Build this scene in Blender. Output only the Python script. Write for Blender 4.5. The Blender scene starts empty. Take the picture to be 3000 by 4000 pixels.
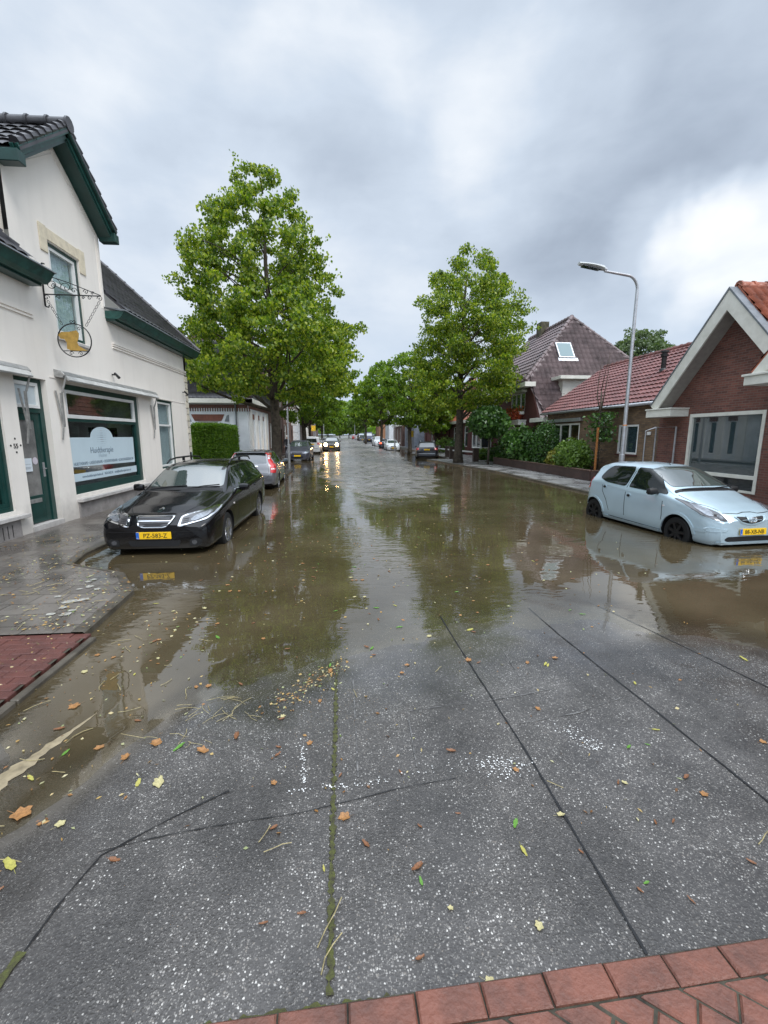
import bpy, bmesh, math, random
import numpy as np
from mathutils import Vector, Matrix, noise
from mathutils.bvhtree import BVHTree
from mathutils.geometry import delaunay_2d_cdt
R = math.radians
rng = np.random.default_rng(7)
random.seed(7)
scene = bpy.context.scene
col = scene.collection

# ---------------------------------------------------------------- camera
FPX, CXP, CYP, CAMH = 1719.0, 1500.0, 2000.0, 1.85
PITCH = math.atan(300 / FPX)
YAW = math.atan(150 * math.cos(PITCH) / FPX)
cam = bpy.data.cameras.new('camera')
cam.sensor_fit = 'VERTICAL'; cam.sensor_height = 36.0
cam.lens = 36.0 * FPX / 4000.0
cam.clip_start = 0.05; cam.clip_end = 6000
camo = bpy.data.objects.new('camera', cam); col.objects.link(camo)
camo.location = (0, 0, CAMH)
camo.rotation_euler = (R(90) - PITCH, 0, -YAW)
scene.camera = camo
_fw = np.array([math.sin(YAW) * math.cos(PITCH), math.cos(YAW) * math.cos(PITCH), -math.sin(PITCH)])
_rt = np.array([math.cos(YAW), -math.sin(YAW), 0.0]); _up = np.cross(_rt, _fw)
def ray(px, py):
    return _fw + _rt * (px - CXP) / FPX - _up * (py - CYP) / FPX
def at(px, py, Y):                       # the point of the street at distance Y seen at a photo position
    r = ray(px, py); return np.array([0, 0, CAMH]) + r * (Y / r[1])

# ---------------------------------------------------------------- world: overcast sky
world = bpy.data.worlds.new('World'); scene.world = world; world.use_nodes = True
SUN_EL, SUN_AZ = R(52), R(140)           # azimuth measured from +Y towards +X
def build_world():
    nt = world.node_tree; N = nt.nodes; L = nt.links
    for n in list(N): N.remove(n)
    out = N.new('ShaderNodeOutputWorld'); bg = N.new('ShaderNodeBackground'); bgs = N.new('ShaderNodeBackground')
    sky = N.new('ShaderNodeTexSky'); sky.sky_type = 'NISHITA'; sky.sun_disc = False
    sky.sun_elevation = SUN_EL; sky.sun_rotation = SUN_AZ
    L.new(sky.outputs[0], bgs.inputs[0]); bgs.inputs[1].default_value = 0.1
    tc = N.new('ShaderNodeTexCoord')
    def math_(op, a, b=None, c=None, clamp=False):
        n = N.new('ShaderNodeMath'); n.operation = op; n.use_clamp = clamp
        for i, v in enumerate((a, b, c)):
            if v is None: continue
            if isinstance(v, (int, float)): n.inputs[i].default_value = v
            else: L.new(v, n.inputs[i])
        return n.outputs[0]
    # soft warp of the direction
    nz = N.new('ShaderNodeTexNoise'); nz.inputs['Scale'].default_value = 2.2; nz.inputs['Detail'].default_value = 5
    nz.inputs['Roughness'].default_value = 0.58
    L.new(tc.outputs['Generated'], nz.inputs['Vector'])
    sub = N.new('ShaderNodeVectorMath'); sub.operation = 'SUBTRACT'; L.new(nz.outputs['Color'], sub.inputs[0]); sub.inputs[1].default_value = (.5, .5, .5)
    sc = N.new('ShaderNodeVectorMath'); sc.operation = 'SCALE'; L.new(sub.outputs[0], sc.inputs[0]); sc.inputs['Scale'].default_value = 0.34
    ad = N.new('ShaderNodeVectorMath'); ad.operation = 'ADD'; L.new(tc.outputs['Generated'], ad.inputs[0]); L.new(sc.outputs[0], ad.inputs[1])
    nm = N.new('ShaderNodeVectorMath'); nm.operation = 'NORMALIZE'; L.new(ad.outputs[0], nm.inputs[0])
    # big cloud noise, stretched towards the horizon
    mp = N.new('ShaderNodeMapping'); mp.inputs['Scale'].default_value = (1, 1, 2.2); L.new(tc.outputs['Generated'], mp.inputs[0])
    n2 = N.new('ShaderNodeTexNoise'); n2.inputs['Scale'].default_value = 2.1; n2.inputs['Detail'].default_value = 10; n2.inputs['Roughness'].default_value = 0.53
    n2.inputs['Distortion'].default_value = 0.25
    L.new(mp.outputs[0], n2.inputs['Vector'])
    n3 = N.new('ShaderNodeTexNoise'); n3.inputs['Scale'].default_value = 5.5; n3.inputs['Detail'].default_value = 8; n3.inputs['Roughness'].default_value = 0.55; n3.inputs['Distortion'].default_value = 0.3; L.new(mp.outputs[0], n3.inputs['Vector'])
    val = math_('MULTIPLY_ADD', n2.outputs[0], 0.60, math_('MULTIPLY_ADD', n3.outputs[0], 0.30, 0.155))
    blobs = [  # photo px, py, inner deg, outer deg, amount
        (1950, 200, 2, 24, -0.07), (2750, 420, 2, 22, -0.12), (2250, 620, 2, 20, -0.04), (2980, 760, 0, 12, -0.12), (2500, 860, 0, 14, -0.08),
        (2050, 480, 1, 11, 0.17), (1800, 640, 1, 10, 0.08), (2920, 990, 2, 8, 0.48), (2620, 930, 0, 6, 0.20),
        (480, 760, 2, 13, 0.12), (60, 160, 2, 16, 0.05), (300, 400, 2, 22, -0.07), (1150, 120, 2, 16, -0.04), (1330, 300, 1, 9, 0.18), (780, 470, 1, 13, 0.10),
        (620, 240, 1, 11, -0.06), (1230, 520, 1, 9, -0.12), (700, 700, 0, 8, -0.12), (1400, 750, 2, 10, -0.05), (2050, 900, 2, 12, -0.08)]
    for px, py, a, b, amt in blobs:
        d = ray(px, py); d = d / np.linalg.norm(d)
        dp = N.new('ShaderNodeVectorMath'); dp.operation = 'DOT_PRODUCT'; L.new(nm.outputs[0], dp.inputs[0]); dp.inputs[1].default_value = tuple(d)
        mr = N.new('ShaderNodeMapRange'); mr.interpolation_type = 'SMOOTHSTEP'
        mr.inputs['From Min'].default_value = math.cos(R(b)); mr.inputs['From Max'].default_value = math.cos(R(a))
        L.new(dp.outputs['Value'], mr.inputs['Value'])
        val = math_('MULTIPLY_ADD', mr.outputs[0], amt, val)
    rp = N.new('ShaderNodeValToRGB'); e = rp.color_ramp.elements
    e[0].position = 0.05; e[0].color = (.225, .27, .345, 1)
    e[1].position = 1.0; e[1].color = (.98, .99, 1.0, 1)
    m = e.new(0.32); m.color = (.39, .455, .55, 1)
    m = e.new(0.56); m.color = (.545, .62, .72, 1)
    m = e.new(0.78); m.color = (.76, .80, .85, 1)
    L.new(val, rp.inputs[0])
    # the low sky is a clearer, bluer layer
    sep = N.new('ShaderNodeSeparateXYZ'); L.new(tc.outputs['Generated'], sep.inputs[0])
    hz = N.new('ShaderNodeMapRange'); hz.interpolation_type = 'SMOOTHSTEP'
    hz.inputs['From Min'].default_value = 0.34; hz.inputs['From Max'].default_value = 0.0
    L.new(sep.outputs['Z'], hz.inputs['Value'])
    mx = N.new('ShaderNodeMix'); mx.data_type = 'RGBA'
    L.new(math_('MULTIPLY', hz.outputs[0], 0.72), mx.inputs[0]); L.new(rp.outputs[0], mx.inputs[6]); mx.inputs[7].default_value = (.50, .60, .73, 1)
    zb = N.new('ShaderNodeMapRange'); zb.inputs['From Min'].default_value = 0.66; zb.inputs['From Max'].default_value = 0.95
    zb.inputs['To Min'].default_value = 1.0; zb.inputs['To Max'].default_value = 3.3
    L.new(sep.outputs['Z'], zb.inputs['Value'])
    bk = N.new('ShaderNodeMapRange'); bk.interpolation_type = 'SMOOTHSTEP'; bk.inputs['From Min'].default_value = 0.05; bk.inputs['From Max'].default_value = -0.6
    bk.inputs['To Min'].default_value = 1.0; bk.inputs['To Max'].default_value = 1.5; L.new(sep.outputs['Y'], bk.inputs['Value'])   # unseen sky behind the camera brightened, added to light camera-facing surfaces
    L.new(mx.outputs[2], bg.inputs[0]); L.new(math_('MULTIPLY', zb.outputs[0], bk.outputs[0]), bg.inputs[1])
    ms = N.new('ShaderNodeMixShader'); ms.inputs[0].default_value = 0.96
    L.new(bgs.outputs[0], ms.inputs[1]); L.new(bg.outputs[0], ms.inputs[2]); L.new(ms.outputs[0], out.inputs[0])
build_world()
sun = bpy.data.lights.new('sun', 'SUN'); sun.energy = 1.5; sun.angle = R(25); sun.color = (1, .97, .93)
suno = bpy.data.objects.new('sun', sun); col.objects.link(suno)
sd = Vector((math.sin(SUN_AZ) * math.cos(SUN_EL), math.cos(SUN_AZ) * math.cos(SUN_EL), math.sin(SUN_EL)))
suno.rotation_euler = sd.to_track_quat('Z', 'Y').to_euler(); suno.location = (0, -5, 30)
vs = scene.view_settings; vs.view_transform = 'Standard'; vs.look = 'None'; vs.exposure = 0.3; vs.gamma = 1
scene.cycles.use_denoising = True
scene.cycles.max_bounces = 8; scene.cycles.sample_clamp_indirect = 6
scene.cycles.transparent_max_bounces = 16

# ---------------------------------------------------------------- object helpers
ORG = {}
def tag(o, label=None, cat=None, group=None, kind=None):
    if label: o['label'] = label
    if cat: o['category'] = cat
    if group: o['group'] = group
    if kind: o['kind'] = kind
    return o
def thing(name, label, cat, base=(0, 0, 0), group=None):
    o = bpy.data.objects.new(name, None); col.objects.link(o); o.empty_display_size = .2
    o.location = base; ORG[o.name] = Vector(base)
    return tag(o, label, cat, group)
def link(name, me, parent=None, base=None):
    o = bpy.data.objects.new(name, me); col.objects.link(o)
    if parent is not None:
        o.parent = parent; ORG[o.name] = ORG[parent.name].copy()
        if ORG[o.name].length > 0: me.transform(Matrix.Translation(-ORG[o.name]))
    elif base is not None:
        ORG[o.name] = Vector(base); o.location = base; me.transform(Matrix.Translation(-Vector(base)))
    else: ORG[o.name] = Vector((0, 0, 0))
    return o
def box_uv(me):
    n = len(me.polygons)
    if n == 0: return
    uv = me.uv_layers.new(name='UVMap')
    co = np.empty(len(me.vertices) * 3, 'f'); me.vertices.foreach_get('co', co); co = co.reshape(-1, 3)
    li = np.empty(len(me.loops), 'i'); me.loops.foreach_get('vertex_index', li)
    tot = np.empty(n, 'i'); me.polygons.foreach_get('loop_total', tot)
    nor = np.empty(n * 3, 'f'); me.polygons.foreach_get('normal', nor); nor = np.abs(nor.reshape(-1, 3))
    ln = np.repeat(nor, tot, axis=0); P = co[li]
    w = np.where(ln[:, 2] > .75, 0, np.where(ln[:, 0] >= ln[:, 1], 1, 2))
    U = np.where(w == 0, P[:, 0], np.where(w == 1, P[:, 1], P[:, 0])); V = np.where(w == 0, P[:, 1], P[:, 2])
    uv.data.foreach_set('uv', np.stack([U, V], 1).ravel())
def copy_tree(o, parent=None):
    c = o.copy(); col.objects.link(c); c.parent = parent
    ORG[c.name] = ORG.get(o.name, Vector((0, 0, 0))).copy()
    for ch in list(o.children): copy_tree(ch, c)
    return c
def np_mesh(name, V, F):                 # V (n,3), F (m,k) arrays
    me = bpy.data.meshes.new(name); V = np.ascontiguousarray(V, 'f'); F = np.ascontiguousarray(F, 'i'); m, k = F.shape
    me.vertices.add(len(V)); me.vertices.foreach_set('co', V.ravel())
    me.loops.add(m * k); me.loops.foreach_set('vertex_index', F.ravel())
    me.polygons.add(m); me.polygons.foreach_set('loop_start', np.arange(m, dtype='i') * k)
    try: me.polygons.foreach_set('loop_total', np.full(m, k, 'i'))
    except Exception: pass
    me.update(calc_edges=True); me.validate(); return me

class MB:
    def __init__(s): s.v = []; s.f = []; s.m = []; s.mi = 0
    def add(s, vs, fs):
        b = len(s.v); s.v += [tuple(map(float, p)) for p in vs]
        for f in fs: s.f.append([b + i for i in f]); s.m.append(s.mi)
        return s
    def box(s, x0, x1, y0, y1, z0, z1):
        if x0 > x1: x0, x1 = x1, x0
        if y0 > y1: y0, y1 = y1, y0
        if z0 > z1: z0, z1 = z1, z0
        v = [(x, y, z) for z in (z0, z1) for y in (y0, y1) for x in (x0, x1)]
        return s.add(v, [(0, 2, 3, 1), (4, 5, 7, 6), (0, 1, 5, 4), (2, 6, 7, 3), (0, 4, 6, 2), (1, 3, 7, 5)])
    def obox(s, c, ax, ay, az, hx, hy, hz):          # oriented box
        c = Vector(c); ax = Vector(ax).normalized() * hx; ay = Vector(ay).normalized() * hy; az = Vector(az).normalized() * hz
        v = [c + ax * i + ay * j + az * k for k in (-1, 1) for j in (-1, 1) for i in (-1, 1)]
        return s.add(v, [(0, 2, 3, 1), (4, 5, 7, 6), (0, 1, 5, 4), (2, 6, 7, 3), (0, 4, 6, 2), (1, 3, 7, 5)])
    def beam(s, a, b, w, h, up=(0, 0, 1)):
        a = Vector(a); b = Vector(b); d = b - a; u = Vector(up); sd = d.cross(u)
        if sd.length < 1e-6: sd = d.cross(Vector((1, 0, 0)))
        u2 = sd.cross(d); return s.obox((a + b) / 2, d, sd, u2, d.length / 2, w / 2, h / 2)
    def prism(s, pts, off):                          # planar polygon pts extruded by off
        n = len(pts); o = Vector(off); v = [Vector(p) for p in pts]; v += [p + o for p in v]
        return s.add(v, [tuple(range(n))[::-1], tuple(range(n, 2 * n))] + [(i, (i + 1) % n, n + (i + 1) % n, n + i) for i in range(n)])
    def poly(s, pts): return s.add(pts, [tuple(range(len(pts)))])
    def tube(s, path, r, n=8, cap=True):
        P = [Vector(p) for p in path]; k = len(P); rr = r if hasattr(r, '__len__') else [r] * k
        b = len(s.v); prev = None
        for i, p in enumerate(P):
            t = (P[min(i + 1, k - 1)] - P[max(i - 1, 0)])
            t = t.normalized() if t.length > 1e-9 else Vector((0, 0, 1))
            if prev is None:
                a = Vector((1, 0, 0)) if abs(t.x) < .8 else Vector((0, 1, 0)); u = t.cross(a).normalized()
            else:
                u = prev - t * prev.dot(t); u = u.normalized() if u.length > 1e-6 else t.cross(Vector((1, 0, 0))).normalized()
            prev = u; w = t.cross(u)
            for j in range(n):
                an = 2 * math.pi * j / n; q = p + (u * math.cos(an) + w * math.sin(an)) * rr[i]; s.v.append(tuple(q))
        for i in range(k - 1):
            for j in range(n):
                s.f.append([b + i * n + j, b + i * n + (j + 1) % n, b + (i + 1) * n + (j + 1) % n, b + (i + 1) * n + j]); s.m.append(s.mi)
        if cap:
            s.f.append([b + j for j in range(n)][::-1]); s.m.append(s.mi)
            s.f.append([b + (k - 1) * n + j for j in range(n)]); s.m.append(s.mi)
        return s
    def lathe(s, prof, c, axis=(0, 0, 1), n=24):     # prof: (radius, height along the axis)
        a = Vector(axis).normalized(); t = Vector((1, 0, 0)) if abs(a.x) < .8 else Vector((0, 1, 0)); u = a.cross(t).normalized(); w = a.cross(u); c = Vector(c)
        b = len(s.v)
        for r, h in prof:
            for j in range(n):
                an = 2 * math.pi * j / n; s.v.append(tuple(c + a * h + (u * math.cos(an) + w * math.sin(an)) * max(r, 1e-4)))
        for i in range(len(prof) - 1):
            for j in range(n):
                s.f.append([b + i * n + j, b + i * n + (j + 1) % n, b + (i + 1) * n + (j + 1) % n, b + (i + 1) * n + j]); s.m.append(s.mi)
        return s
    def build(s, name, mats, parent=None, base=None, smooth=False, bevel=0):
        me = bpy.data.meshes.new(name); me.from_pydata(s.v, [], s.f)
        ms = mats if isinstance(mats, (list, tuple)) else [mats]
        for m in ms: me.materials.append(m)
        if len(ms) > 1: me.polygons.foreach_set('material_index', s.m)
        bm = bmesh.new(); bm.from_mesh(me); bmesh.ops.recalc_face_normals(bm, faces=bm.faces)
        if bevel > 0:
            bmesh.ops.bevel(bm, geom=[e for e in bm.edges], offset=bevel, segments=1, affect='EDGES', clamp_overlap=True)
        bm.to_mesh(me); bm.free(); me.update()
        box_uv(me)
        if smooth: me.polygons.foreach_set('use_smooth', [True] * len(me.polygons))
        if smooth == 'auto':
            try: me.set_sharp_from_angle(angle=R(38))
            except Exception: pass
        return link(name, me, parent, base)

# ---------------------------------------------------------------- materials
def new_mat(name):
    m = bpy.data.materials.new(name); m.use_nodes = True
    return m, m.node_tree.nodes, m.node_tree.links, m.node_tree.nodes['Principled BSDF']
def setp(p, k, v):
    if k in p.inputs: p.inputs[k].default_value = v
def mat(name, c, rough=.6, metal=0, var=.12, vscale=3.0, bump=0, bscale=40, ior=1.45, coat=0, emit=0, dirt=None, spec=None):
    m, N, L, p = new_mat(name); setp(p, 'Roughness', rough); setp(p, 'Metallic', metal); setp(p, 'IOR', ior); setp(p, 'Coat Weight', coat); setp(p, 'Coat Roughness', .03)
    if spec is not None: setp(p, 'Specular IOR Level', spec)
    c4 = (*c, 1)
    if var > 0:
        tc = N.new('ShaderNodeTexCoord'); nz = N.new('ShaderNodeTexNoise'); nz.inputs['Scale'].default_value = vscale; nz.inputs['Detail'].default_value = 6; nz.inputs['Roughness'].default_value = .65
        L.new(tc.outputs['Object'], nz.inputs['Vector'])
        rp = N.new('ShaderNodeValToRGB'); e = rp.color_ramp.elements
        d = dirt or tuple(x * (1 - 2 * var) for x in c)
        e[0].position = .3; e[0].color = (*d, 1); e[1].position = .62; e[1].color = (*[min(1, x * (1 + var * .5)) for x in c], 1)
        L.new(nz.outputs[0], rp.inputs[0]); L.new(rp.outputs[0], p.inputs['Base Color'])
    else: p.inputs['Base Color'].default_value = c4
    if bump > 0:
        tc = N.new('ShaderNodeTexCoord'); nb = N.new('ShaderNodeTexNoise'); nb.inputs['Scale'].default_value = bscale; nb.inputs['Detail'].default_value = 4
        L.new(tc.outputs['Object'], nb.inputs['Vector']); b = N.new('ShaderNodeBump'); b.inputs['Strength'].default_value = bump; b.inputs['Distance'].default_value = .01
        L.new(nb.outputs[0], b.inputs['Height']); L.new(b.outputs[0], p.inputs['Normal'])
    if emit: p.inputs['Emission Color'].default_value = c4; p.inputs['Emission Strength'].default_value = emit
    return m
def brick_mat(name, c1, c2, mortar, w=.21, h=.066, ms=.016, rough=.75, offset=.5, bump=.35, var=.35, wet=False):
    m, N, L, p = new_mat(name)
    uv = N.new('ShaderNodeUVMap'); bt = N.new('ShaderNodeTexBrick')
    bt.inputs['Scale'].default_value = 1; bt.inputs['Brick Width'].default_value = w; bt.inputs['Row Height'].default_value = h
    bt.inputs['Mortar Size'].default_value = ms * .5; bt.inputs['Mortar Smooth'].default_value = .2; bt.inputs['Bias'].default_value = 0
    bt.offset = offset; bt.inputs['Color1'].default_value = (*c1, 1); bt.inputs['Color2'].default_value = (*c2, 1); bt.inputs['Mortar'].default_value = (*mortar, 1)
    L.new(uv.outputs[0], bt.inputs['Vector'])
    nz = N.new('ShaderNodeTexNoise'); nz.inputs['Scale'].default_value = 1.3; nz.inputs['Detail'].default_value = 8; L.new(uv.outputs[0], nz.inputs['Vector'])
    mr = N.new('ShaderNodeMapRange'); mr.inputs['From Min'].default_value = .25; mr.inputs['From Max'].default_value = .75; mr.inputs['To Min'].default_value = 1 - var; mr.inputs['To Max'].default_value = 1 + var * .5
    L.new(nz.outputs[0], mr.inputs['Value'])
    mx = N.new('ShaderNodeVectorMath'); mx.operation = 'SCALE'; L.new(bt.outputs['Color'], mx.inputs[0]); L.new(mr.outputs[0], mx.inputs['Scale'])
    L.new(mx.outputs[0], p.inputs['Base Color'])
    p.inputs['Roughness'].default_value = rough
    if wet:
        mr2 = N.new('ShaderNodeMapRange'); mr2.inputs['From Min'].default_value = .35; mr2.inputs['From Max'].default_value = .6; mr2.inputs['To Min'].default_value = .12; mr2.inputs['To Max'].default_value = rough
        L.new(nz.outputs[0], mr2.inputs['Value']); L.new(mr2.outputs[0], p.inputs['Roughness'])
    b = N.new('ShaderNodeBump'); b.inputs['Strength'].default_value = bump; b.inputs['Distance'].default_value = .008; b.invert = True
    L.new(bt.outputs['Fac'], b.inputs['Height']); L.new(b.outputs[0], p.inputs['Normal'])
    return m
def glass_mat(name, tint=(.02, .025, .03), refl=1.0, ior=1.55, through=.0):
    m, N, L, p = new_mat(name); p.inputs['Base Color'].default_value = (*tint, 1); p.inputs['Roughness'].default_value = .02; p.inputs['IOR'].default_value = ior
    setp(p, 'Coat Weight', .4 * refl); setp(p, 'Coat Roughness', .01)
    if through > 0:
        out = N['Material Output']; tr = N.new('ShaderNodeBsdfTransparent'); gl = N.new('ShaderNodeBsdfGlossy'); gl.inputs['Roughness'].default_value = .015
        lw = N.new('ShaderNodeLayerWeight'); lw.inputs[0].default_value = .5; pw = N.new('ShaderNodeMath'); pw.operation = 'POWER'; L.new(lw.outputs['Facing'], pw.inputs[0]); pw.inputs[1].default_value = 4.5
        f0 = ((ior - 1) / (ior + 1)) ** 2; ma = N.new('ShaderNodeMath'); ma.operation = 'MULTIPLY_ADD'; ma.use_clamp = True; L.new(pw.outputs[0], ma.inputs[0]); ma.inputs[1].default_value = 1 - f0; ma.inputs[2].default_value = f0
        m1 = N.new('ShaderNodeMixShader'); m1.inputs[0].default_value = 1 - through; L.new(tr.outputs[0], m1.inputs[1]); L.new(p.outputs[0], m1.inputs[2])
        m2 = N.new('ShaderNodeMixShader'); L.new(ma.outputs[0], m2.inputs[0]); L.new(m1.outputs[0], m2.inputs[1]); L.new(gl.outputs[0], m2.inputs[2]); L.new(m2.outputs[0], out.inputs[0])
        tr.inputs[0].default_value = (.85, .9, .9, 1)
    return m
def paint_mat(name, c, metal=.0, flake=0, rough=.28, coat=1.0):
    m, N, L, p = new_mat(name); p.inputs['Roughness'].default_value = rough; p.inputs['Metallic'].default_value = metal; setp(p, 'Specular IOR Level', .15 if metal == 0 else .5)
    setp(p, 'Coat Weight', coat); setp(p, 'Coat Roughness', .03); setp(p, 'Coat IOR', 1.5)
    tc = N.new('ShaderNodeTexCoord'); nz = N.new('ShaderNodeTexNoise'); nz.inputs['Scale'].default_value = 2.2; nz.inputs['Detail'].default_value = 5; L.new(tc.outputs['Object'], nz.inputs['Vector'])
    mr = N.new('ShaderNodeMapRange'); mr.inputs['To Min'].default_value = .86; mr.inputs['To Max'].default_value = 1.1; L.new(nz.outputs[0], mr.inputs['Value'])
    sep = N.new('ShaderNodeSeparateXYZ'); L.new(tc.outputs['Object'], sep.inputs[0])        # road spray on the lowest panels
    md = N.new('ShaderNodeMapRange'); md.inputs['From Min'].default_value = .42; md.inputs['From Max'].default_value = .12; md.inputs['To Max'].default_value = .5; L.new(sep.outputs['Z'], md.inputs['Value'])
    sc = N.new('ShaderNodeVectorMath'); sc.operation = 'SCALE'; sc.inputs[0].default_value = c; L.new(mr.outputs[0], sc.inputs['Scale'])
    mx = N.new('ShaderNodeMix'); mx.data_type = 'RGBA'; L.new(md.outputs[0], mx.inputs[0]); L.new(sc.outputs[0], mx.inputs[6]); mx.inputs[7].default_value = (.07, .06, .045, 1)
    L.new(mx.outputs[2], p.inputs['Base Color'])
    wv = N.new('ShaderNodeTexNoise'); wv.inputs['Scale'].default_value = 1.6; wv.inputs['Detail'].default_value = 1; L.new(tc.outputs['Object'], wv.inputs['Vector'])
    dr = N.new('ShaderNodeTexVoronoi'); dr.inputs['Scale'].default_value = 65; L.new(tc.outputs['Object'], dr.inputs['Vector'])   # rain drops
    dm = N.new('ShaderNodeMapRange'); dm.inputs['From Min'].default_value = .32; dm.inputs['From Max'].default_value = .12; L.new(dr.outputs['Distance'], dm.inputs['Value'])
    b = N.new('ShaderNodeBump'); b.inputs['Strength'].default_value = .12; b.inputs['Distance'].default_value = .002; L.new(dm.outputs[0], b.inputs['Height'])
    b2 = N.new('ShaderNodeBump'); b2.inputs['Strength'].default_value = .25; b2.inputs['Distance'].default_value = .02; L.new(wv.outputs[0], b2.inputs['Height']); L.new(b.outputs[0], b2.inputs['Normal'])
    L.new(b2.outputs[0], p.inputs['Normal'])
    if 'Coat Normal' in p.inputs: L.new(b2.outputs[0], p.inputs['Coat Normal'])
    return m
def leaf_mat(name, cols, trans=.25, rough=.42):
    m, N, L, p = new_mat(name)
    g = N.new('ShaderNodeNewGeometry'); rp = N.new('ShaderNodeValToRGB'); e = rp.color_ramp.elements
    e[0].position = 0; e[0].color = (*cols[0], 1); e[1].position = 1; e[1].color = (*cols[-1], 1)
    for i, c in enumerate(cols[1:-1]): k = e.new((i + 1) / (len(cols) - 1)); k.color = (*c, 1)
    L.new(g.outputs['Random Per Island'], rp.inputs[0]); L.new(rp.outputs[0], p.inputs['Base Color'])
    p.inputs['Roughness'].default_value = rough
    tr = N.new('ShaderNodeBsdfTranslucent'); sc = N.new('ShaderNodeVectorMath'); sc.operation = 'MULTIPLY'; L.new(rp.outputs[0], sc.inputs[0]); sc.inputs[1].default_value = (1.6, 1.7, .7)
    L.new(sc.outputs[0], tr.inputs[0]); ms = N.new('ShaderNodeMixShader'); ms.inputs[0].default_value = trans
    L.new(p.outputs[0], ms.inputs[1]); L.new(tr.outputs[0], ms.inputs[2]); L.new(ms.outputs[0], N['Material Output'].inputs[0])
    return m

M = {}
M['white_wall'] = mat('white_render', (.85, .80, .735), .75, var=.03, vscale=.7, bump=.12, bscale=60, dirt=(.80, .75, .685))
def add_weather(m, streak=.05, splash=.28):
    N, L = m.node_tree.nodes, m.node_tree.links; p = N['Principled BSDF']; src = p.inputs['Base Color'].links[0].from_socket
    tc = N.new('ShaderNodeTexCoord'); mp = N.new('ShaderNodeMapping'); mp.inputs['Scale'].default_value = (5, 5, .35); L.new(tc.outputs['Object'], mp.inputs[0])
    nz = N.new('ShaderNodeTexNoise'); nz.inputs['Scale'].default_value = 1.0; nz.inputs['Detail'].default_value = 6; L.new(mp.outputs[0], nz.inputs['Vector'])
    a = N.new('ShaderNodeMapRange'); a.inputs['From Min'].default_value = .52; a.inputs['From Max'].default_value = .72; a.inputs['To Min'].default_value = 1; a.inputs['To Max'].default_value = 1 - streak; L.new(nz.outputs[0], a.inputs['Value'])
    sp = N.new('ShaderNodeSeparateXYZ'); L.new(tc.outputs['Object'], sp.inputs[0]); n2 = N.new('ShaderNodeTexNoise'); n2.inputs['Scale'].default_value = 6; n2.inputs['Detail'].default_value = 5; L.new(tc.outputs['Object'], n2.inputs['Vector'])
    h = N.new('ShaderNodeMath'); h.operation = 'MULTIPLY_ADD'; L.new(n2.outputs[0], h.inputs[0]); h.inputs[1].default_value = -.6; L.new(sp.outputs['Z'], h.inputs[2])
    b = N.new('ShaderNodeMapRange'); b.inputs['From Min'].default_value = -.25; b.inputs['From Max'].default_value = .25; b.inputs['To Min'].default_value = 1 - splash; b.inputs['To Max'].default_value = 1; L.new(h.outputs[0], b.inputs['Value'])
    mu = N.new('ShaderNodeMath'); mu.operation = 'MULTIPLY'; L.new(a.outputs[0], mu.inputs[0]); L.new(b.outputs[0], mu.inputs[1]); s_ = N.new('ShaderNodeVectorMath'); s_.operation = 'SCALE'; L.new(src, s_.inputs[0]); L.new(mu.outputs[0], s_.inputs['Scale']); L.new(s_.outputs[0], p.inputs['Base Color'])
add_weather(M['white_wall'])
M['white_wall2'] = mat('white_painted_brick', (.70, .73, .76), .7, var=.08, vscale=1.5, bump=.25, bscale=30)
M['grey_plinth'] = mat('grey_plinth', (.30, .28, .27), .8, var=.2, bump=.3)
M['green'] = mat('dark_green_paint', (.012, .052, .045), .3, var=.15, vscale=4)
M['green_fascia'] = mat('weathered_green_paint', (.020, .085, .072), .4, var=.28, vscale=5)
M['white_paint'] = mat('white_paint', (.78, .78, .76), .35, var=.05)
M['cream_paint'] = mat('cream_paint', (.74, .73, .66), .45, var=.04, vscale=3, dirt=(.62, .61, .54))
M['stone'] = mat('cream_stone', (.70, .62, .47), .7, var=.1, vscale=8, bump=.2)
M['sill_stone'] = mat('grey_sill_stone', (.50, .48, .46), .65, var=.12, vscale=6)
M['lead'] = mat('grey_lead', (.18, .20, .22), .4, var=.2)
M['alu'] = mat('weathered_aluminium', (.42, .42, .41), .4, metal=.5, var=.2, vscale=9)
M['galv'] = mat('galvanised_steel', (.50, .51, .53), .38, metal=.7, var=.12, vscale=9)
M['iron'] = mat('black_iron', (.012, .012, .013), .4, var=.2)
M['gold'] = mat('gold_paint', (.50, .31, .075), .45, metal=.15, var=.15, vscale=10)
M['glass'] = glass_mat('window_glass', (.012, .014, .016), ior=1.5, through=.96)
M['glass_dark'] = glass_mat('dark_window_glass', (.015, .02, .024), ior=1.55)
M['glass_mirror'] = glass_mat('reflective_window_glass', (.03, .05, .06), ior=1.9)
M['car_glass'] = glass_mat('car_glass', (.006, .009, .009), ior=1.5, refl=.15)
M['car_glass_front'] = glass_mat('car_windscreen_glass', (.05, .065, .06), ior=2.7)
M['curtain'] = mat('net_curtain', (.72, .78, .80), .9, var=.15, vscale=14)
M['blind'] = mat('white_blind', (.62, .66, .68), .8, var=.04)
M['interior'] = mat('room_interior', (.17, .16, .15), .9, var=.2)
M['frost'] = mat('frosted_film', (.52, .58, .60), .6, var=.04)
M['tile_dark'] = mat('dark_roof_tile', (.060, .058, .064), .38, var=.3, vscale=1.7)
M['tile_brown'] = mat('brown_roof_tile', (.17, .125, .125), .42, var=.3, vscale=1.4)
M['tile_red'] = mat('glazed_red_roof_tile', (.215, .090, .082), .38, var=.25, vscale=1.8)
M['tile_orange'] = mat('orange_roof_tile', (.36, .115, .065), .42, var=.3, vscale=2.5)
M['brick_red'] = brick_mat('red_brown_brick', (.215, .080, .056), (.12, .046, .036), (.17, .12, .10))
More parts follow.
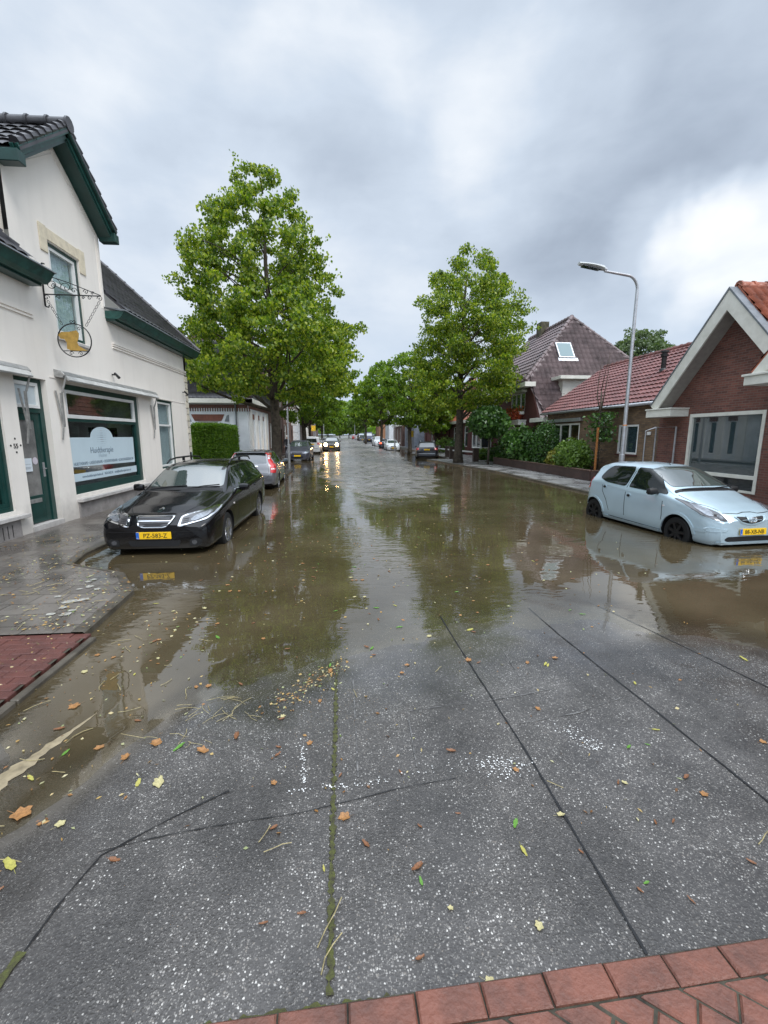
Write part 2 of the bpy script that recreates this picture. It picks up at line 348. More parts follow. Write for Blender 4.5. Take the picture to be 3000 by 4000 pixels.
M['brick_yellow'] = brick_mat('yellow_brown_brick', (.26, .165, .092), (.145, .090, .055), (.10, .085, .07))
M['brick_dark'] = brick_mat('dark_red_brick', (.115, .030, .026), (.085, .023, .020), (.06, .035, .032))
M['brick_row'] = brick_mat('brown_brick', (.17, .09, .07), (.12, .065, .05), (.14, .11, .10))
M['brick_lintel'] = brick_mat('red_lintel_brick', (.22, .065, .04), (.16, .05, .032), (.12, .08, .06), w=.07, h=.4, offset=0)
M['tyre'] = mat('tyre_rubber', (.007, .007, .007), .75, var=.2)
M['black_plastic'] = mat('black_plastic', (.010, .010, .011), .5, var=.1)
M['chrome'] = mat('chrome', (.72, .73, .75), .08, metal=1, var=0)
M['rim'] = mat('alloy_rim', (.45, .45, .47), .25, metal=.9, var=.1)
M['rim_black'] = mat('black_rim', (.012, .012, .013), .3, metal=.2, var=0)
M['lamp_glass'] = mat('headlamp_lens', (.26, .28, .31), .08, metal=.45, var=.25, vscale=25, ior=1.6, coat=1)
M['lamp_dark'] = mat('headlamp_housing', (.07, .07, .075), .1, metal=.3, var=0, coat=1)
M['red_lamp'] = mat('red_tail_lamp', (.50, .015, .02), .1, var=0, coat=1)
M['white_lamp'] = mat('clear_tail_lamp', (.72, .66, .66), .1, var=0, coat=1)
M['amber'] = mat('amber_lamp', (.75, .25, .03), .2, var=0)
M['plate'] = mat('yellow_number_plate', (.86, .52, .012), .4, var=0)
M['eu_blue'] = mat('blue_plate_band', (.015, .12, .50), .4, var=0)
M['plate_text'] = mat('black_plate_lettering', (.012, .012, .012), .5, var=0)
M['bark'] = mat('lime_bark', (.085, .068, .050), .9, var=.35, vscale=6, bump=.8, bscale=18)
M['leaf'] = leaf_mat('lime_leaf', [(.036, .080, .007), (.105, .185, .012), (.22, .30, .020), (.40, .43, .05)], .42)
M['leaf_far'] = leaf_mat('street_tree_leaf', [(.055, .12, .012), (.13, .22, .018), (.24, .34, .028)], .4)
M['leaf_dark'] = leaf_mat('dark_shrub_leaf', [(.022, .06, .014), (.045, .11, .02), (.09, .18, .03)], .18, .35)
M['leaf_light'] = leaf_mat('light_shrub_leaf', [(.06, .12, .02), (.11, .19, .03), (.17, .26, .05)], .25)
M['leaf_hedge'] = leaf_mat('hedge_leaf', [(.08, .17, .018), (.15, .27, .026), (.23, .37, .038)], .35)
M['leaf_willow'] = leaf_mat('willow_leaf', [(.07, .11, .045), (.11, .16, .07), (.15, .2, .09)], .3)
M['leaf_conifer'] = leaf_mat('conifer_leaf', [(.02, .06, .012), (.04, .10, .018), (.06, .14, .02)], .2)
M['fuchsia'] = leaf_mat('orange_flower', [(.30, .045, .018), (.42, .075, .025), (.5, .12, .05)], .2)
# ---------------------------------------------------------------- terrain: road profile about the water level (z = 0)
def sm(x, a, b):
    t = np.clip((x - a) / (b - a), 0, 1); return t * t * (3 - 2 * t)
def wob(x, y, s=1.0, k=0):
    return (np.sin(x * 1.9 * s + 1.3 + k) * np.cos(y * 1.3 * s + .4 * k) + .5 * np.sin(x * 4.7 * s + y * 3.1 * s + 2 * k) + .3 * np.sin(y * 8.3 * s - x * 6.1 * s + k)
            + .2 * np.sin(13.7 * x * s + 4 * np.sin(5.1 * y * s)))
CY = np.array([-5, 0.6, 1.2, 2.3, 3.0, 3.7, 5.0, 8.0, 11.0, 12.4, 15, 20, 30, 50, 80, 140, 300, 900])
CZ = np.array([.10, .100, .098, .065, .030, .004, -.018, -.035, -.022, -.004, .014, .042, .050, .09, .18, .45, 1.0, 2.5])
def road_h(x, y):
    c = np.interp(y, CY, CZ)
    cx = 1.3
    left = np.clip((cx - x - .6) / 4.6, 0, 2); right = np.clip((x - cx - 1.0) / 5.2, 0, 2)
    amt = np.interp(y, [-5, 1, 2.2, 4, 8, 300], [.03, .04, .070, .10, .135, .145])
    amr = np.interp(y, [-5, 1.5, 3, 5, 8, 300], [.02, .03, .07, .13, .155, .14])
    h = c - amt * left ** 1.25 - amr * right ** 1.2
    # sunken gutter lane along the left kerb
    g = np.exp(-((x + 1.62 - .05 * (y - 2.2)) / .42) ** 2) * np.interp(y, [.2, 1.0, 1.9, 3.0, 4.5], [.0, .01, .050, .045, .0]); h = h - g
    h = h + .0045 * wob(x, y, .8) * np.interp(y, [0, 3, 12, 40, 200], [.5, .8, 1.0, 1.6, 1.6])
    h = h + .0012 * wob(x, y, 3.1, 2) * np.interp(y, [4, 9], [1, 3])
    return h
# kerb lines (x of the kerb face, by y)
LK = [(-4, -2.28), (2.6, -2.34), (3.45, -2.36), (4.0, -2.42), (5.2, -2.52), (5.9, -2.95), (6.4, -3.9), (7.0, -4.05), (19.9, -4.2), (20.4, -3.4), (20.9, -2.75), (23.6, -2.8), (24.4, -4.3), (46, -4.5), (200, -4.6)]
RK = [(-4, 9.3), (4, 8.4), (9, 7.9), (13.6, 7.75), (21.7, 7.55), (26.9, 6.9), (31.0, 6.3), (32.6, 6.0), (33.3, 7.9), (41.5, 8.1), (42.5, 6.3), (47, 6.2), (48, 8.0), (200, 8.2)]
def kx(K, y): return float(np.interp(y, [k[0] for k in K], [k[1] for k in K]))

# asphalt with exposed white stones
def asphalt_mat():
    m, N, L, p = new_mat('wet_asphalt')
    tc = N.new('ShaderNodeTexCoord'); O = tc.outputs['Object']
    def noise(s, d=4, r=.55, v=O):
        n = N.new('ShaderNodeTexNoise'); n.inputs['Scale'].default_value = s; n.inputs['Detail'].default_value = d; n.inputs['Roughness'].default_value = r; L.new(v, n.inputs['Vector']); return n.outputs[0]
    def mr(v, a, b, c=0, d=1):
        n = N.new('ShaderNodeMapRange'); n.inputs['From Min'].default_value = a; n.inputs['From Max'].default_value = b; n.inputs['To Min'].default_value = c; n.inputs['To Max'].default_value = d; L.new(v, n.inputs['Value']); return n.outputs[0]
    def mul(a, b):
        n = N.new('ShaderNodeMath'); n.operation = 'MULTIPLY'; L.new(a, n.inputs[0])
        if isinstance(b, float): n.inputs[1].default_value = b
        else: L.new(b, n.inputs[1])
        return n.outputs[0]
    spY = N.new('ShaderNodeSeparateXYZ'); L.new(O, spY.inputs[0]); sepY = spY.outputs['Y']
    # tar and stones
    vo = N.new('ShaderNodeTexVoronoi'); vo.inputs['Scale'].default_value = 96; vo.inputs['Randomness'].default_value = 1; 
    wv = N.new('ShaderNodeVectorMath'); wv.operation = 'ADD'; L.new(O, wv.inputs[0])
    nn = N.new('ShaderNodeTexNoise'); nn.inputs['Scale'].default_value = 120; L.new(O, nn.inputs['Vector']); s2 = N.new('ShaderNodeVectorMath'); s2.operation = 'SCALE'; L.new(nn.outputs['Color'], s2.inputs[0]); s2.inputs['Scale'].default_value = .008; L.new(s2.outputs[0], wv.inputs[1])
    L.new(wv.outputs[0], vo.inputs['Vector'])
    sepc = N.new('ShaderNodeSeparateColor'); L.new(vo.outputs['Color'], sepc.inputs[0])
    patch = noise(1.1, 5, .6); fine = noise(9, 3)
    thr = N.new('ShaderNodeMath'); thr.operation = 'ADD'; L.new(mr(patch, .36, .62, .95, .66), thr.inputs[0]); L.new(mr(fine, .3, .7, .10, -.10), thr.inputs[1])
    sx = N.new('ShaderNodeSeparateXYZ'); L.new(O, sx.inputs[0])        # the smooth gutter strip left of the crack carries few stones
    wx = N.new('ShaderNodeMath'); wx.operation = 'MULTIPLY_ADD'; L.new(noise(1.9, 3), wx.inputs[0]); wx.inputs[1].default_value = .5; L.new(sx.outputs['X'], wx.inputs[2])
    th2 = N.new('ShaderNodeMath'); th2.operation = 'ADD'; L.new(thr.outputs[0], th2.inputs[0]); L.new(mr(wx.outputs[0], -.86, -.98, 0, .22), th2.inputs[1]); thr = th2
    gt = N.new('ShaderNodeMath'); gt.operation = 'GREATER_THAN'; L.new(sepc.outputs[0], gt.inputs[0]); L.new(thr.outputs[0], gt.inputs[1])
    shape = mr(vo.outputs['Distance'], .44, .30)
    stone = mul(gt.outputs[0], shape)
    rp = N.new('ShaderNodeValToRGB'); e = rp.color_ramp.elements; e[0].position = 0; e[0].color = (.16, .14, .12, 1); e[1].position = 1; e[1].color = (.56, .54, .50, 1); k = e.new(.5); k.color = (.27, .255, .24, 1)
    L.new(sepc.outputs[1], rp.inputs[0])
    tar = N.new('ShaderNodeValToRGB'); e = tar.color_ramp.elements; e[0].position = .3; e[0].color = (.026, .024, .023, 1); e[1].position = .7; e[1].color = (.100, .093, .087, 1)
    tn = N.new('ShaderNodeMath'); tn.operation = 'MULTIPLY_ADD'; L.new(noise(60, 5, .7), tn.inputs[0]); tn.inputs[1].default_value = .55; L.new(mul(patch, .45), tn.inputs[2]); L.new(tn.outputs[0], tar.inputs[0])
    mx = N.new('ShaderNodeMix'); mx.data_type = 'RGBA'; L.new(stone, mx.inputs[0]); L.new(tar.outputs[0], mx.inputs[6]); L.new(rp.outputs[0], mx.inputs[7])
    v3 = N.new('ShaderNodeTexVoronoi'); v3.inputs['Scale'].default_value = 150; L.new(wv.outputs[0], v3.inputs['Vector']); sc3 = N.new('ShaderNodeSeparateColor'); L.new(v3.outputs['Color'], sc3.inputs[0])
    g3 = mul(mul(mr(sc3.outputs[0], .45, .9), mr(v3.outputs['Distance'], .5, .3)), mr(patch, .35, .6, .45, 1)); m3 = N.new('ShaderNodeMix'); m3.data_type = 'RGBA'; L.new(mul(g3, .95), m3.inputs[0]); L.new(mx.outputs[2], m3.inputs[6]); m3.inputs[7].default_value = (.25, .235, .215, 1); mx = m3
    blot_sheen = mul(mr(noise(2.6, 6, .65), .3, .7, .62, 1.35), mr(sepY, 9, 16, 1, 2.0)); bl = N.new('ShaderNodeVectorMath'); bl.operation = 'SCALE'; L.new(mx.outputs[2], bl.inputs[0]); L.new(blot_sheen, bl.inputs['Scale'])  # blotches, plus the far road's pale sky sheen painted into the base colour
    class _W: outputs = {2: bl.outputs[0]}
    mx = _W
    # silt where the water stood
    sep = N.new('ShaderNodeSeparateXYZ'); L.new(O, sep.inputs[0])
    silt = mul(mr(sep.outputs['Z'], .018, -.02), mr(noise(2.3, 5), .35, .6, .25, .8))
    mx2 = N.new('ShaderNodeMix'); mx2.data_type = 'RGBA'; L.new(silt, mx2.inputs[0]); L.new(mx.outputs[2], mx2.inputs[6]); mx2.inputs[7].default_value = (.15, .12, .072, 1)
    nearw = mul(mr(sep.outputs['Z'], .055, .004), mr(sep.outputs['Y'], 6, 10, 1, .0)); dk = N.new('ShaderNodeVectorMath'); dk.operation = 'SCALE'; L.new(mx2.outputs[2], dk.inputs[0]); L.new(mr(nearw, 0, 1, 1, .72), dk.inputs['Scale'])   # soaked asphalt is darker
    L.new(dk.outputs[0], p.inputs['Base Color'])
    film = mr(noise(1.7, 6, .6), .36, .60, 0, 1)
    near = mul(mr(sep.outputs['Z'], .050, .008), mr(sep.outputs['Y'], 6, 10, 1, .15))
    far = mr(sep.outputs['Y'], 7, 14)
    ro = N.new('ShaderNodeMath'); ro.operation = 'SUBTRACT'; ro.use_clamp = True; L.new(mr(film, 0, 1, .14, .44), ro.inputs[0]); L.new(mul(near, .40), ro.inputs[1])
    L.new(mul(ro.outputs[0], mr(sep.outputs['Y'], 7, 14, 1, 1.15)), p.inputs['Roughness']); p.inputs['IOR'].default_value = 1.5; L.new(mr(near, 0, 1, 1.5, 2.0), p.inputs['IOR'])
    hgt = N.new('ShaderNodeMath'); hgt.operation = 'ADD'; L.new(mr(vo.outputs['Distance'], .5, .1), hgt.inputs[0]); L.new(noise(90, 4, .7), hgt.inputs[1])
    st = mul(mul(mr(film, 0, 1, .12, .55), mr(sep.outputs['Z'], .004, .04, .04, 1)), mr(sep.outputs['Y'], 5, 11, 1, .12))
    b = N.new('ShaderNodeBump'); b.inputs['Distance'].default_value = .006; L.new(st, b.inputs['Strength']); L.new(hgt.outputs[0], b.inputs['Height']); L.new(b.outputs[0], p.inputs['Normal'])
    return m
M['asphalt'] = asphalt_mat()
def grid_mesh(xs, ys, hf):
    X, Y = np.meshgrid(xs, ys); Z = hf(X, Y); V = np.stack([X, Y, Z], -1).reshape(-1, 3); nx, ny = len(xs), len(ys)
    i = np.arange(nx - 1)[None, :] + np.arange(ny - 1)[:, None] * nx
    return V, np.stack([i, i + 1, i + nx + 1, i + nx], -1).reshape(-1, 4)
ys = np.concatenate([np.arange(-4, .6, .4), np.arange(.6, 6, .05), np.arange(6, 20, .12), np.arange(20, 60, .5), np.arange(60, 200, 4), np.arange(200, 900, 50)])
xs = np.concatenate([np.arange(-14, -5, 1.5), np.arange(-5, 9, .07), np.arange(9, 18, 1.5)])
V, F = grid_mesh(xs, ys, road_h)
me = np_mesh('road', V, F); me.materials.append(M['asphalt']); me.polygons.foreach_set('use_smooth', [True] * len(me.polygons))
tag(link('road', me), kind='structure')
# the land around, one sheet to the horizon
V, F = grid_mesh(np.array([-3000, -300, -60, -13.5, 17.5, 60, 300, 3000.]), np.array([-300, -3.9, 60, 200, 890, 5000.]), lambda x, y: np.where((y > 100), np.interp(y, CY, CZ) - .5, -.3))
me = np_mesh('ground', V, F); me.materials.append(mat('garden_ground', (.06, .075, .03), .9, var=.3, vscale=.6)); tag(link('ground', me), kind='structure')

# water: murky where deep, clear where it runs out over the asphalt
def water_mat():
    m, N, L, p = new_mat('flood_water')
    at_ = N.new('ShaderNodeAttribute'); at_.attribute_name = 'depth'; tc = N.new('ShaderNodeTexCoord'); O = tc.outputs['Object']
    n1 = N.new('ShaderNodeTexNoise'); n1.inputs['Scale'].default_value = .9; n1.inputs['Detail'].default_value = 5; L.new(O, n1.inputs['Vector'])
    rp = N.new('ShaderNodeValToRGB'); e = rp.color_ramp.elements; e[0].position = .3; e[0].color = (.050, .038, .020, 1); e[1].position = .7; e[1].color = (.090, .070, .040, 1)
    L.new(n1.outputs[0], rp.inputs[0]); L.new(rp.outputs[0], p.inputs['Base Color'])
    p.inputs['Roughness'].default_value = .012; p.inputs['IOR'].default_value = 1.9
    # ripples: fine wind ripple in patches, broad slow swell
    def noise(s, d, sc=(1, 1, 1), dist=0):
        mp = N.new('ShaderNodeMapping'); mp.inputs['Scale'].default_value = sc; L.new(O, mp.inputs[0]); n = N.new('ShaderNodeTexNoise'); n.inputs['Scale'].default_value = s; n.inputs['Detail'].default_value = d; n.inputs['Distortion'].default_value = dist; L.new(mp.outputs[0], n.inputs['Vector']); return n.outputs[0]
    mask = N.new('ShaderNodeMapRange'); mask.inputs['From Min'].default_value = .46; mask.inputs['From Max'].default_value = .64; mask.inputs['To Min'].default_value = .10; L.new(noise(.33, 2, (1, .7, 1)), mask.inputs['Value'])
    b1 = N.new('ShaderNodeBump'); b1.inputs['Distance'].default_value = .012; b1.inputs['Strength'].default_value = .35; L.new(noise(1.1, 2, (1, 1.6, 1), .4), b1.inputs['Height'])
    b2 = N.new('ShaderNodeBump'); b2.inputs['Distance'].default_value = .0085; sy = N.new('ShaderNodeSeparateXYZ'); L.new(O, sy.inputs[0]); ym = N.new('ShaderNodeMapRange'); ym.inputs['From Min'].default_value = 3.0; ym.inputs['From Max'].default_value = 7.0; ym.inputs['To Min'].default_value = .12; L.new(sy.outputs['Y'], ym.inputs['Value'])
    mm = N.new('ShaderNodeMath'); mm.operation = 'MULTIPLY'; L.new(mask.outputs[0], mm.inputs[0]); L.new(ym.outputs[0], mm.inputs[1]); L.new(mm.outputs[0], b2.inputs['Strength']); L.new(noise(5.2, 2, (.8, 2.1, 1), .6), b2.inputs['Height']); L.new(b1.outputs[0], b2.inputs['Normal'])
    L.new(b2.outputs[0], p.inputs['Normal'])
    gl = N.new('ShaderNodeBsdfGlossy'); gl.inputs['Roughness'].default_value = .012; L.new(b2.outputs[0], gl.inputs['Normal'])
    fr0 = N.new('ShaderNodeFresnel'); fr0.inputs['IOR'].default_value = 1.9; L.new(b2.outputs[0], fr0.inputs['Normal'])
    ge = N.new('ShaderNodeNewGeometry'); inv = N.new('ShaderNodeMath'); inv.operation = 'SUBTRACT'; inv.inputs[0].default_value = 1; L.new(ge.outputs['Backfacing'], inv.inputs[1])
    fr = N.new('ShaderNodeMath'); fr.operation = 'MULTIPLY'; L.new(fr0.outputs[0], fr.inputs[0]); L.new(inv.outputs[0], fr.inputs[1])   # light passes up through the surface freely
    tr = N.new('ShaderNodeBsdfTransparent'); tr.inputs[0].default_value = (.93, .90, .82, 1)
    clear = N.new('ShaderNodeMixShader'); L.new(fr.outputs[0], clear.inputs[0]); L.new(tr.outputs[0], clear.inputs[1]); L.new(gl.outputs[0], clear.inputs[2])
    murk = N.new('ShaderNodeMapRange'); murk.interpolation_type = 'SMOOTHSTEP'; murk.inputs['From Min'].default_value = .0; murk.inputs['From Max'].default_value = .030; L.new(at_.outputs['Fac'], murk.inputs['Value'])
    ms = N.new('ShaderNodeMixShader'); L.new(murk.outputs[0], ms.inputs[0]); L.new(clear.outputs[0], ms.inputs[1]); L.new(p.outputs[0], ms.inputs[2]); L.new(ms.outputs[0], N['Material Output'].inputs[0])
    return m
M['water'] = water_mat()
ysw = np.concatenate([np.arange(1.0, 6, .06), np.arange(6, 20, .2), np.arange(20, 101, 1.0)])
xsw = np.concatenate([np.arange(-6, -4, .5), np.arange(-4, 8.3, .08), np.arange(8.3, 10, .5)])
V, F = grid_mesh(xsw, ysw, lambda x, y: x * 0)
me = np_mesh('water', V, F); me.materials.append(M['water'])
a = me.attributes.new('depth', 'FLOAT', 'POINT'); a.data.foreach_set('value', np.clip(-road_h(V[:, 0], V[:, 1]), 0, 1).astype('f'))
me.polygons.foreach_set('use_smooth', [True] * len(me.polygons)); tag(link('water', me), kind='structure')

# pavements with kerb stones
M['kerb'] = mat('wet_concrete_kerb', (.085, .074, .058), .35, var=.42, vscale=4, bump=.5, bscale=25, dirt=(.04, .034, .026))
M['paving'] = brick_mat('wet_paving_slabs', (.175, .155, .135), (.115, .10, .088), (.05, .042, .034), w=.30, h=.30, ms=.014, rough=.42, bump=.3, var=.45, wet=True)
M['paving_light'] = brick_mat('pale_paving_slabs', (.24, .235, .225), (.19, .185, .18), (.09, .085, .08), w=.30, h=.30, ms=.012, rough=.5, bump=.3, var=.35, wet=True)
def pavement(name, K, outx, y0, y1, m, top, skip=None):
    ysn = sorted(set([y0, y1] + [k[0] for k in K if y0 < k[0] < y1] + list(np.arange(y0, min(y1, 30), .5)) + list(np.arange(30, y1, 5))))
    sgn = 1 if outx > kx(K, y0) else -1
    slab = MB(); kb = MB()
    for a, b in zip(ysn[:-1], ysn[1:]):
        ta, tb = top(a), top(b); xa, xb = kx(K, a), kx(K, b); w = .12 * sgn
        slab.add([(xa + w, a, ta - .004), (outx, a, ta), (outx, b, tb), (xb + w, b, tb - .004)], [(0, 1, 2, 3)])
        kb.add([(xa, a, ta - .5), (xa, a, ta - .012), (xa + .02 * sgn, a, ta), (xa + w, a, ta), (xb, b, tb - .5), (xb, b, tb - .012), (xb + .02 * sgn, b, tb), (xb + w, b, tb)],
               [(0, 4, 5, 1), (1, 5, 6, 2), (2, 6, 7, 3)])
    tag(slab.build(name, m), kind='structure'); tag(kb.build('kerb', M['kerb']), kind='structure')
ptop = lambda y: float(np.interp(y, [-5, 2, 6, 40, 80, 140, 300], [.15, .085, .055, .09, .22, .55, 1.1]))
pavement('pavement', LK, -14, 4.02, 200, M['paving'], ptop)
pavement('pavement', RK, 18, -4, 200, M['paving_light'], ptop)

RAKE = 40.6
# bricks: one real block each, laid in one sheet of paving
M['red_paver'] = mat('red_clay_paver', (.165, .064, .043), .5, var=.36, vscale=7, bump=.6, bscale=60, dirt=(.095, .045, .034))
M['joint_sand'] = mat('mossy_joint_sand', (.055, .050, .035), .8, var=.4, vscale=14)
def paver(mb, cx, cy, z, ang, l, w, hgt=.06):
    c, s_ = math.cos(ang), math.sin(ang); jz = random.uniform(-.003, .003); b = .006
    def P(u, v, zz): return (cx + u * c - v * s_, cy + u * s_ + v * c, zz + jz)
    o = [(-l / 2, -w / 2), (l / 2, -w / 2), (l / 2, w / 2), (-l / 2, w / 2)]
    i = [(-l / 2 + b, -w / 2 + b), (l / 2 - b, -w / 2 + b), (l / 2 - b, w / 2 - b), (-l / 2 + b, w / 2 - b)]
    v = [P(*q, z - hgt) for q in o] + [P(*q, z - b) for q in o] + [P(*q, z) for q in i]
    mb.add(v, [(0, 1, 5, 4), (1, 2, 6, 5), (2, 3, 7, 6), (3, 0, 4, 7), (4, 5, 9, 8), (5, 6, 10, 9), (6, 7, 11, 10), (7, 4, 8, 11), (8, 9, 10, 11)])
# bottom right: a soldier band then a raking bond, turned about 8 degrees
def near_bricks():
    A = np.array([-.176, 1.082]); B = np.array([1.444, 1.140]); d = (B - A) / np.linalg.norm(B - A); n = np.array([d[1], -d[0]]); a0 = math.atan2(d[1], d[0])
    mb = MB(); zt = .126
    L_ = .205
    for k in range(-4, 22):
        p = A + d * (k * (L_ + .006) + .05) + n * .045; paver(mb, p[0], p[1], zt, a0 + random.uniform(-.01, .01), L_, .088)
    ra = a0 - R(RAKE)
    mc = MB(); u = np.array([math.cos(ra), math.sin(ra)]); w = np.array([-u[1], u[0]])
    for i in range(-30, 36):
        for j in range(-8, 14):
            q = A + n * .80 + d * .8 + u * ((j + .5 * (i % 2)) * .212) + w * (i * .094)
            t = (q - A) @ n; s_ = (q - A) @ d
            if .0 < t < 1.5 and -1.6 < s_ < 3.6: paver(mc, q[0], q[1], zt - .006, ra + random.uniform(-.008, .008), .205, .087)
    bo = mc.build('brick_paving', M['red_paver']); tag(bo, kind='structure'); bm = bmesh.new(); bm.from_mesh(bo.data)   # bricks cut where they meet the band
    bmesh.ops.bisect_plane(bm, geom=bm.verts[:] + bm.edges[:] + bm.faces[:], plane_co=Vector((A[0] + n[0] * .097, A[1] + n[1] * .097, 0)), plane_no=Vector((-n[0], -n[1], 0)), clear_outer=True); bm.to_mesh(bo.data); bm.free()
    tag(mb.build('brick_paving', M['red_paver']), kind='structure')
    s_ = MB(); 
    def Q(a, b): q = A + d * a + n * b; return (q[0], q[1], zt - .0125)
    s_.poly([Q(-2, -.004), Q(4, -.004), Q(4, 2.2), Q(-2, 2.2)]); tag(s_.build('paving_bed', M['joint_sand']), kind='structure')
near_bricks()
# left: red clinker crossing between the kerb stones
def left_bricks():
    mb = MB()
    y = -1.0; r = 0
    while y < 4.0:
        x = -5.8 + (.1 if r % 2 else 0)
        while x < -2.30:
            l = min(.2, -2.368 - (x - .1)); paver(mb, x - .1 + l / 2, y, .058 + .012 * (2.5 - y) * .3, random.uniform(-.008, .008), l, .088); x += .206
        y += .094; r += 1
    tag(mb.build('brick_paving', mat('dark_red_clay_paver', (.105, .038, .030), .42, var=.35, vscale=5, bump=.6, bscale=60, dirt=(.075, .030, .026))), kind='structure')
    b = MB(); b.poly([(-14, -3, .048), (-2.38, -3, .048), (-2.38, 4.03, .043), (-14, 4.03, .043)]); tag(b.build('paving_bed', M['joint_sand']), kind='structure')
    k = MB()
    y = -1
    while y < 4:
        k.box(-2.36, -2.30, y, y + .985, -.2, .036 + .012 * (2.5 - y) * .3); y += 1.0
    tag(k.build('kerb', M['kerb'], bevel=.008), kind='structure')
left_bricks()

# joints, cracks and worn paint on the asphalt, each a thin sheet that follows the road
def strip(name, pts, w, m, dz=.004, jit=.3, kind='structure', step=.05):
    P = [np.array(p, float) for p in pts]; out = []
    for a, b in zip(P[:-1], P[1:]):
        n = max(1, int(np.linalg.norm(b - a) / step))
        out += [a + (b - a) * i / n for i in range(n)]
    out.append(P[-1]); mb = MB(); k = len(out); vs_ = []
    for i, p in enumerate(out):
        t = out[min(i + 1, k - 1)] - out[max(i - 1, 0)]; t = t / np.linalg.norm(t); nn_ = np.array([-t[1], t[0]])
        ww = w / 2 * (1 + jit * random.uniform(-1, 1)); o = jit * w * .4 * math.sin(i * .7) * random.random()
        for s_ in (-1, 0, 1):
            q = p + nn_ * (s_ * ww + o); vs_.append((q[0], q[1], float(road_h(q[0], q[1])) + dz))
    mb.add(vs_, [(3 * i + j, 3 * i + j + 1, 3 * i + j + 4, 3 * i + j + 3) for i in range(k - 1) for j in (0, 1)])
    return tag(mb.build(name, m), kind=kind)
M['tar'] = mat('black_joint_tar', (.012, .012, .013), .35, var=.3, vscale=20)
M['moss'] = mat('moss', (.062, .068, .018), .9, var=.5, vscale=45, bump=.8, bscale=80, dirt=(.035, .03, .02))
M['smooth_tar'] = mat('smooth_asphalt_patch', (.070, .068, .068), .40, var=.25, vscale=9, bump=.25, bscale=90)
M['road_paint'] = mat('worn_white_road_paint', (.72, .72, .70), .6, var=.1, vscale=40)
strip('road_joint', [(1.0, 1.14), (1.0, 2.2), (.98, 3.2), (.95, 4.3)], .011, M['tar'])
strip('road_joint', [(2.05, 1.17), (2.0, 2.6), (1.97, 3.7), (1.96, 4.4)], .011, M['tar'])
strip('road_joint', [(3.2, 1.7), (3.05, 2.6), (2.9, 3.7), (2.7, 4.6)], .011, M['tar'])
strip('moss_strip', [(-.075, 1.12), (-.085, 1.6), (-.09, 2.4), (-.10, 3.2)], .019, M['moss'], .006, .9, step=.012)
strip('moss_strip', [(-.7, 1.06), (-.4, 1.075), (-.15, 1.085), (.14, 1.095)], .016, M['moss'], .012, .9, step=.012)
strip('road_joint', [(-1.25, 1.0), (-1.15, 1.3), (-1.13, 1.5), (-1.08, 1.72), (-.85, 1.88), (-.62, 2.03)], .008, M['tar'], jit=.7)
strip('moss_strip', [(-1.32, .9), (-1.18, 1.2), (-1.15, 1.35)], .03, M['moss'], .007, .8)
strip('repair_seam', [(-1.1, 1.74), (-.75, 1.80), (-.2, 1.86), (.2, 1.95), (.55, 2.0)], .004, M['tar'], jit=.9)
def sheet(name, pts, m, dz=.004):
    poly = [Vector(p) for p in pts]; x0, x1 = min(p.x for p in poly), max(p.x for p in poly); y0, y1 = min(p.y for p in poly), max(p.y for p in poly)
    g = [Vector((x, y)) for x in np.arange(x0, x1, .12) for y in np.arange(y0, y1, .12)]
    n = len(poly); r = delaunay_2d_cdt(poly + g, [], [list(range(n))], 1, 1e-5)
    mb = MB(); mb.add([(v.x, v.y, float(road_h(v.x, v.y)) + dz) for v in r[0]], [tuple(f) for f in r[2]]); return tag(mb.build(name, m), kind='structure')
M['seam'] = mat('pale_repair_seam', (.15, .145, .14), .5, var=.5, vscale=25)
for pts_ in ([(.04, 2.06), (.03, 3.1)], [(.36, 2.1), (.38, 2.62)], [(.36, 2.62), (1.0, 2.7), (1.45, 2.8)], [(1.06, 2.42), (1.5, 2.5), (1.95, 2.66)], [(1.3, 3.0), (1.33, 3.5)]): strip('repair_seam', pts_, .006, M['seam'], jit=.9)
def paint_flecks(pts, n, sx, sy, seed):
    rr = random.Random(seed); mb = MB()
    for i in range(n):
        a = rr.choice(range(len(pts) - 1)); t = rr.random(); p = np.array(pts[a]) * (1 - t) + np.array(pts[a + 1]) * t
        x = p[0] + rr.gauss(0, sx); y = p[1] + rr.gauss(0, sy); r = rr.uniform(.0015, .0055); z = float(road_h(x, y)) + .0055; k = rr.randint(4, 6); a0 = rr.random() * 6
        mb.poly([(x + r * rr.uniform(.6, 1.3) * math.cos(a0 + 6.283 * j / k), y + r * rr.uniform(.6, 1.2) * math.sin(a0 + 6.283 * j / k), z) for j in range(k)])
    tag(mb.build('road_marking', M['road_paint']), kind='structure')
paint_flecks([(-.30, 2.42), (-.27, 2.25), (-.25, 2.12), (-.24, 2.05)], 70, .007, .03, 1)
paint_flecks([(-.32, 1.99), (-.12, 2.01), (.0, 2.0), (.25, 2.03)], 55, .03, .010, 2)
paint_flecks([(.72, 2.12), (.80, 2.02), (.95, 2.08)], 150, .05, .035, 3)
paint_flecks([(1.30, 2.38), (1.38, 2.22), (1.44, 2.14)], 110, .04, .02, 4)
paint_flecks([(.25, 2.05), (.7, 2.1)], 18, .05, .02, 5)
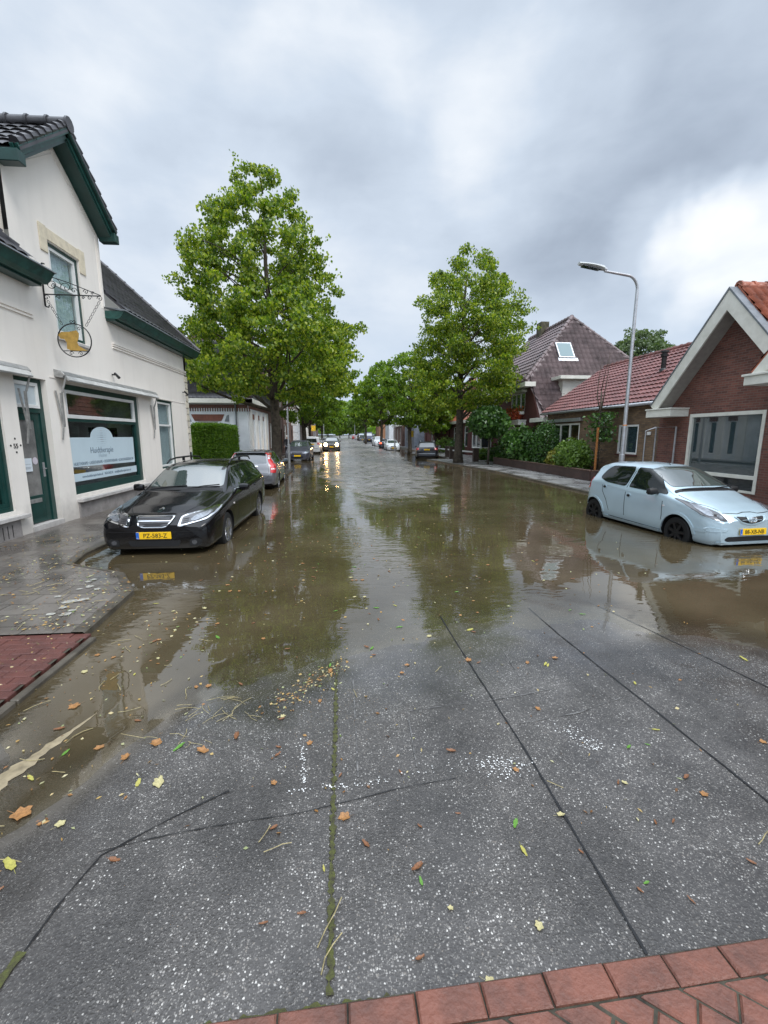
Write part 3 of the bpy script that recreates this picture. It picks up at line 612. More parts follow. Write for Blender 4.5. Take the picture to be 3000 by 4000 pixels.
def silt():
    mb = MB(); vs_ = []; n = 60
    for i in range(n + 1):
        t = i / n; x = -2.12 + .42 * t ** 1.4; y = 1.1 + 1.75 * t; w = .10 * math.sin(math.pi * min(1, .35 + t * .65)) * (1 + .25 * math.sin(i * .9) + .2 * math.sin(i * 2.3)); vs_ += [(x - w, y, .0015), (x, y, .006), (x + w * .8, y, .0015)]
    mb.add(vs_, [(3 * i + j, 3 * i + j + 1, 3 * i + j + 4, 3 * i + j + 3) for i in range(n) for j in (0, 1)]); tag(mb.build('silt_bank', mat('pale_silt', (.27, .22, .14), .4, var=.35, vscale=16, dirt=(.16, .13, .08)), smooth=True), kind='structure')
silt()
# wooded hill beyond the end of the street
def hill():
    V, F = grid_mesh(np.linspace(-900, 900, 60), np.linspace(520, 1100, 20), lambda x, y: 3 + 48 * np.exp(-((x - 20) / 420) ** 2) * sm(y, 520, 800) + 2 * wob(x / 60, y / 60))
    me = np_mesh('hill', V, F); me.materials.append(mat('wooded_hillside', (.035, .065, .045), .9, var=.4, vscale=.06)); me.polygons.foreach_set('use_smooth', [True] * len(me.polygons)); tag(link('hill', me), kind='structure')
hill()

# pale weathered blotches on the left pavement slabs
def blotches():
    rr = random.Random(3); mb = MB()
    for px, py in ((225, 2330), (245, 2375), (255, 2400), (280, 2385), (300, 2345), (330, 2340), (345, 2270), (365, 2262), (350, 2290), (200, 2400), (380, 2300), (310, 2300), (265, 2350)):
        r_ = ray(px, py); t = (.066 - CAMH) / r_[2]; x, y = r_[0] * t, r_[1] * t; z = ptop(y) + .004; s_ = rr.uniform(.03, .065); a0 = rr.random() * 6
        mb.poly([(x + s_ * rr.uniform(.6, 1.2) * math.cos(a0 + 6.283 * j / 11), y + s_ * rr.uniform(.6, 1.2) * math.sin(a0 + 6.283 * j / 11), z) for j in range(11)])
    tag(mb.build('pavement_stain', mat('pale_lichen', (.36, .35, .31), .6, var=.35, vscale=30)), kind='structure')
blotches()
# ---------------------------------------------------------------- cars: lofted bodies, panels laid on them
def text_obj(name, body, size, m, parent, mtx, extrude=.001, align='CENTER', sx=1.0):
    cu = bpy.data.curves.new('lettering', 'FONT'); cu.body = body; cu.size = size; cu.extrude = extrude; cu.align_x = align; cu.resolution_u = 2
    o = bpy.data.objects.new('lettering', cu); col.objects.link(o)
    dg = bpy.context.evaluated_depsgraph_get(); me = bpy.data.meshes.new_from_object(o.evaluated_get(dg)); bpy.data.objects.remove(o); bpy.data.curves.remove(cu)
    me.transform(mtx @ Matrix.Diagonal((sx, 1, 1, 1))); me.materials.clear(); me.materials.append(m)
    return link(name, me, parent)
FRONT = Matrix(((1, 0, 0, 0), (0, 0, -1, 0), (0, 1, 0, 0), (0, 0, 0, 1)))      # text facing -y, reading along +x
REAR = Matrix(((-1, 0, 0, 0), (0, 0, 1, 0), (0, 1, 0, 0), (0, 0, 0, 1)))       # facing +y
def itp(tab, y): return np.interp(y, [t[0] for t in tab], [t[1] for t in tab])
def smooth_itp(tab, y):
    e = .05; return (itp(tab, y - e) + 2 * itp(tab, y) + itp(tab, y + e) + itp(tab, y - e / 2) + itp(tab, y + e / 2)) / 6
def cr(P, n):                                # Catmull-Rom through the section points
    P = np.array(P); k = len(P); out = []
    for i in range(k - 1):
        p0 = P[max(i - 1, 0)]; p1 = P[i]; p2 = P[i + 1]; p3 = P[min(i + 2, k - 1)]
        for j in range(n):
            t = j / n; out.append(.5 * ((2 * p1) + (-p0 + p2) * t + (2 * p0 - 5 * p1 + 4 * p2 - p3) * t * t + (-p0 + 3 * p1 - 3 * p2 + p3) * t ** 3))
    out.append(P[-1]); return np.array(out)
def car_body_mesh(S, res=1.0, arches=True):
    L_ = S['L']; n = int(90 * res); t = np.linspace(0, 1, n); yy = L_ * (t - .055 * np.sin(2 * math.pi * t)); yy = np.unique(np.concatenate([yy, [.03, .08, L_ - .03, L_ - .08]]))
    yy.sort(); rows = []; ns = 5 if res > .6 else 3
    for y in yy:
        zt, zs, w, wr, zb, dr = [float(smooth_itp(S[k], y)) for k in ('zt', 'zs', 'w', 'wr', 'zb', 'dr')]
        zs = min(zs, zt - .03); h = zs - zb; wr = min(wr, w * .97)
        P = [(0, zb), (.80 * w, zb), (.955 * w, zb + .05), (.992 * w, zb + .30 * h), (w, zb + .62 * h), (.985 * w, zb + .86 * h), (.955 * w, zs), (wr + .25 * (.955 * w - wr), zs + .72 * (zt - dr - zs)), (wr, zt - dr), (wr * .84, zt - dr * .42), (wr * .45, zt - dr * .08), (0, zt)]
        rows.append([(p[0], y, p[1]) for p in cr(P, ns)])
    A = np.array(rows); ny, nx, _ = A.shape
    V = A.reshape(-1, 3); mir = A[:, 1:-1, :] * np.array([-1, 1, 1])
    V = np.concatenate([V, mir.reshape(-1, 3)]); o = ny * nx; m = nx - 2
    idx = lambda i, j: i * nx + j
    mid = lambda i, j: idx(i, j) if j in (0, nx - 1) else o + i * m + (j - 1)
    fs = []
    for i in range(ny - 1):
        for j in range(nx - 1):
            fs.append((idx(i, j), idx(i + 1, j), idx(i + 1, j + 1), idx(i, j + 1)))
            fs.append((mid(i, j + 1), mid(i + 1, j + 1), mid(i + 1, j), mid(i, j)))
    for i, s_ in ((0, 1), (ny - 1, -1)):
        loop = [idx(i, j) for j in range(nx)] + [mid(i, j) for j in range(nx - 2, 0, -1)]
        fs.append(tuple(loop[::s_]))
    me = bpy.data.meshes.new('body'); me.from_pydata([tuple(p) for p in V], [], fs)
    bm = bmesh.new(); bm.from_mesh(me); bmesh.ops.remove_doubles(bm, verts=bm.verts, dist=1e-5); bmesh.ops.recalc_face_normals(bm, faces=bm.faces)
    bvh = BVHTree.FromBMesh(bm); bm.to_mesh(me); bm.free()
    if arches:
        o1 = bpy.data.objects.new('b', me); col.objects.link(o1)
        cb = MB(); 
        for wy in S['wheels']:
            for s_ in (-1, 1):
                cb.lathe([(.0, 0), (S['arch'], 0), (S['arch'], .38), (0, .38)], (s_ * (S['W'] / 2 + .12), wy, S['wr_'] + .0), (-s_, 0, 0), 40)
        cm = bpy.data.meshes.new('c'); cm.from_pydata(cb.v, [], cb.f); bm = bmesh.new(); bm.from_mesh(cm); bmesh.ops.remove_doubles(bm, verts=bm.verts, dist=1e-3); bmesh.ops.recalc_face_normals(bm, faces=bm.faces); bm.to_mesh(cm); bm.free()
        o2 = bpy.data.objects.new('c', cm); col.objects.link(o2)
        md = o1.modifiers.new('x', 'BOOLEAN'); md.operation = 'DIFFERENCE'; md.object = o2; md.solver = 'EXACT'
        dg = bpy.context.evaluated_depsgraph_get(); me2 = bpy.data.meshes.new_from_object(o1.evaluated_get(dg))
        bpy.data.objects.remove(o1); bpy.data.objects.remove(o2)
        if len(me2.polygons) > 100: me = me2
        # faces inside the arches turn black
        me.materials.clear(); me.materials.append(S['paint']); me.materials.append(M['black_plastic'])
        for f in me.polygons:
            c = f.center
            for wy in S['wheels']:
                if math.hypot(c.y - wy, c.z - S['wr_']) < S['arch'] - .0005 + .002 and abs(c.x) > .3 and (abs(math.hypot(c.y - wy, c.z - S['wr_']) - S['arch']) < .012 or abs(f.normal.x) > .95 and abs(c.x) < S['W'] / 2 - .12): f.material_index = 1
            if c.z < float(itp(S['zb'], c.y)) + .015: f.material_index = 1
    else:
        me.materials.append(S['paint'])
    me.polygons.foreach_set('use_smooth', [True] * len(me.polygons))
    try: me.set_sharp_from_angle(angle=R(40))
    except Exception: pass
    return me, bvh
def rounded(pts, r, n=4):                     # round the corners of a 2D polygon
    out = []; k = len(pts)
    for i in range(k):
        a, b, c = Vector(pts[i - 1]), Vector(pts[i]), Vector(pts[(i + 1) % k]); d1 = (a - b); d2 = (c - b); rr = min(r, d1.length * .45, d2.length * .45)
        p = b + d1.normalized() * rr; q = b + d2.normalized() * rr
        for j in range(n + 1):
            t = j / n; out.append(tuple(p * (1 - t) ** 2 + b * 2 * t * (1 - t) + q * t * t))
    return out
def patch(name, bvh, pts, axis, m, parent, off=.004, rnd=.03, step=.07, label=None, thick=None, lim=9):
    """a panel outlined in side, front, rear or top view and laid on the body surface"""
    if rnd > 0: pts = rounded(pts, rnd)
    P = [Vector(p) for p in pts]; x0, x1 = min(p.x for p in P), max(p.x for p in P); y0, y1 = min(p.y for p in P), max(p.y for p in P)
    dense = []
    for i in range(len(P)):
        a, b = P[i], P[(i + 1) % len(P)]; n = max(1, int((b - a).length / step)); dense += [a + (b - a) * j / n for j in range(n)]
    g = [Vector((x, y)) for x in np.arange(x0 + step * .5, x1, step) for y in np.arange(y0 + step * .5, y1, step)]
    r = delaunay_2d_cdt(dense + g, [], [list(range(len(dense)))], 1, 1e-6)
    vs_ = []; D = {'front': Vector((0, 1, 0)), 'rear': Vector((0, -1, 0)), 'right': Vector((-1, 0, 0)), 'left': Vector((1, 0, 0)), 'top': Vector((0, 0, -1))}[axis]
    last = None; bad = set()
    for i, v in enumerate(r[0]):
        o = {'front': lambda: Vector((v.x, -2, v.y)), 'rear': lambda: Vector((v.x, 12, v.y)), 'right': lambda: Vector((4, v.x, v.y)), 'left': lambda: Vector((-4, v.x, v.y)), 'top': lambda: Vector((v.x, v.y, 5))}[axis]()
        h = bvh.ray_cast(o, D)
        if h[0] is None: bad.add(i); vs_.append(None); continue
        nrm = h[1] if h[1].dot(D) < 0 else -h[1]
        vs_.append(h[0] + nrm * off)
    keep = [f for f in r[2] if not any(i in bad for i in f)]
    used = sorted(set(i for f in keep for i in f)); mp = {u: k for k, u in enumerate(used)}
    if not used: return None
    me = bpy.data.meshes.new(name); me.from_pydata([vs_[u] for u in used], [], [[mp[i] for i in f] for f in keep])
    bm = bmesh.new(); bm.from_mesh(me)
    bmesh.ops.recalc_face_normals(bm, faces=bm.faces)
    s_ = sum((f.normal.dot(D) * f.calc_area()) for f in bm.faces)
    if s_ > 0: bmesh.ops.reverse_faces(bm, faces=bm.faces)
    # a rim folded back onto the body, so the panel has depth
    be = [e for e in bm.edges if len(e.link_faces) == 1]
    if be and off > 0:
        ex = bmesh.ops.extrude_edge_only(bm, edges=be); nv = [g_ for g_ in ex['geom'] if isinstance(g_, bmesh.types.BMVert)]
        for v in nv: v.co += D * (off * 2.2)
    bm.to_mesh(me); bm.free(); me.materials.append(m); me.polygons.foreach_set('use_smooth', [True] * len(me.polygons))
    try: me.set_sharp_from_angle(angle=R(35))
    except Exception: pass
    o = link(name, me, parent)
    if label: o['label'] = label
    return o
def mirror(pts): return [(-p[0], p[1]) for p in pts][::-1]
def line_poly(pts, w):                         # a thin band along a polyline
    P = [Vector(p) for p in pts]; a, b = [], []
    for i, p in enumerate(P):
        t = (P[min(i + 1, len(P) - 1)] - P[max(i - 1, 0)]).normalized(); n = Vector((-t.y, t.x)) * w / 2; a.append(tuple(p + n)); b.append(tuple(p - n))
    return a + b[::-1]
def make_wheel(root, x, y, r, w, s_, rimm, spokes=5, hub=True):
    t = MB(); a = (s_, 0, 0)
    t.lathe([(r * .66, -w / 2), (r * .93, -w / 2), (r, -w / 2 + .02), (r, w / 2 - .02), (r * .94, w / 2), (r * .68, w / 2), (r * .66, w / 2 - .02)], (x, y, r), a, 36)
    tyre = t.build('wheel', M['tyre'], root, smooth='auto')
    q = MB(); q.lathe([(r * .67, w / 2 - .035), (r * .67, w / 2 + .001), (r * .62, w / 2 - .004), (r * .60, w / 2 - .06), (.02, w / 2 - .07)], (x, y, r), a, 36)
    for k in range(spokes):
        an = 2 * math.pi * k / spokes + .3; dy, dz = math.cos(an), math.sin(an)
        c0 = Vector((x + s_ * (w / 2 - .018), y + dy * .04, r + dz * .04)); c1 = Vector((x + s_ * (w / 2 - .010), y + dy * r * .63, r + dz * r * .63))
        q.beam(c0, c1, .05 if spokes < 8 else .022, .02, up=(s_, 0, 0))
    q.lathe([(.055, w / 2 - .03), (.055, w / 2 - .008), (.0, w / 2 - .004)], (x, y, r), a, 16)
    q.build('rim', rimm, tyre, smooth='auto')
    return tyre
def number_plate(root, txt, y, z, face=-1, x=0, w=.52, h=.11, pts=None, tilt=0, yaw=0):
    base = Matrix.Translation((x, y, z)) @ Matrix.Rotation(yaw, 4, 'Z') @ Matrix.Rotation(tilt, 4, 'X')
    p = MB(); p.box(-w / 2, w / 2, -.006, .006, -h / 2, h / 2); o = p.build('number_plate', M['plate'], None, bevel=.003)
    f = FRONT if face < 0 else REAR; sg = -1 if face < 0 else 1; mtx = base
    def fin(ob):
        me = ob.data; me.transform(mtx); return ob
    fin(o); o.parent = root; ORG[o.name] = ORG[root.name].copy()
    b = MB(); e = -w / 2 * (1 if face < 0 else -1)
    b.box(e, e + .045 * (1 if face < 0 else -1), sg * .0065, sg * .009, -h / 2 + .003, h / 2 - .003); bo = b.build('plate_band', M['eu_blue'], None); fin(bo); bo.parent = o; ORG[bo.name] = ORG[root.name].copy()
    if txt:
        c = text_obj('plate_lettering', txt, .098, M['plate_text'], None, mtx @ Matrix.Translation((.022 * (1 if face < 0 else -1), sg * .0085, -.034)) @ f, .0012, sx=.92); c.parent = o
        n = text_obj('plate_lettering', 'NL', .022, M['white_paint'], None, mtx @ Matrix.Translation((e + .022 * (1 if face < 0 else -1), sg * .0105, -.045)) @ f, .0006); n.parent = o
    return o
def mirrors(root, y, z, w, m, sz=(.20, .10, .13), both=True, light=None):
    for s_ in (-1, 1):
        b = MB(); pts = []
        cx = s_ * (w + .12)
        b.lathe([(.012, -sz[0] / 2), (.065, -sz[0] / 2 + .02), (.075, 0), (.06, sz[0] / 2 - .02), (.012, sz[0] / 2)], (0, 0, 0), (1, 0, 0), 14)
        for i, v in enumerate(b.v): b.v[i] = (cx + v[0], y + v[1] * .75, z + v[2] * .95)
        b.beam((s_ * (w - .06), y + .02, z - .045), (cx, y, z - .03), .05, .03)
        o = b.build('side_mirror', m, root, smooth='auto')
        g = MB(); g.box(cx - .075, cx + .075, y + .056, y + .060, z - .045, z + .045); g.build('mirror_glass', M['glass_mirror'], o, bevel=.0)

M['car_glass_rear'] = glass_mat('car_rear_glass', (.02, .026, .028), ior=1.9)
SAAB = dict(L=4.83, W=1.79, wheels=(.93, 3.63), wr_=.315, arch=.365, paint=None,
    zt=[(0, .58), (.05, .66), (.18, .745), (.5, .83), (.95, .915), (1.32, .975), (1.42, 1.01), (2.10, 1.375), (2.35, 1.43), (2.9, 1.46), (3.6, 1.45), (4.25, 1.41), (4.42, 1.36), (4.66, 1.06), (4.76, .92), (4.83, .70)],
    zs=[(0, .54), (.05, .60), (.3, .70), (.9, .81), (1.4, .885), (2.4, .935), (4.2, .985), (4.6, .95), (4.76, .84), (4.83, .62)],
    w=[(0, .68), (.03, .755), (.10, .81), (.25, .845), (.55, .874), (1.0, .89), (4.0, .895), (4.45, .86), (4.7, .80), (4.83, .70)],
    wr=[(0, .50), (.2, .62), (.9, .70), (1.35, .735), (1.45, .72), (2.15, .605), (3.4, .60), (4.3, .57), (4.6, .64), (4.83, .60)],
    zb=[(0, .24), (.12, .19), (.6, .20), (4.0, .21), (4.7, .26), (4.83, .34)],
    dr=[(0, .03), (.9, .045), (1.4, .045), (2.1, .075), (4.3, .075), (4.6, .05), (4.83, .04)])
AYGO = dict(L=3.41, W=1.615, wheels=(.69, 3.03), wr_=.285, arch=.335, paint=None,
    zt=[(0, .60), (.04, .68), (.14, .755), (.35, .85), (.62, .93), (.80, .985), (.92, 1.03), (1.62, 1.385), (1.9, 1.435), (2.4, 1.455), (2.95, 1.43), (3.18, 1.36), (3.34, 1.02), (3.41, .80)],
    zs=[(0, .56), (.04, .62), (.2, .70), (.6, .83), (1.0, .905), (2.0, .955), (2.8, 1.03), (3.2, 1.0), (3.36, .85), (3.41, .70)],
    w=[(0, .55), (.03, .62), (.10, .69), (.25, .755), (.5, .792), (.9, .802), (2.9, .807), (3.2, .785), (3.34, .73), (3.41, .65)],
    wr=[(0, .42), (.2, .56), (.6, .64), (.85, .68), (.95, .675), (1.65, .565), (2.5, .555), (3.1, .53), (3.3, .58), (3.41, .54)],
    zb=[(0, .22), (.1, .175), (.5, .19), (2.8, .20), (3.3, .26), (3.41, .33)],
    dr=[(0, .04), (.5, .07), (.9, .07), (1.6, .085), (3.0, .085), (3.3, .06), (3.41, .05)])
def scale_spec(S, L=None, W=None, H=None, **kw):
    fl = (L or S['L']) / S['L']; fw = (W or S['W']) / S['W']; fh = (H / 1.46) if H else 1; T = dict(S)
    for k in ('zt', 'zs', 'dr'): T[k] = [(y * fl, v * fh) for y, v in S[k]]
    T['zb'] = [(y * fl, v) for y, v in S['zb']]
    for k in ('w', 'wr'): T[k] = [(y * fl, v * fw) for y, v in S[k]]
    T['L'] = S['L'] * fl; T['W'] = S['W'] * fw; T['wheels'] = tuple(w * fl for w in S['wheels']); T.update(kw); return T

def place(root, x, y, ang, z):
    root.location = (x, y, z); root.rotation_euler = (0, 0, R(ang)); return root

# ---- the black estate by the shop
def black_estate():
    S = SAAB; S['paint'] = paint_mat('black_car_paint', (.004, .004, .005), rough=.15, coat=.55)
    root = thing('parked_car', 'black estate car with chrome grille parked facing the camera beside the white shop', 'car')
    me, bvh = car_body_mesh(S, 1.3); link('body', me, root)
    G, GF = M['car_glass'], M['car_glass_front']
    patch('windscreen', bvh, [(-.665, 1.03), (.665, 1.03), (.575, 1.345), (.30, 1.385), (-.30, 1.385), (-.575, 1.345)], 'front', GF, root, .004, .05)
    patch('rear_window', bvh, [(-.58, 1.03), (.58, 1.03), (.50, 1.33), (-.50, 1.33)], 'rear', G, root, .004, .05)
    for s_ in ('left', 'right'):
        patch('side_window', bvh, [(1.72, .965), (2.62, .985), (2.60, 1.34), (2.28, 1.33), (2.05, 1.235)], s_, G, root, .004, .04)
        patch('side_window', bvh, [(2.70, .987), (3.42, 1.005), (3.36, 1.345), (2.68, 1.345)], s_, G, root, .004, .04)
        patch('side_window', bvh, [(3.52, 1.01), (4.34, 1.05), (4.16, 1.30), (3.47, 1.345)], s_, G, root, .004, .05)
        for lp in ([(1.60, .26), (1.58, .60), (1.66, .95)], [(2.66, .26), (2.67, .97)], [(3.44, .99), (3.46, .75), (3.30, .66), (3.22, .40), (3.20, .26)], [(1.66, .27), (3.2, .27)]):
            patch('door_seam', bvh, line_poly(lp, .010), s_, M['black_plastic'], root, .0015, 0, .1)
        for hy in (2.45, 3.28):
            patch('door_handle', bvh, [(hy - .10, .86), (hy + .10, .87), (hy + .10, .90), (hy - .10, .89)], s_, S['paint'], root, .022, .012)
        patch('trim_strip', bvh, line_poly([(1.70, .945), (3.4, .985), (4.36, 1.03)], .018), s_, M['chrome'], root, .005, 0, .12)
        patch('side_repeater', bvh, [(1.32, .72), (1.39, .72), (1.39, .75), (1.32, .75)], s_, M['white_lamp'], root, .006, .01)
        r = MB(); sx = -1 if s_ == 'left' else 1
        P = [(sx * .60, 2.22, 1.41), (sx * .602, 2.36, 1.47), (sx * .60, 2.7, 1.50), (sx * .59, 3.5, 1.50), (sx * .575, 4.05, 1.465), (sx * .57, 4.2, 1.40)]
        r.tube(P, [.014, .018, .018, .018, .018, .014], 8); r.beam((sx * .595, 3.1, 1.42), (sx * .595, 3.1, 1.50), .03, .05)
        r.build('roof_rail', M['black_plastic'], root, smooth='auto')
    # bonnet and its seams
    for s_ in (-1, 1):
        patch('bonnet_seam', bvh, line_poly([(s_ * .36, .16), (s_ * .50, .45), (s_ * .60, .9), (s_ * .68, 1.33)], .012), 'top', M['black_plastic'], root, .002, 0, .1)
    patch('bonnet_vent', bvh, [(-.10, 1.20), (.36, 1.20), (.28, 1.32), (-.04, 1.32)], 'top', M['black_plastic'], root, .003, .02)
    patch('cowl', bvh, [(-.70, 1.34), (.70, 1.34), (.67, 1.44), (-.67, 1.44)], 'top', M['black_plastic'], root, .003, .02)
    # grille
    gp = [(-.30, .715), (.30, .715), (.235, .60), (.15, .555), (-.15, .555), (-.235, .60)]
    fr = patch('grille', bvh, gp, 'front', M['chrome'], root, .016, .03, .04)
    patch('grille_opening', bvh, [(-.272, .700), (.272, .700), (.215, .605), (.14, .575), (-.14, .575), (-.215, .605)], 'front', M['black_plastic'], fr, .020, .02, .04)
    for z in (.595, .618, .668, .688):
        patch('grille_slat', bvh, line_poly([(-.24 + abs(z - .69) * .3, z), (.24 - abs(z - .69) * .3, z)], .008), 'front', M['lamp_dark'], fr, .024, 0, .05)
    patch('grille_bar', bvh, line_poly([(-.245, .643), (.245, .643)], .012), 'front', M['chrome'], fr, .027, 0, .05)
    for mir in (0, 1):
        f = mirror if mir else (lambda q: q)
        hp = [(.385, .705), (.46, .735), (.79, .80), (.845, .79), (.835, .72), (.76, .655), (.36, .565)]
        h = patch('headlight', bvh, f(hp), 'front', M['chrome'], root, .010, .025, .04)
        patch('headlight_housing', bvh, f([(.41, .695), (.48, .718), (.78, .778), (.815, .765), (.80, .725), (.73, .675), (.40, .592)]), 'front', M['lamp_dark'], h, .015, .02, .04)
        patch('headlight_lens', bvh, f([(.53, .655), (.58, .705), (.74, .752), (.785, .735), (.75, .69), (.66, .655), (.57, .632)]), 'front', M['lamp_glass'], h, .022, .03, .03)
        for z0 in (.615, .64, .665): patch('headlight_fin', bvh, f(line_poly([(.43, z0), (.51, z0 + .012)], .008)), 'front', M['black_plastic'], h, .019, 0, .05)
        c = [(.60 + .062 * math.cos(a), .325 + .048 * math.sin(a)) for a in np.linspace(0, 2 * math.pi, 14, endpoint=False)]
        fg = patch('fog_lamp', bvh, f([(.52 if 1 else 0, .27), (.70, .28), (.715, .36), (.66, .385), (.53, .37)]), 'front', M['black_plastic'], root, .006, .03, .04)
        patch('fog_lens', bvh, f([(.60 + .04 * math.cos(a), .325 + .036 * math.sin(a)) for a in np.linspace(0, 2 * math.pi, 14, endpoint=False)]), 'front', M['lamp_dark'], fg, .012, 0, .03)
        patch('tail_light', bvh, f([(.62, 1.0), (.80, .98), (.80, .78), (.66, .78)]), 'rear', M['red_lamp'], root, .006, .02)
    patch('lower_intake', bvh, [(-.40, .355), (.40, .355), (.36, .265), (-.36, .265)], 'front', M['black_plastic'], root, .004, .03)
    patch('bumper_seam', bvh, line_poly([(-.74, .50), (-.30, .49), (.30, .49), (.74, .50)], .006), 'front', M['black_plastic'], root, .002, 0, .06)
    patch('emblem', bvh, [(.042 * math.cos(a), .782 + .026 * math.sin(a)) for a in np.linspace(0, 2 * math.pi, 16, endpoint=False)], 'front', M['chrome'], root, .006, 0, .02)
    number_plate(root, 'PZ-583-Z', -.018, .44, -1)
    for s_ in (-1, 1):
        for wy in S['wheels']: make_wheel(root, s_ * .765, wy, .315, .205, s_, M['rim'], 5)
    mirrors(root, 1.78, .985, .86, S['paint'])
    w = MB(); 
    for a, b in (((-.60, 1.39, .995), (.02, 1.47, 1.05)), ((.05, 1.39, 1.00), (.60, 1.50, 1.06))): w.tube([a, tuple((Vector(a) + Vector(b)) / 2 + Vector((0, .0, .012))), b], .010, 6)
    w.build('wiper', M['black_plastic'], root)
    return place(root, -2.97, 6.92, -.5, -.115)
black_estate()

# ---- the pale blue hatchback
def blue_hatch():
    S = AYGO; S['paint'] = paint_mat('pale_blue_metallic_paint', (.46, .585, .65), metal=.3, rough=.35)
    root = thing('parked_car', 'pale blue metallic hatchback with black wheels parked in the flood', 'car')
    me, bvh = car_body_mesh(S, 1.3); link('body', me, root)
    G, GF = M['car_glass'], M['car_glass_front']
    patch('windscreen', bvh, [(-.60, 1.065), (-.30, 1.075), (.30, 1.075), (.60, 1.065), (.535, 1.345), (.28, 1.39), (-.28, 1.39), (-.535, 1.345)], 'front', GF, root, .009, .05, .04)
    patch('rear_window', bvh, [(-.52, 1.05), (.52, 1.05), (.46, 1.32), (-.46, 1.32)], 'rear', G, root, .004, .05)
    for s_ in ('left', 'right'):
        patch('side_window', bvh, [(.99, .935), (1.98, .965), (1.965, 1.365), (1.70, 1.355), (1.42, 1.25)], s_, G, root, .009, .05, .04)
        patch('side_window', bvh, [(2.06, .97), (2.64, 1.0), (2.92, 1.08), (2.87, 1.26), (2.72, 1.35), (2.05, 1.37)], s_, G, root, .009, .07, .04)
        for lp in ([(1.06, .27), (1.03, .55), (1.06, .93)], [(2.02, .26), (2.03, .75), (2.015, 1.36)], [(2.80, 1.05), (2.74, .80), (2.60, .62), (2.50, .40)], [(1.06, .27), (2.5, .29)]):
            patch('door_seam', bvh, line_poly(lp, .014), s_, M['black_plastic'], root, .0015, 0, .1)
        for hy, hz in ((1.93, .80), (2.68, .90)):
            h = patch('door_handle', bvh, [(hy + .062 * math.cos(a), hz + .046 * math.sin(a)) for a in np.linspace(0, 2 * math.pi, 14, endpoint=False)], s_, S['paint'], root, .006, 0, .03)
            patch('handle_recess', bvh, [(hy + .044 * math.cos(a), hz - .004 + .028 * math.sin(a)) for a in np.linspace(0, 2 * math.pi, 12, endpoint=False)], s_, M['black_plastic'], h, .009, 0, .03)
        patch('sill', bvh, [(1.08, .225), (2.66, .235), (2.66, .285), (1.08, .275)], s_, S['paint'], root, .018, .02)
        patch('side_repeater', bvh, [(.985, .72), (1.03, .72), (1.03, .745), (.985, .745)], s_, M['white_lamp'], root, .008, .01)
        patch('bumper_strip', bvh, [(.16, .40), (.34, .40), (.34, .46), (.16, .46)], s_, S['paint'], root, .010, .02)
        # flared arches
        for wy in S['wheels']:
            arc = [(wy + (S['arch'] + .022) * math.cos(a), S['wr_'] + (S['arch'] + .022) * math.sin(a)) for a in np.linspace(R(8), R(172), 18)]
            patch('wheel_arch', bvh, line_poly(arc, .045), s_, S['paint'], root, .012, 0, .06)
    patch('bonnet_seam', bvh, line_poly([(-.46, .725), (-.2, .715), (-.08, .735), (.08, .735), (.2, .715), (.46, .725)], .008), 'front', M['black_plastic'], root, .002, 0, .06)
    for s_ in (-1, 1): patch('bonnet_seam', bvh, line_poly([(s_ * .47, .20), (s_ * .60, .5), (s_ * .655, .85)], .008), 'top', M['black_plastic'], root, .002, 0, .08)
    patch('cowl', bvh, [(-.66, .90), (-.3, .86), (.3, .86), (.66, .90), (.64, .97), (-.64, .97)], 'top', M['black_plastic'], root, .004, .03)
    for mir in (0, 1):
        f = mirror if mir else (lambda q: q)
        h = patch('headlight', bvh, f([(.44, .60), (.62, .61), (.735, .68), (.765, .79), (.745, .90), (.67, .86), (.50, .73)]), 'front', M['lamp_dark'], root, .008, .03, .035)
        patch('headlight_reflector', bvh, f([(.655 + .072 * math.cos(a), .755 + .085 * math.sin(a)) for a in np.linspace(0, 2 * math.pi, 18, endpoint=False)]), 'front', M['lamp_glass'], h, .014, 0, .03)
        patch('headlight_reflector', bvh, f([(.545 + .038 * math.cos(a), .655 + .030 * math.sin(a)) for a in np.linspace(0, 2 * math.pi, 14, endpoint=False)]), 'front', M['lamp_glass'], h, .014, 0, .03)
        patch('bumper_strip', bvh, f([(.43, .475), (.70, .50), (.73, .455), (.70, .425), (.50, .435)]), 'front', S['paint'], root, .014, .03)
        patch('tail_light', bvh, f([(.60, 1.06), (.72, 1.02), (.74, .80), (.66, .78)]), 'rear', M['red_lamp'], root, .01, .03)
        patch('tail_light_side', bvh, [(3.22, .82), (3.34, .82), (3.28, 1.04), (3.20, 1.06)], 'left' if mir else 'right', M['red_lamp'], root, .01, .02)
    g = patch('grille', bvh, [(-.27, .675), (-.1, .665), (.1, .665), (.27, .675), (.20, .60), (.08, .565), (-.08, .565), (-.20, .60)], 'front', M['black_plastic'], root, .005, .03, .03)
    patch('grille_nose', bvh, [(-.10, .68), (.10, .68), (.075, .585), (-.075, .585)], 'front', S['paint'], g, .016, .03, .03)
    patch('grille_lip', bvh, line_poly([(-.30, .67), (-.21, .59), (-.08, .55), (.08, .55), (.21, .59), (.30, .67)], .018), 'front', S['paint'], g, .012, 0, .05)
    em = MB()
    def ell(cx, cz, a_, b_, r=.006): em.tube([(cx + a_ * math.cos(t), -.028, cz + b_ * math.sin(t)) for t in np.linspace(0, 2 * math.pi, 22)], r, 6, cap=False)
    ell(0, .63, .066, .045); ell(0, .630, .018, .042, .005); ell(0, .645, .045, .016, .005)
    em.build('emblem', M['chrome'], g)
    patch('lower_intake', bvh, [(-.50, .30), (-.44, .345), (.44, .345), (.50, .30), (.44, .262), (-.44, .262)], 'front', M['black_plastic'], root, .006, .03)
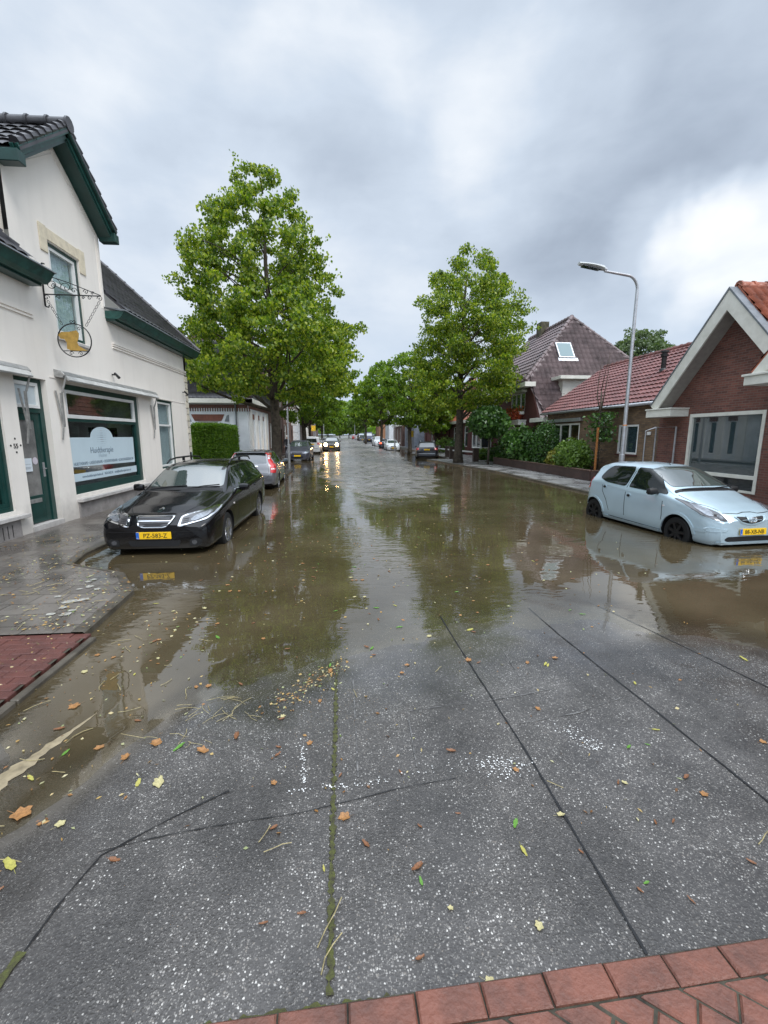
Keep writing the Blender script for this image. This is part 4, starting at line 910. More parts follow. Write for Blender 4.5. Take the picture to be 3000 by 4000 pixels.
    patch('bumper_lip', bvh, line_poly([(-.60, .245), (-.4, .235), (.4, .235), (.60, .245)], .035), 'front', S['paint'], root, .02, 0, .06)
    number_plate(root, '88-XB-NB', -.020, .425, -1, x=.03, tilt=R(-4))
    for s_ in (-1, 1):
        for wy in S['wheels']: make_wheel(root, s_ * .69, wy, .283, .175, s_, M['rim_black'], 7)
    mirrors(root, 1.20, .975, .775, M['black_plastic'])
    w = MB(); w.tube([(-.50, .93, 1.035), (0.1, .90, 1.05), (.55, .97, 1.07)], .011, 6); w.build('wiper', M['black_plastic'], root)
    a = MB(); a.tube([(0, 1.80, 1.42), (0, 1.93, 1.50)], .006, 6); a.build('aerial', M['black_plastic'], root)
    return place(root, 6.74, 6.66, 5.0, -.165)
blue_hatch()

# ---- the silver estate behind, seen from the rear
def silver_estate():
    S = scale_spec(SAAB, L=4.52, W=1.77, H=1.45, wheels=(.85, 3.50)); S['paint'] = paint_mat('grey_metallic_paint', (.17, .175, .19), metal=.5, rough=.35)
    S['zt'] = [(0, .62), (.05, .70), (.3, .80), (.8, .90), (1.15, .97), (1.9, 1.36), (2.2, 1.43), (3.0, 1.46), (3.9, 1.42), (4.10, 1.38), (4.36, 1.02), (4.44, .86), (4.52, .66)]
    S['wr'] = [(0, .5), (.9, .70), (1.2, .73), (1.95, .61), (3.3, .60), (4.1, .565), (4.4, .68), (4.52, .66)]
    S['w'] = [(0, .6), (.1, .75), (.5, .86), (1, .885), (3.8, .885), (4.2, .865), (4.44, .82), (4.52, .74)]
    root = thing('parked_car', 'grey estate car with tall red tail lights parked behind the black estate', 'car')
    me, bvh = car_body_mesh(S, 1.0); link('body', me, root)
    patch('rear_window', bvh, [(-.56, 1.02), (.56, 1.02), (.50, 1.325), (-.50, 1.325)], 'rear', M['car_glass_rear'], root, .004, .04)
    patch('windscreen', bvh, [(-.65, 1.03), (.65, 1.03), (.57, 1.34), (-.57, 1.34)], 'front', M['car_glass_front'], root, .004, .05)
    for s_ in ('left', 'right'):
        patch('side_window', bvh, [(1.5, .965), (2.4, .985), (2.38, 1.34), (2.1, 1.33), (1.9, 1.24)], s_, M['car_glass'], root, .004, .04)
        patch('side_window', bvh, [(2.47, .987), (3.2, 1.0), (3.15, 1.345), (2.46, 1.345)], s_, M['car_glass'], root, .004, .04)
        patch('side_window', bvh, [(3.28, 1.01), (4.0, 1.05), (3.86, 1.31), (3.24, 1.345)], s_, M['car_glass'], root, .004, .04)
        for lp in ([(2.43, .28), (2.44, .97)], [(3.24, 1.0), (3.22, .72), (3.04, .5)]): patch('door_seam', bvh, line_poly(lp, .01), s_, M['black_plastic'], root, .0015, 0, .1)
        patch('door_handle', bvh, [(3.05, .86), (3.24, .87), (3.24, .90), (3.05, .89)], s_, S['paint'], root, .022, .01)
        f = mirror if s_ == 'left' else (lambda q: q)
        t = patch('tail_light', bvh, f([(.55, 1.355), (.615, 1.35), (.70, 1.06), (.845, .96), (.85, .70), (.69, .71), (.665, .96), (.60, 1.08)]), 'rear', M['red_lamp'], root, .012, .02, .04)
        patch('tail_light_lens', bvh, f([(.715, .80), (.82, .81), (.82, .86), (.70, .85)]), 'rear', M['white_lamp'], t, .017, .01)
        patch('tail_light_lens', bvh, f([(.59, 1.15), (.645, 1.15), (.62, 1.28), (.575, 1.28)]), 'rear', M['white_lamp'], t, .017, .01)
        patch('tail_light_side', bvh, [(4.26, .71), (4.42, .70), (4.36, .95), (4.24, .97)], s_, M['red_lamp'], root, .010, .02)
        patch('tail_light_side', bvh, [(4.14, 1.05), (4.30, 1.02), (4.06, 1.36), (3.98, 1.36)], s_, M['red_lamp'], root, .012, .015)
    patch('tailgate_seam', bvh, line_poly([(-.60, 1.0), (-.63, .62), (-.55, .53), (.55, .53), (.63, .62), (.60, 1.0)], .010), 'rear', M['black_plastic'], root, .002, 0, .08)
    patch('bumper_step', bvh, line_poly([(-.74, .50), (.74, .50)], .03), 'rear', S['paint'], root, .03, 0, .08)
    patch('tailgate_handle', bvh, [(-.28, .90), (.28, .90), (.26, .945), (-.26, .945)], 'rear', M['chrome'], root, .016, .01)
    number_plate(root, '', 4.535, .80, 1)
    sp = MB(); sp.box(-.52, .52, 4.06, 4.20, 1.375, 1.395); sp.build('spoiler', S['paint'], root, bevel=.006)
    for s_ in (-1, 1):
        for wy in S['wheels']: make_wheel(root, s_ * .755, wy, .315, .205, s_, M['rim'], 5)
    mirrors(root, 1.55, .985, .86, S['paint'])
    rot = 183.2; a = R(rot); f = Vector((math.sin(a), -math.cos(a), 0)); rear = Vector((-3.25, 15.2, 0)); nose = rear + f * S['L']
    return place(root, nose.x, nose.y, rot, -.12)
silver_estate()

# ---- a plainer builder for the cars down the street
def street_car(label, spec, c, x, y, ang, z, kind='front', plate='', rails=False, van=False, group='cars parked along the street', metal=.3, name='parked_car', cat='car', lamps=False):
    S = dict(spec); S['paint'] = paint_mat('car_paint', c, metal=metal, rough=.35, coat=.45)
    root = thing(name, label, cat, group=group); me, bvh = car_body_mesh(S, .45, arches=False); link('body', me, root)
    L_ = S['L']; W_ = S['W']; H = max(v for _, v in S['zt']); k = H / 1.46; fl = L_ / 4.83; z0 = 1.03 * k; z1 = 1.35 * k; hw = W_ / 2
    if van: z0, z1 = .98 * k, 1.30 * k
    patch('windscreen', bvh, [(-hw * .74, z0), (hw * .74, z0), (hw * .64, z1), (-hw * .64, z1)], 'front', M['car_glass_front'], root, .006, .05, .12)
    patch('rear_window', bvh, [(-hw * .64, z0), (hw * .64, z0), (hw * .56, z1 * .985), (-hw * .56, z1 * .985)], 'rear', M['car_glass_rear'] if kind == 'rear' else M['car_glass'], root, .006, .05, .12)
    roof = [t for t in S['zt'] if t[1] > H * .97]; ya, yb = roof[0][0], roof[-1][0]
    for s_ in ('left', 'right'):
        n = 1 if van else 2; a0, b0 = ya - .35, (ya + 1.0 if van else yb + .1)
        for i in range(n):
            u0 = a0 + (b0 - a0) * i / n + (.04 if i else 0); u1 = a0 + (b0 - a0) * (i + 1) / n - .04
            patch('side_window', bvh, [(u0 - (.25 if i == 0 else 0), z0 - .05), (u1, z0 - .03), (u1 - (.12 if i == n - 1 else 0), z1 - .02), (u0 + .15 if i == 0 else u0, z1 - .03)], s_, M['car_glass'], root, .006, .04, .15)
        f = mirror if s_ == 'left' else (lambda q: q)
        h = patch('headlight', bvh, f([(hw * .50, .60 * k), (hw * .88, .64 * k), (hw * .90, .80 * k), (hw * .62, .72 * k)]), 'front', M['lamp_glass'], root, .010, .03, .08)
        if kind == 'rear' and lamps: tm = M['brake_lamp']
        else: tm = M['red_lamp']
        patch('tail_light', bvh, f([(hw * .66, .82 * k), (hw * .92, .80 * k), (hw * .90, 1.0 * k), (hw * .70, .98 * k)]), 'rear', tm, root, .012, .02, .08)
        for wy in S['wheels']: make_wheel(root, (-1 if s_ == 'left' else 1) * (hw - .075), wy, S['wr_'], .20, -1 if s_ == 'left' else 1, M['rim'], 5)
        ar = [(0, 0)]
        for wy in S['wheels']:
            r_ = S['wr_'] + .055; arc = [(wy + r_ * math.cos(a), S['wr_'] + r_ * math.sin(a)) for a in np.linspace(R(-8), R(188), 14)]
            patch('wheel_arch', bvh, arc, s_, M['black_plastic'], root, .004, 0, .12)
        if rails:
            sx = -1 if s_ == 'left' else 1; q = MB(); q.tube([(sx * .56, ya + .1, H - .03), (sx * .565, ya + .3, H + .05), (sx * .55, yb - .2, H + .05), (sx * .54, yb, H - .04)], .018, 6); q.build('roof_rail', M['galv'], root)
    patch('grille', bvh, [(-hw * .42, .68 * k), (hw * .42, .68 * k), (hw * .36, .56 * k), (-hw * .36, .56 * k)], 'front', M['black_plastic'], root, .008, .03, .1)
    patch('lower_intake', bvh, [(-hw * .5, .42 * k), (hw * .5, .42 * k), (hw * .44, .29 * k), (-hw * .44, .29 * k)], 'front', M['black_plastic'], root, .008, .03, .1)
    patch('bumper_seam', bvh, line_poly([(-hw * .8, .52 * k), (hw * .8, .52 * k)], .02), 'rear', M['chrome'] if kind == 'rear' else M['black_plastic'], root, .01, 0, .1)
    if kind == 'front': number_plate(root, plate, -.025, .46 * k, -1)
    else: number_plate(root, plate, L_ + .01, .84 * k, 1)
    mirrors(root, ya - .55, z0 - .02, hw - .03, S['paint'])
    if kind == 'rear':
        a = R(180 + ang); f = Vector((math.sin(a), -math.cos(a), 0)); nose = Vector((x, y, 0)) + f * L_; return place(root, nose.x, nose.y, 180 + ang, z)
    return place(root, x, y, ang, z)
M['brake_lamp'] = mat('lit_brake_lamp', (1, .06, .02), .3, var=0, emit=6)
MPV = scale_spec(AYGO, L=4.3, W=1.80, H=1.62, wr_=.32); MPV['zb'] = [(0, .24), (4.3, .26)]
HATCH = scale_spec(AYGO, L=3.85, W=1.66, H=1.44, wr_=.30)
EST = scale_spec(SAAB, L=4.8, W=1.84, H=1.47)
SUV = scale_spec(SAAB, L=4.6, W=1.85, H=1.70, wr_=.36)
VAN = dict(L=4.2, W=1.72, wheels=(.8, 3.45), wr_=.31, arch=.36, zt=[(0, .66), (.06, .78), (.3, .92), (.8, 1.06), (1.0, 1.12), (1.55, 1.68), (1.9, 1.80), (4.0, 1.82), (4.12, 1.74), (4.2, 1.0)], zs=[(0, .6), (.3, .8), (1, .98), (4.1, 1.0), (4.2, .9)],
    w=[(0, .62), (.12, .76), (.5, .85), (4.0, .86), (4.2, .83)], wr=[(0, .5), (.8, .72), (1.5, .70), (4.1, .70), (4.2, .70)], zb=[(0, .24), (4.2, .28)], dr=[(0, .04), (1, .06), (1.6, .08), (4.1, .08), (4.2, .06)])
BIGVAN = scale_spec(VAN, L=5.6, W=2.0, H=1.46); BIGVAN['zt'] = [(0, .8), (.06, 1.0), (.3, 1.15), (.8, 1.25), (1.5, 2.2), (1.8, 2.4), (5.4, 2.42), (5.5, 2.35), (5.6, 1.2)]; BIGVAN['zs'] = [(0, .7), (.3, 1.0), (1, 1.2), (5.5, 1.2), (5.6, 1.1)]
street_car('dark grey family car facing the camera behind the left lime tree', MPV, (.075, .075, .095), -3.5, 32.3, 0, -.12, 'front', '', metal=.4)
street_car('small white van seen from behind beyond the dark grey family car', VAN, (.62, .63, .64), -3.45, 45.5, 0, -.10, 'rear', van=True, name='parked_van', cat='van', metal=0)
street_car('dark red-brown hatchback parked beyond the white van on the left side', HATCH, (.030, .018, .020), -2.95, 52.5, 0, -.05, 'rear')
street_car('dark car with lit brake lights waiting far down the left side of the street', HATCH, (.05, .05, .055), -2.9, 66, 0, .02, 'rear', lamps=True)
street_car('black estate car with silver roof rails seen from behind beyond the right lime tree', EST, (.008, .008, .014), 6.42, 35.0, -12, -.13, 'rear', rails=True, metal=.1)
street_car('small white hatchback parked facing the camera beside the left end of the dark brick bungalow', HATCH, (.62, .64, .64), 5.65, 52.5, 0, -.1, 'front', metal=0)
street_car('dark hatchback half hidden by a tree trunk behind the small white hatchback', HATCH, (.03, .03, .035), 5.35, 59.5, -3, -.08, 'rear', lamps=True)
street_car('white off-road car parked behind the dark hatchback on the right side', SUV, (.60, .61, .62), 5.5, 70.5, 3, -.05, 'front', metal=0)
street_car('tall dark blue van parked on the right side far down the street', BIGVAN, (.015, .018, .045), 5.0, 96, 0, .12, 'front', van=True, name='parked_van', cat='van')
street_car('dark small car parked beyond the tall dark blue van', HATCH, (.08, .08, .09), 4.4, 118, 0, .25, 'front')
street_car('silver car parked far down the right side before the red car', HATCH, (.5, .5, .52), 3.6, 132, 0, .35, 'rear')
street_car('red car parked farthest down the right side of the street', HATCH, (.30, .02, .025), 2.9, 143, 0, .42, 'rear', metal=0)
# the vehicle coming up the street with its headlights on
M['headlight_on'] = mat('lit_headlight', (1, .60, .24), .3, var=0, emit=110)
def oncoming():
    root = street_car('car driving towards the camera with bright headlights on in the flooded street', SUV, (.05, .05, .055), -1.62, 50, 0, .02, 'front', group='cars driving in the street', name='driving_car')
    for s_ in (-1, 1):
        b = MB(); b.lathe([(.02, -.02), (.15, .0), (.16, .03)], (s_ * .62, -.02, .80), (0, 1, 0), 16)
        b.build('lit_headlight', M['headlight_on'], root)
oncoming()
# ---------------------------------------------------------------- building helpers
def wall_mesh(mb, P, outline, holes, n, depth=.14):
    """flat wall: outline and rectangular holes in (u,z); P(u,z,d) gives the 3D point, d = distance behind the face"""
    pts = [Vector(p) for p in outline]; fc = [list(range(len(pts)))]; hs = []
    segs = []
    for h in holes:
        u0, u1, z0, z1 = h; b = len(pts); pts += [Vector(q) for q in ((u0, z0), (u1, z0), (u1, z1), (u0, z1))]; hs.append(list(range(b, b + 4)))
    segs = [(i, (i + 1) % len(outline)) for i in range(len(outline))]
    for h in hs: segs += [(h[i], h[(i + 1) % 4]) for i in range(4)]
    r = delaunay_2d_cdt(pts, segs, [], 0, 1e-6)
    def inside(c, poly):
        ins = False; k = len(poly)
        for i in range(k):
            a, b = poly[i], poly[(i + 1) % k]
            if (a[1] > c[1]) != (b[1] > c[1]) and c[0] < (b[0] - a[0]) * (c[1] - a[1]) / (b[1] - a[1]) + a[0]: ins = not ins
        return ins
    F = []
    for f in r[2]:
        c = sum((r[0][i] for i in f), Vector((0, 0))) / len(f)
        if inside(c, outline) and not any(h[0] < c.x < h[1] and h[2] < c.y < h[3] for h in holes): F.append(tuple(f))
    mb.add([P(v.x, v.y, 0) for v in r[0]], F)
    for u0, u1, z0, z1 in holes:
        q = [(u0, z0), (u1, z0), (u1, z1), (u0, z1)]
        mb.add([P(*p, 0) for p in q] + [P(*p, depth) for p in q], [(i, (i + 1) % 4, 4 + (i + 1) % 4, 4 + i) for i in range(4)])
def PX(X, s):                                   # wall facing the street: s=+1 faces +x (left side), -1 faces -x (right side)
    return lambda u, z, d=0: (X - s * d, u, z)
def PY(Y):                                      # wall facing the camera (-y)
    return lambda u, z, d=0: (u, Y + d, z)
def pbox(mb, P, u0, u1, z0, z1, d0, d1):
    a = P(u0, z0, d0); b = P(u1, z1, d1); mb.box(min(a[0], b[0]), max(a[0], b[0]), min(a[1], b[1]), max(a[1], b[1]), z0, z1)
def window(root, P, u0, u1, z0, z1, d=.10, fr=.06, mfr=None, mg=None, bars_u=(), bars_z=(), sill=None, back='room', label=None, outer=None, curtain=None):
    mfr = mfr or M['white_paint']; mg = mg or M['glass_dark']
    f = MB()
    pbox(f, P, u0, u0 + fr, z0, z1, d - .05, d + .03); pbox(f, P, u1 - fr, u1, z0, z1, d - .05, d + .03)
    pbox(f, P, u0 + fr, u1 - fr, z1 - fr, z1, d - .05, d + .03); pbox(f, P, u0 + fr, u1 - fr, z0, z0 + fr, d - .05, d + .03)
    for b in bars_u: pbox(f, P, b - fr / 2, b + fr / 2, z0 + fr, z1 - fr, d - .047, d + .027)
    for b in bars_z: pbox(f, P, u0 + fr, u1 - fr, b - fr / 2, b + fr / 2, d - .045, d + .025)
    w = f.build('window', mfr, root)
    if label: w['label'] = label
    g = MB(); pbox(g, P, u0 + fr * .6, u1 - fr * .6, z0 + fr * .6, z1 - fr * .6, d - .004, d + .004); g.build('pane', mg, w)
    if outer:
        o = MB(); e = outer[0]
        pbox(o, P, u0 - e, u0, z0 - e, z1 + e, .04, d + .05); pbox(o, P, u1, u1 + e, z0 - e, z1 + e, .04, d + .05); pbox(o, P, u0, u1, z1, z1 + e, .04, d + .05); pbox(o, P, u0, u1, z0 - e, z0, .04, d + .05)
        o.build('outer_frame', outer[1], w)
    if sill:
        s_ = MB(); pbox(s_, P, u0 - sill[1], u1 + sill[1], z0 - sill[2], z0 - sill[2] + .06, -sill[3], d); s_.build('sill', sill[0], w, bevel=.004)
    if back == 'room':
        b = MB(); pbox(b, P, u0, u1, z0, z1, d + 1.2, d + 1.25); pbox(b, P, u0 - .03, u0, z0, z1, d + .1, d + 1.2); pbox(b, P, u1, u1 + .03, z0, z1, d + .1, d + 1.2); pbox(b, P, u0, u1, z0 - .04, z0, d + .1, d + 1.2); pbox(b, P, u0, u1, z1, z1 + .04, d + .1, d + 1.2)
        b.build('room', M['interior'], w)
    if curtain:
        c = MB(); n = 60; a0, a1 = u0 + .02, u1 - .02; vs_ = []
        for i in range(n + 1):
            u = a0 + (a1 - a0) * i / n; dd = d + .07 + .016 * math.sin(i * 1.1); vs_ += [P(u, z0, dd), P(u, z1, dd)]
        c.add(vs_, [(2 * i, 2 * i + 2, 2 * i + 3, 2 * i + 1) for i in range(n)]); c.build('curtain', curtain, w, smooth=True)
    return w
def tile_roof(name, O, U, Vv, poly, m, parent, tw=.25, ch=.33, amp=.028, lift=.03, seg=5):
    """pantiles on the plane O + u*U + v*V (U along the eave, V up the slope), clipped to a convex outline"""
    O, U, Vv = Vector(O), Vector(U).normalized(), Vector(Vv).normalized(); Nn = U.cross(Vv).normalized()
    if Nn.z < 0: Nn = -Nn
    u0, u1 = min(p[0] for p in poly), max(p[0] for p in poly); v0, v1 = min(p[1] for p in poly), max(p[1] for p in poly)
    us = np.arange(u0, u1 + tw / seg, tw / seg); vr = []
    v = v0
    while v < v1: vr += [(v, lift), (min(v + ch - .004, v1), 0.0)]; v += ch
    rows = len(vr); ph = (us - u0) / tw
    prof = amp * np.abs(np.sin(math.pi * ph)) ** .7 * np.where((ph % 1) < .999, 1, 1)
    A = np.array([[u, vv, prof[i] + l] for (vv, l) in vr for i, u in enumerate(us)]); nx = len(us)
    jit = np.repeat(np.random.default_rng(3).uniform(-.003, .003, rows), nx); A[:, 2] += jit
    o, uu, v_, nn = [np.array(x) for x in (O, U, Vv, Nn)]
    V = o + A[:, :1] * uu + A[:, 1:2] * v_ + A[:, 2:] * nn
    i = np.arange(nx - 1)[None, :] + np.arange(rows - 1)[:, None] * nx; F = np.stack([i, i + 1, i + nx + 1, i + nx], -1).reshape(-1, 4)
    me = np_mesh(name, V, F)
    bm = bmesh.new(); bm.from_mesh(me)
    c = (sum(p[0] for p in poly) / len(poly), sum(p[1] for p in poly) / len(poly)); C3 = O + U * c[0] + Vv * c[1]
    for k in range(len(poly)):
        a, b = poly[k], poly[(k + 1) % len(poly)]; pa = O + U * a[0] + Vv * a[1]; pb = O + U * b[0] + Vv * b[1]; nrm = (pb - pa).cross(Nn)
        if nrm.length < 1e-6: continue
        if nrm.dot(C3 - pa) > 0: nrm = -nrm
        bmesh.ops.bisect_plane(bm, geom=bm.verts[:] + bm.edges[:] + bm.faces[:], plane_co=pa + nrm.normalized() * .002, plane_no=nrm, clear_outer=True)
    # deck below the tiles
    vs_ = [bm.verts.new(O + U * p[0] + Vv * p[1] - Nn * .05) for p in poly]; vt = [bm.verts.new(O + U * p[0] + Vv * p[1] - Nn * .005) for p in poly]
    bm.faces.new(vs_)
    for k in range(len(poly)): bm.faces.new((vs_[k], vs_[(k + 1) % len(poly)], vt[(k + 1) % len(poly)], vt[k]))
    bmesh.ops.recalc_face_normals(bm, faces=bm.faces[-len(poly) - 1:])
    for f in bm.faces:
        if f.normal.dot(Nn) < -.5 and f.calc_center_median().dot(Nn) > (O.dot(Nn) - .004): f.normal_flip()
    bm.to_mesh(me); bm.free(); me.materials.append(m); box_uv(me)
    return link(name, me, parent)
def ridge_tiles(parent, a, b, m, r=.10, step=.36, name='ridge_tiles'):
    a, b = Vector(a), Vector(b); n = max(1, int((b - a).length / step)); mb = MB()
    for i in range(n):
        p = a + (b - a) * (i / n); q = a + (b - a) * ((i + 1.06) / n); mb.tube([p, p + (q - p) * .12, p + (q - p) * .14, q], [r * 1.18, r * 1.18, r, r * .95], 10)
    return mb.build(name, m, parent, smooth='auto')
SC = 1.142

# ---------------------------------------------------------------- the white shop on the left
def white_shop():
    X = -5.86; P = PX(X, 1); root = thing('shop_house', 'white rendered shop with dark green timber, steep gable and therapy sign in its window', 'building', (X, 12, .1), None)
    ww = M['white_wall']; gr = M['green']
    y0, y1 = 4.0, 17.5
    door = (8.63, 9.50, .14, 2.92); shop = (10.05, 13.42, .56, 2.92); sh2 = (5.2, 8.25, .52, 2.75); w2 = (14.7, 15.95, .78, 2.97); up = (10.08, 11.12, 3.88, 5.66)
    outl = [(y0, .0), (y1, .0), (y1, 4.72), (12.10, 4.72), (12.10, 6.60), (10.58, 7.66), (9.02, 6.60), (9.02, 4.68), (y0, 4.68)]
    mb = MB(); wall_mesh(mb, P, outl, [door, shop, sh2, w2, up], None, .16)
    # side walls and back
    mb.box(-13, X, y1 - .2, y1 - .003, 0, 4.7); mb.poly([(X, y1 - .002, 4.7), (-9.6, y1 - .002, 8.55), (-13, y1 - .002, 4.9), (-13, y1 - .002, 4.7)])
    mb.box(-8.6, X - .17, 11.95, 12.095, 4.5, 6.58); mb.box(-8.6, X - .17, 9.025, 9.16, 4.5, 6.58)
    wall = mb.build('wall', ww, root)
    # mouldings: string courses, corner blocks, framed gable edge
    t = MB()
    for z in (4.04, 4.10, 4.145): t.box(X, X + .028 + (z - 4.0) * .12, 12.25, 17.42, z - .018, z + .012)
    for z in (4.04, 4.10): t.box(X, X + .03, 4.2, 9.35, z - .018, z + .012)
    for off in (.10, .16):
        for a, b in (((12.10 - off, 4.9), (12.10 - off, 6.60 - off * .5)), ((12.10 - off, 6.60 - off * .5), (10.58, 7.66 - off * 1.15)), ((10.58, 7.66 - off * 1.15), (9.02 + off, 6.60 - off * .5))):
            t.beam((X + .006, a[0], a[1]), (X + .006, b[0], b[1]), .012, .012)
    t.box(X, X + .012, 9.62, 17.3, 2.985, 2.997)
    t.build('moulding', ww, root)
    q = MB()
    for i in range(12):
        z = 1.22 + i * .232; w_ = .26 if i % 2 else .18
        if z < 3.9: q.box(X - .001, X + .022, y1 - w_, y1 + .02, z, z + .205)
    q.build('corner_blocks', mat('cream_corner_stone', (.66, .61, .50), .75, var=.08), root, bevel=.006)
    # plinths
    for q_ in ((X, X + .035, 10.08, 13.42, .02, .40), (X, X + .035, 5.0, 8.28, .02, .38), (X + .001, X + .02, 13.9, 17.48, .02, .32)): pl = MB(); pl.box(*q_); pl.build('plinth', M['grey_plinth'], root)
    sl = MB(); sl.box(X - .05, X + .12, 10.05, 13.46, .40, .475); sl.box(X - .05, X + .12, 5.0, 8.44, .38, .45); sl.build('sill', M['sill_stone'], root, bevel=.008)
    v = MB()
    for k in range(4): v.box(X + .036, X + .038, 7.72 + k * .11, 7.735 + k * .11, .08, .30)
    v.build('air_vent', M['black_plastic'], root)
    # door with light above, set back
    d = MB()
    for (a, b, c, e) in ((8.63, 8.70, .14, 2.92), (9.38, 9.50, .14, 2.92), (8.70, 9.38, 2.84, 2.92), (8.70, 9.38, 2.27, 2.36)): pbox(d, P, a, b, c, e, .10, .17)
    fr = d.build('door_frame', gr, root, bevel=.004)
    tw = MB()
    for (a, b, c, e) in ((8.70, 8.765, 2.36, 2.84), (9.315, 9.38, 2.36, 2.84), (8.765, 9.315, 2.775, 2.84), (8.765, 9.315, 2.36, 2.425)): pbox(tw, P, a, b, c, e, .085, .14)
    tr = tw.build('transom_window', M['white_paint'], root, bevel=.004); g = MB(); pbox(g, P, 8.76, 9.32, 2.42, 2.78, .115, .12); g.build('pane', M['frost'], tr)
    dl = MB(); L0, L1, Z0, Z1 = 8.70, 9.38, .17, 2.27
    for (a, b, c, e) in ((L0, L0 + .10, Z0, Z1), (L1 - .16, L1, Z0, Z1), (L0 + .10, L1 - .16, 2.13, Z1), (L0 + .10, L1 - .16, Z0, .70)): pbox(dl, P, a, b, c, e, .125, .165)
    dr = dl.build('door', gr, root, bevel=.004)
    g = MB(); pbox(g, P, L0 + .09, L1 - .15, .69, 2.14, .148, .154); g.build('door_glass', mat('frosted_door_glass', (.22, .215, .205), .12, var=.25, vscale=2.5, coat=.6), dr)
    g = MB(); pbox(g, P, 8.80, 9.14, .56, .64, .117, .126); g.build('letter_box', M['alu'], dr, bevel=.003)
    g = MB(); pbox(g, P, 9.28, 9.335, 1.04, 1.32, .115, .126); g.tube([P(9.305, 1.2, .12), P(9.305, 1.2, .07), P(9.215, 1.2, .065)], .010, 8); g.build('door_handle', M['galv'], dr)
    g = MB(); pbox(g, P, 8.74, 8.99, 1.17, 1.42, .118, .121); pn = g.build('paper_notice', mat('notice_paper', (.66, .72, .76), .6, var=0), dr)
    g = MB()
    for z, a, b in ((1.305, 8.80, 8.95), (1.25, 8.79, 8.96), (1.235, 8.80, 8.95), (1.22, 8.79, 8.94)): pbox(g, P, a, b, z, z + .004, .1165, .118)
    g.build('notice_lines', M['lead'], pn)
    g = MB(); g.lathe([(.07, -.002), (.07, .002), (0, .003)], P(9.12, 1.36, .142), (1, 0, 0), 20); g.build('door_sticker', mat('pink_sticker', (.60, .55, .60), .5, var=0), dr)
    st = MB(); st.box(X - .165, X + .02, 8.60, 9.52, .05, .15); st.build('doorstep', M['sill_stone'], root)
    # shop window
    f = MB()
    for (a, b, c, e) in ((10.05, 10.13, .56, 2.92), (13.22, 13.42, .56, 2.92), (10.13, 13.22, 2.80, 2.92), (10.13, 13.22, .56, .73), (10.13, 13.22, 2.14, 2.21)): pbox(f, P, a, b, c, e, .05, .165)
    sw = f.build('shop_window', gr, root, bevel=.005)
    f = MB()
    for (a, b, c, e) in ((10.13, 10.17, 2.21, 2.80), (13.15, 13.22, 2.21, 2.80), (10.17, 13.15, 2.73, 2.80), (10.17, 13.15, 2.21, 2.29)): pbox(f, P, a, b, c, e, .035, .11)
    f.build('transom_frame', M['white_paint'], sw, bevel=.004)
    g = MB(); pbox(g, P, 10.15, 13.18, 2.27, 2.75, .075, .083); pbox(g, P, 10.12, 13.24, .72, 2.15, .10, .108); g.build('pane', M['glass'], sw)
    rm = MB(); pbox(rm, P, 9.8, 13.6, .5, 3.0, 2.6, 2.65); pbox(rm, P, 9.8, 9.85, .5, 3.0, .2, 2.6); pbox(rm, P, 13.55, 13.6, .5, 3.0, .2, 2.6); pbox(rm, P, 9.8, 13.6, .45, .5, .2, 2.6); pbox(rm, P, 9.8, 13.6, 3.0, 3.05, .2, 2.6)
    rm.build('room', mat('shop_room', (.60, .57, .54), .9, var=.15), sw)
    sh = MB()
    for z in (1.55, 1.78, 2.0): pbox(sh, P, 12.15, 13.1, z, z + .02, .5, .75)
    for u in (12.15, 12.62, 13.08): pbox(sh, P, u, u + .02, 1.4, 2.05, .5, .75)
    for k in range(8): pbox(sh, P, 12.22 + k * .11, 12.27 + k * .11, 1.80, 1.80 + .06 + .03 * (k % 3), .55, .62)
    sh.build('shelf_rack', M['black_plastic'], sw)
    # sign film with its half round top
    bl = mat('pale_blue_sign_film', (.56, .68, .74), .4, var=.02)
    D = .094
    arch = [(u, z) for u, z in ((10.14, 1.16), (13.08, 1.11), (13.10, 1.80), (12.02, 1.80))] + [(11.50 + .50 * math.cos(a), 1.80 + .25 * math.sin(a)) for a in np.linspace(0.06, math.pi - .06, 16)] + [(10.98, 1.80), (10.14, 1.80)]
    s_ = MB(); s_.prism([P(u, z, D) for u, z in arch], (-.003, 0, 0)); sg = s_.build('shop_sign', bl, sw)
    s_ = MB(); s_.prism([P(u, z, D) for u, z in ((10.15, .83), (13.14, .83), (13.14, 1.005), (10.15, 1.005))], (-.003, 0, 0)); s_.build('sign_band', bl, sg)
    tm = mat('sign_lettering_grey', (.16, .22, .28), .5, var=0); tf = mat('sign_lettering_faint', (.40, .50, .56), .5, var=0)
    TX = Matrix(((0, 0, 1, X - D + .003), (1, 0, 0, 0), (0, 1, 0, 0), (0, 0, 0, 1)))
    # Huidtherapie reads with increasing y seen from the street
    def put(txt, u, z, size, m_, sx=1.0, al='CENTER'): text_obj('sign_lettering', txt, size, m_, sg, TX @ Matrix.Translation((u, z, 0)), .0012, al, sx)
    put('Huidtherapie', 11.45, 1.435, .20, tm, .98); put('Heino', 11.45, 1.325, .15, tf, 1.0)
    put('HUIDTHERAPIE \u2022 LASERTHERAPIE \u2022 OEDEEMTHERAPIE \u2022 SCHOONHEIDSSALON', 11.62, 1.185, .098, tm, .80)
    put('www.huidtherapie-heino.nl    0626368218    info@huidtherapie-heino.nl', 11.65, .895, .085, tm, .92)
    dt = MB(); dt2 = MB(); dt3 = MB()
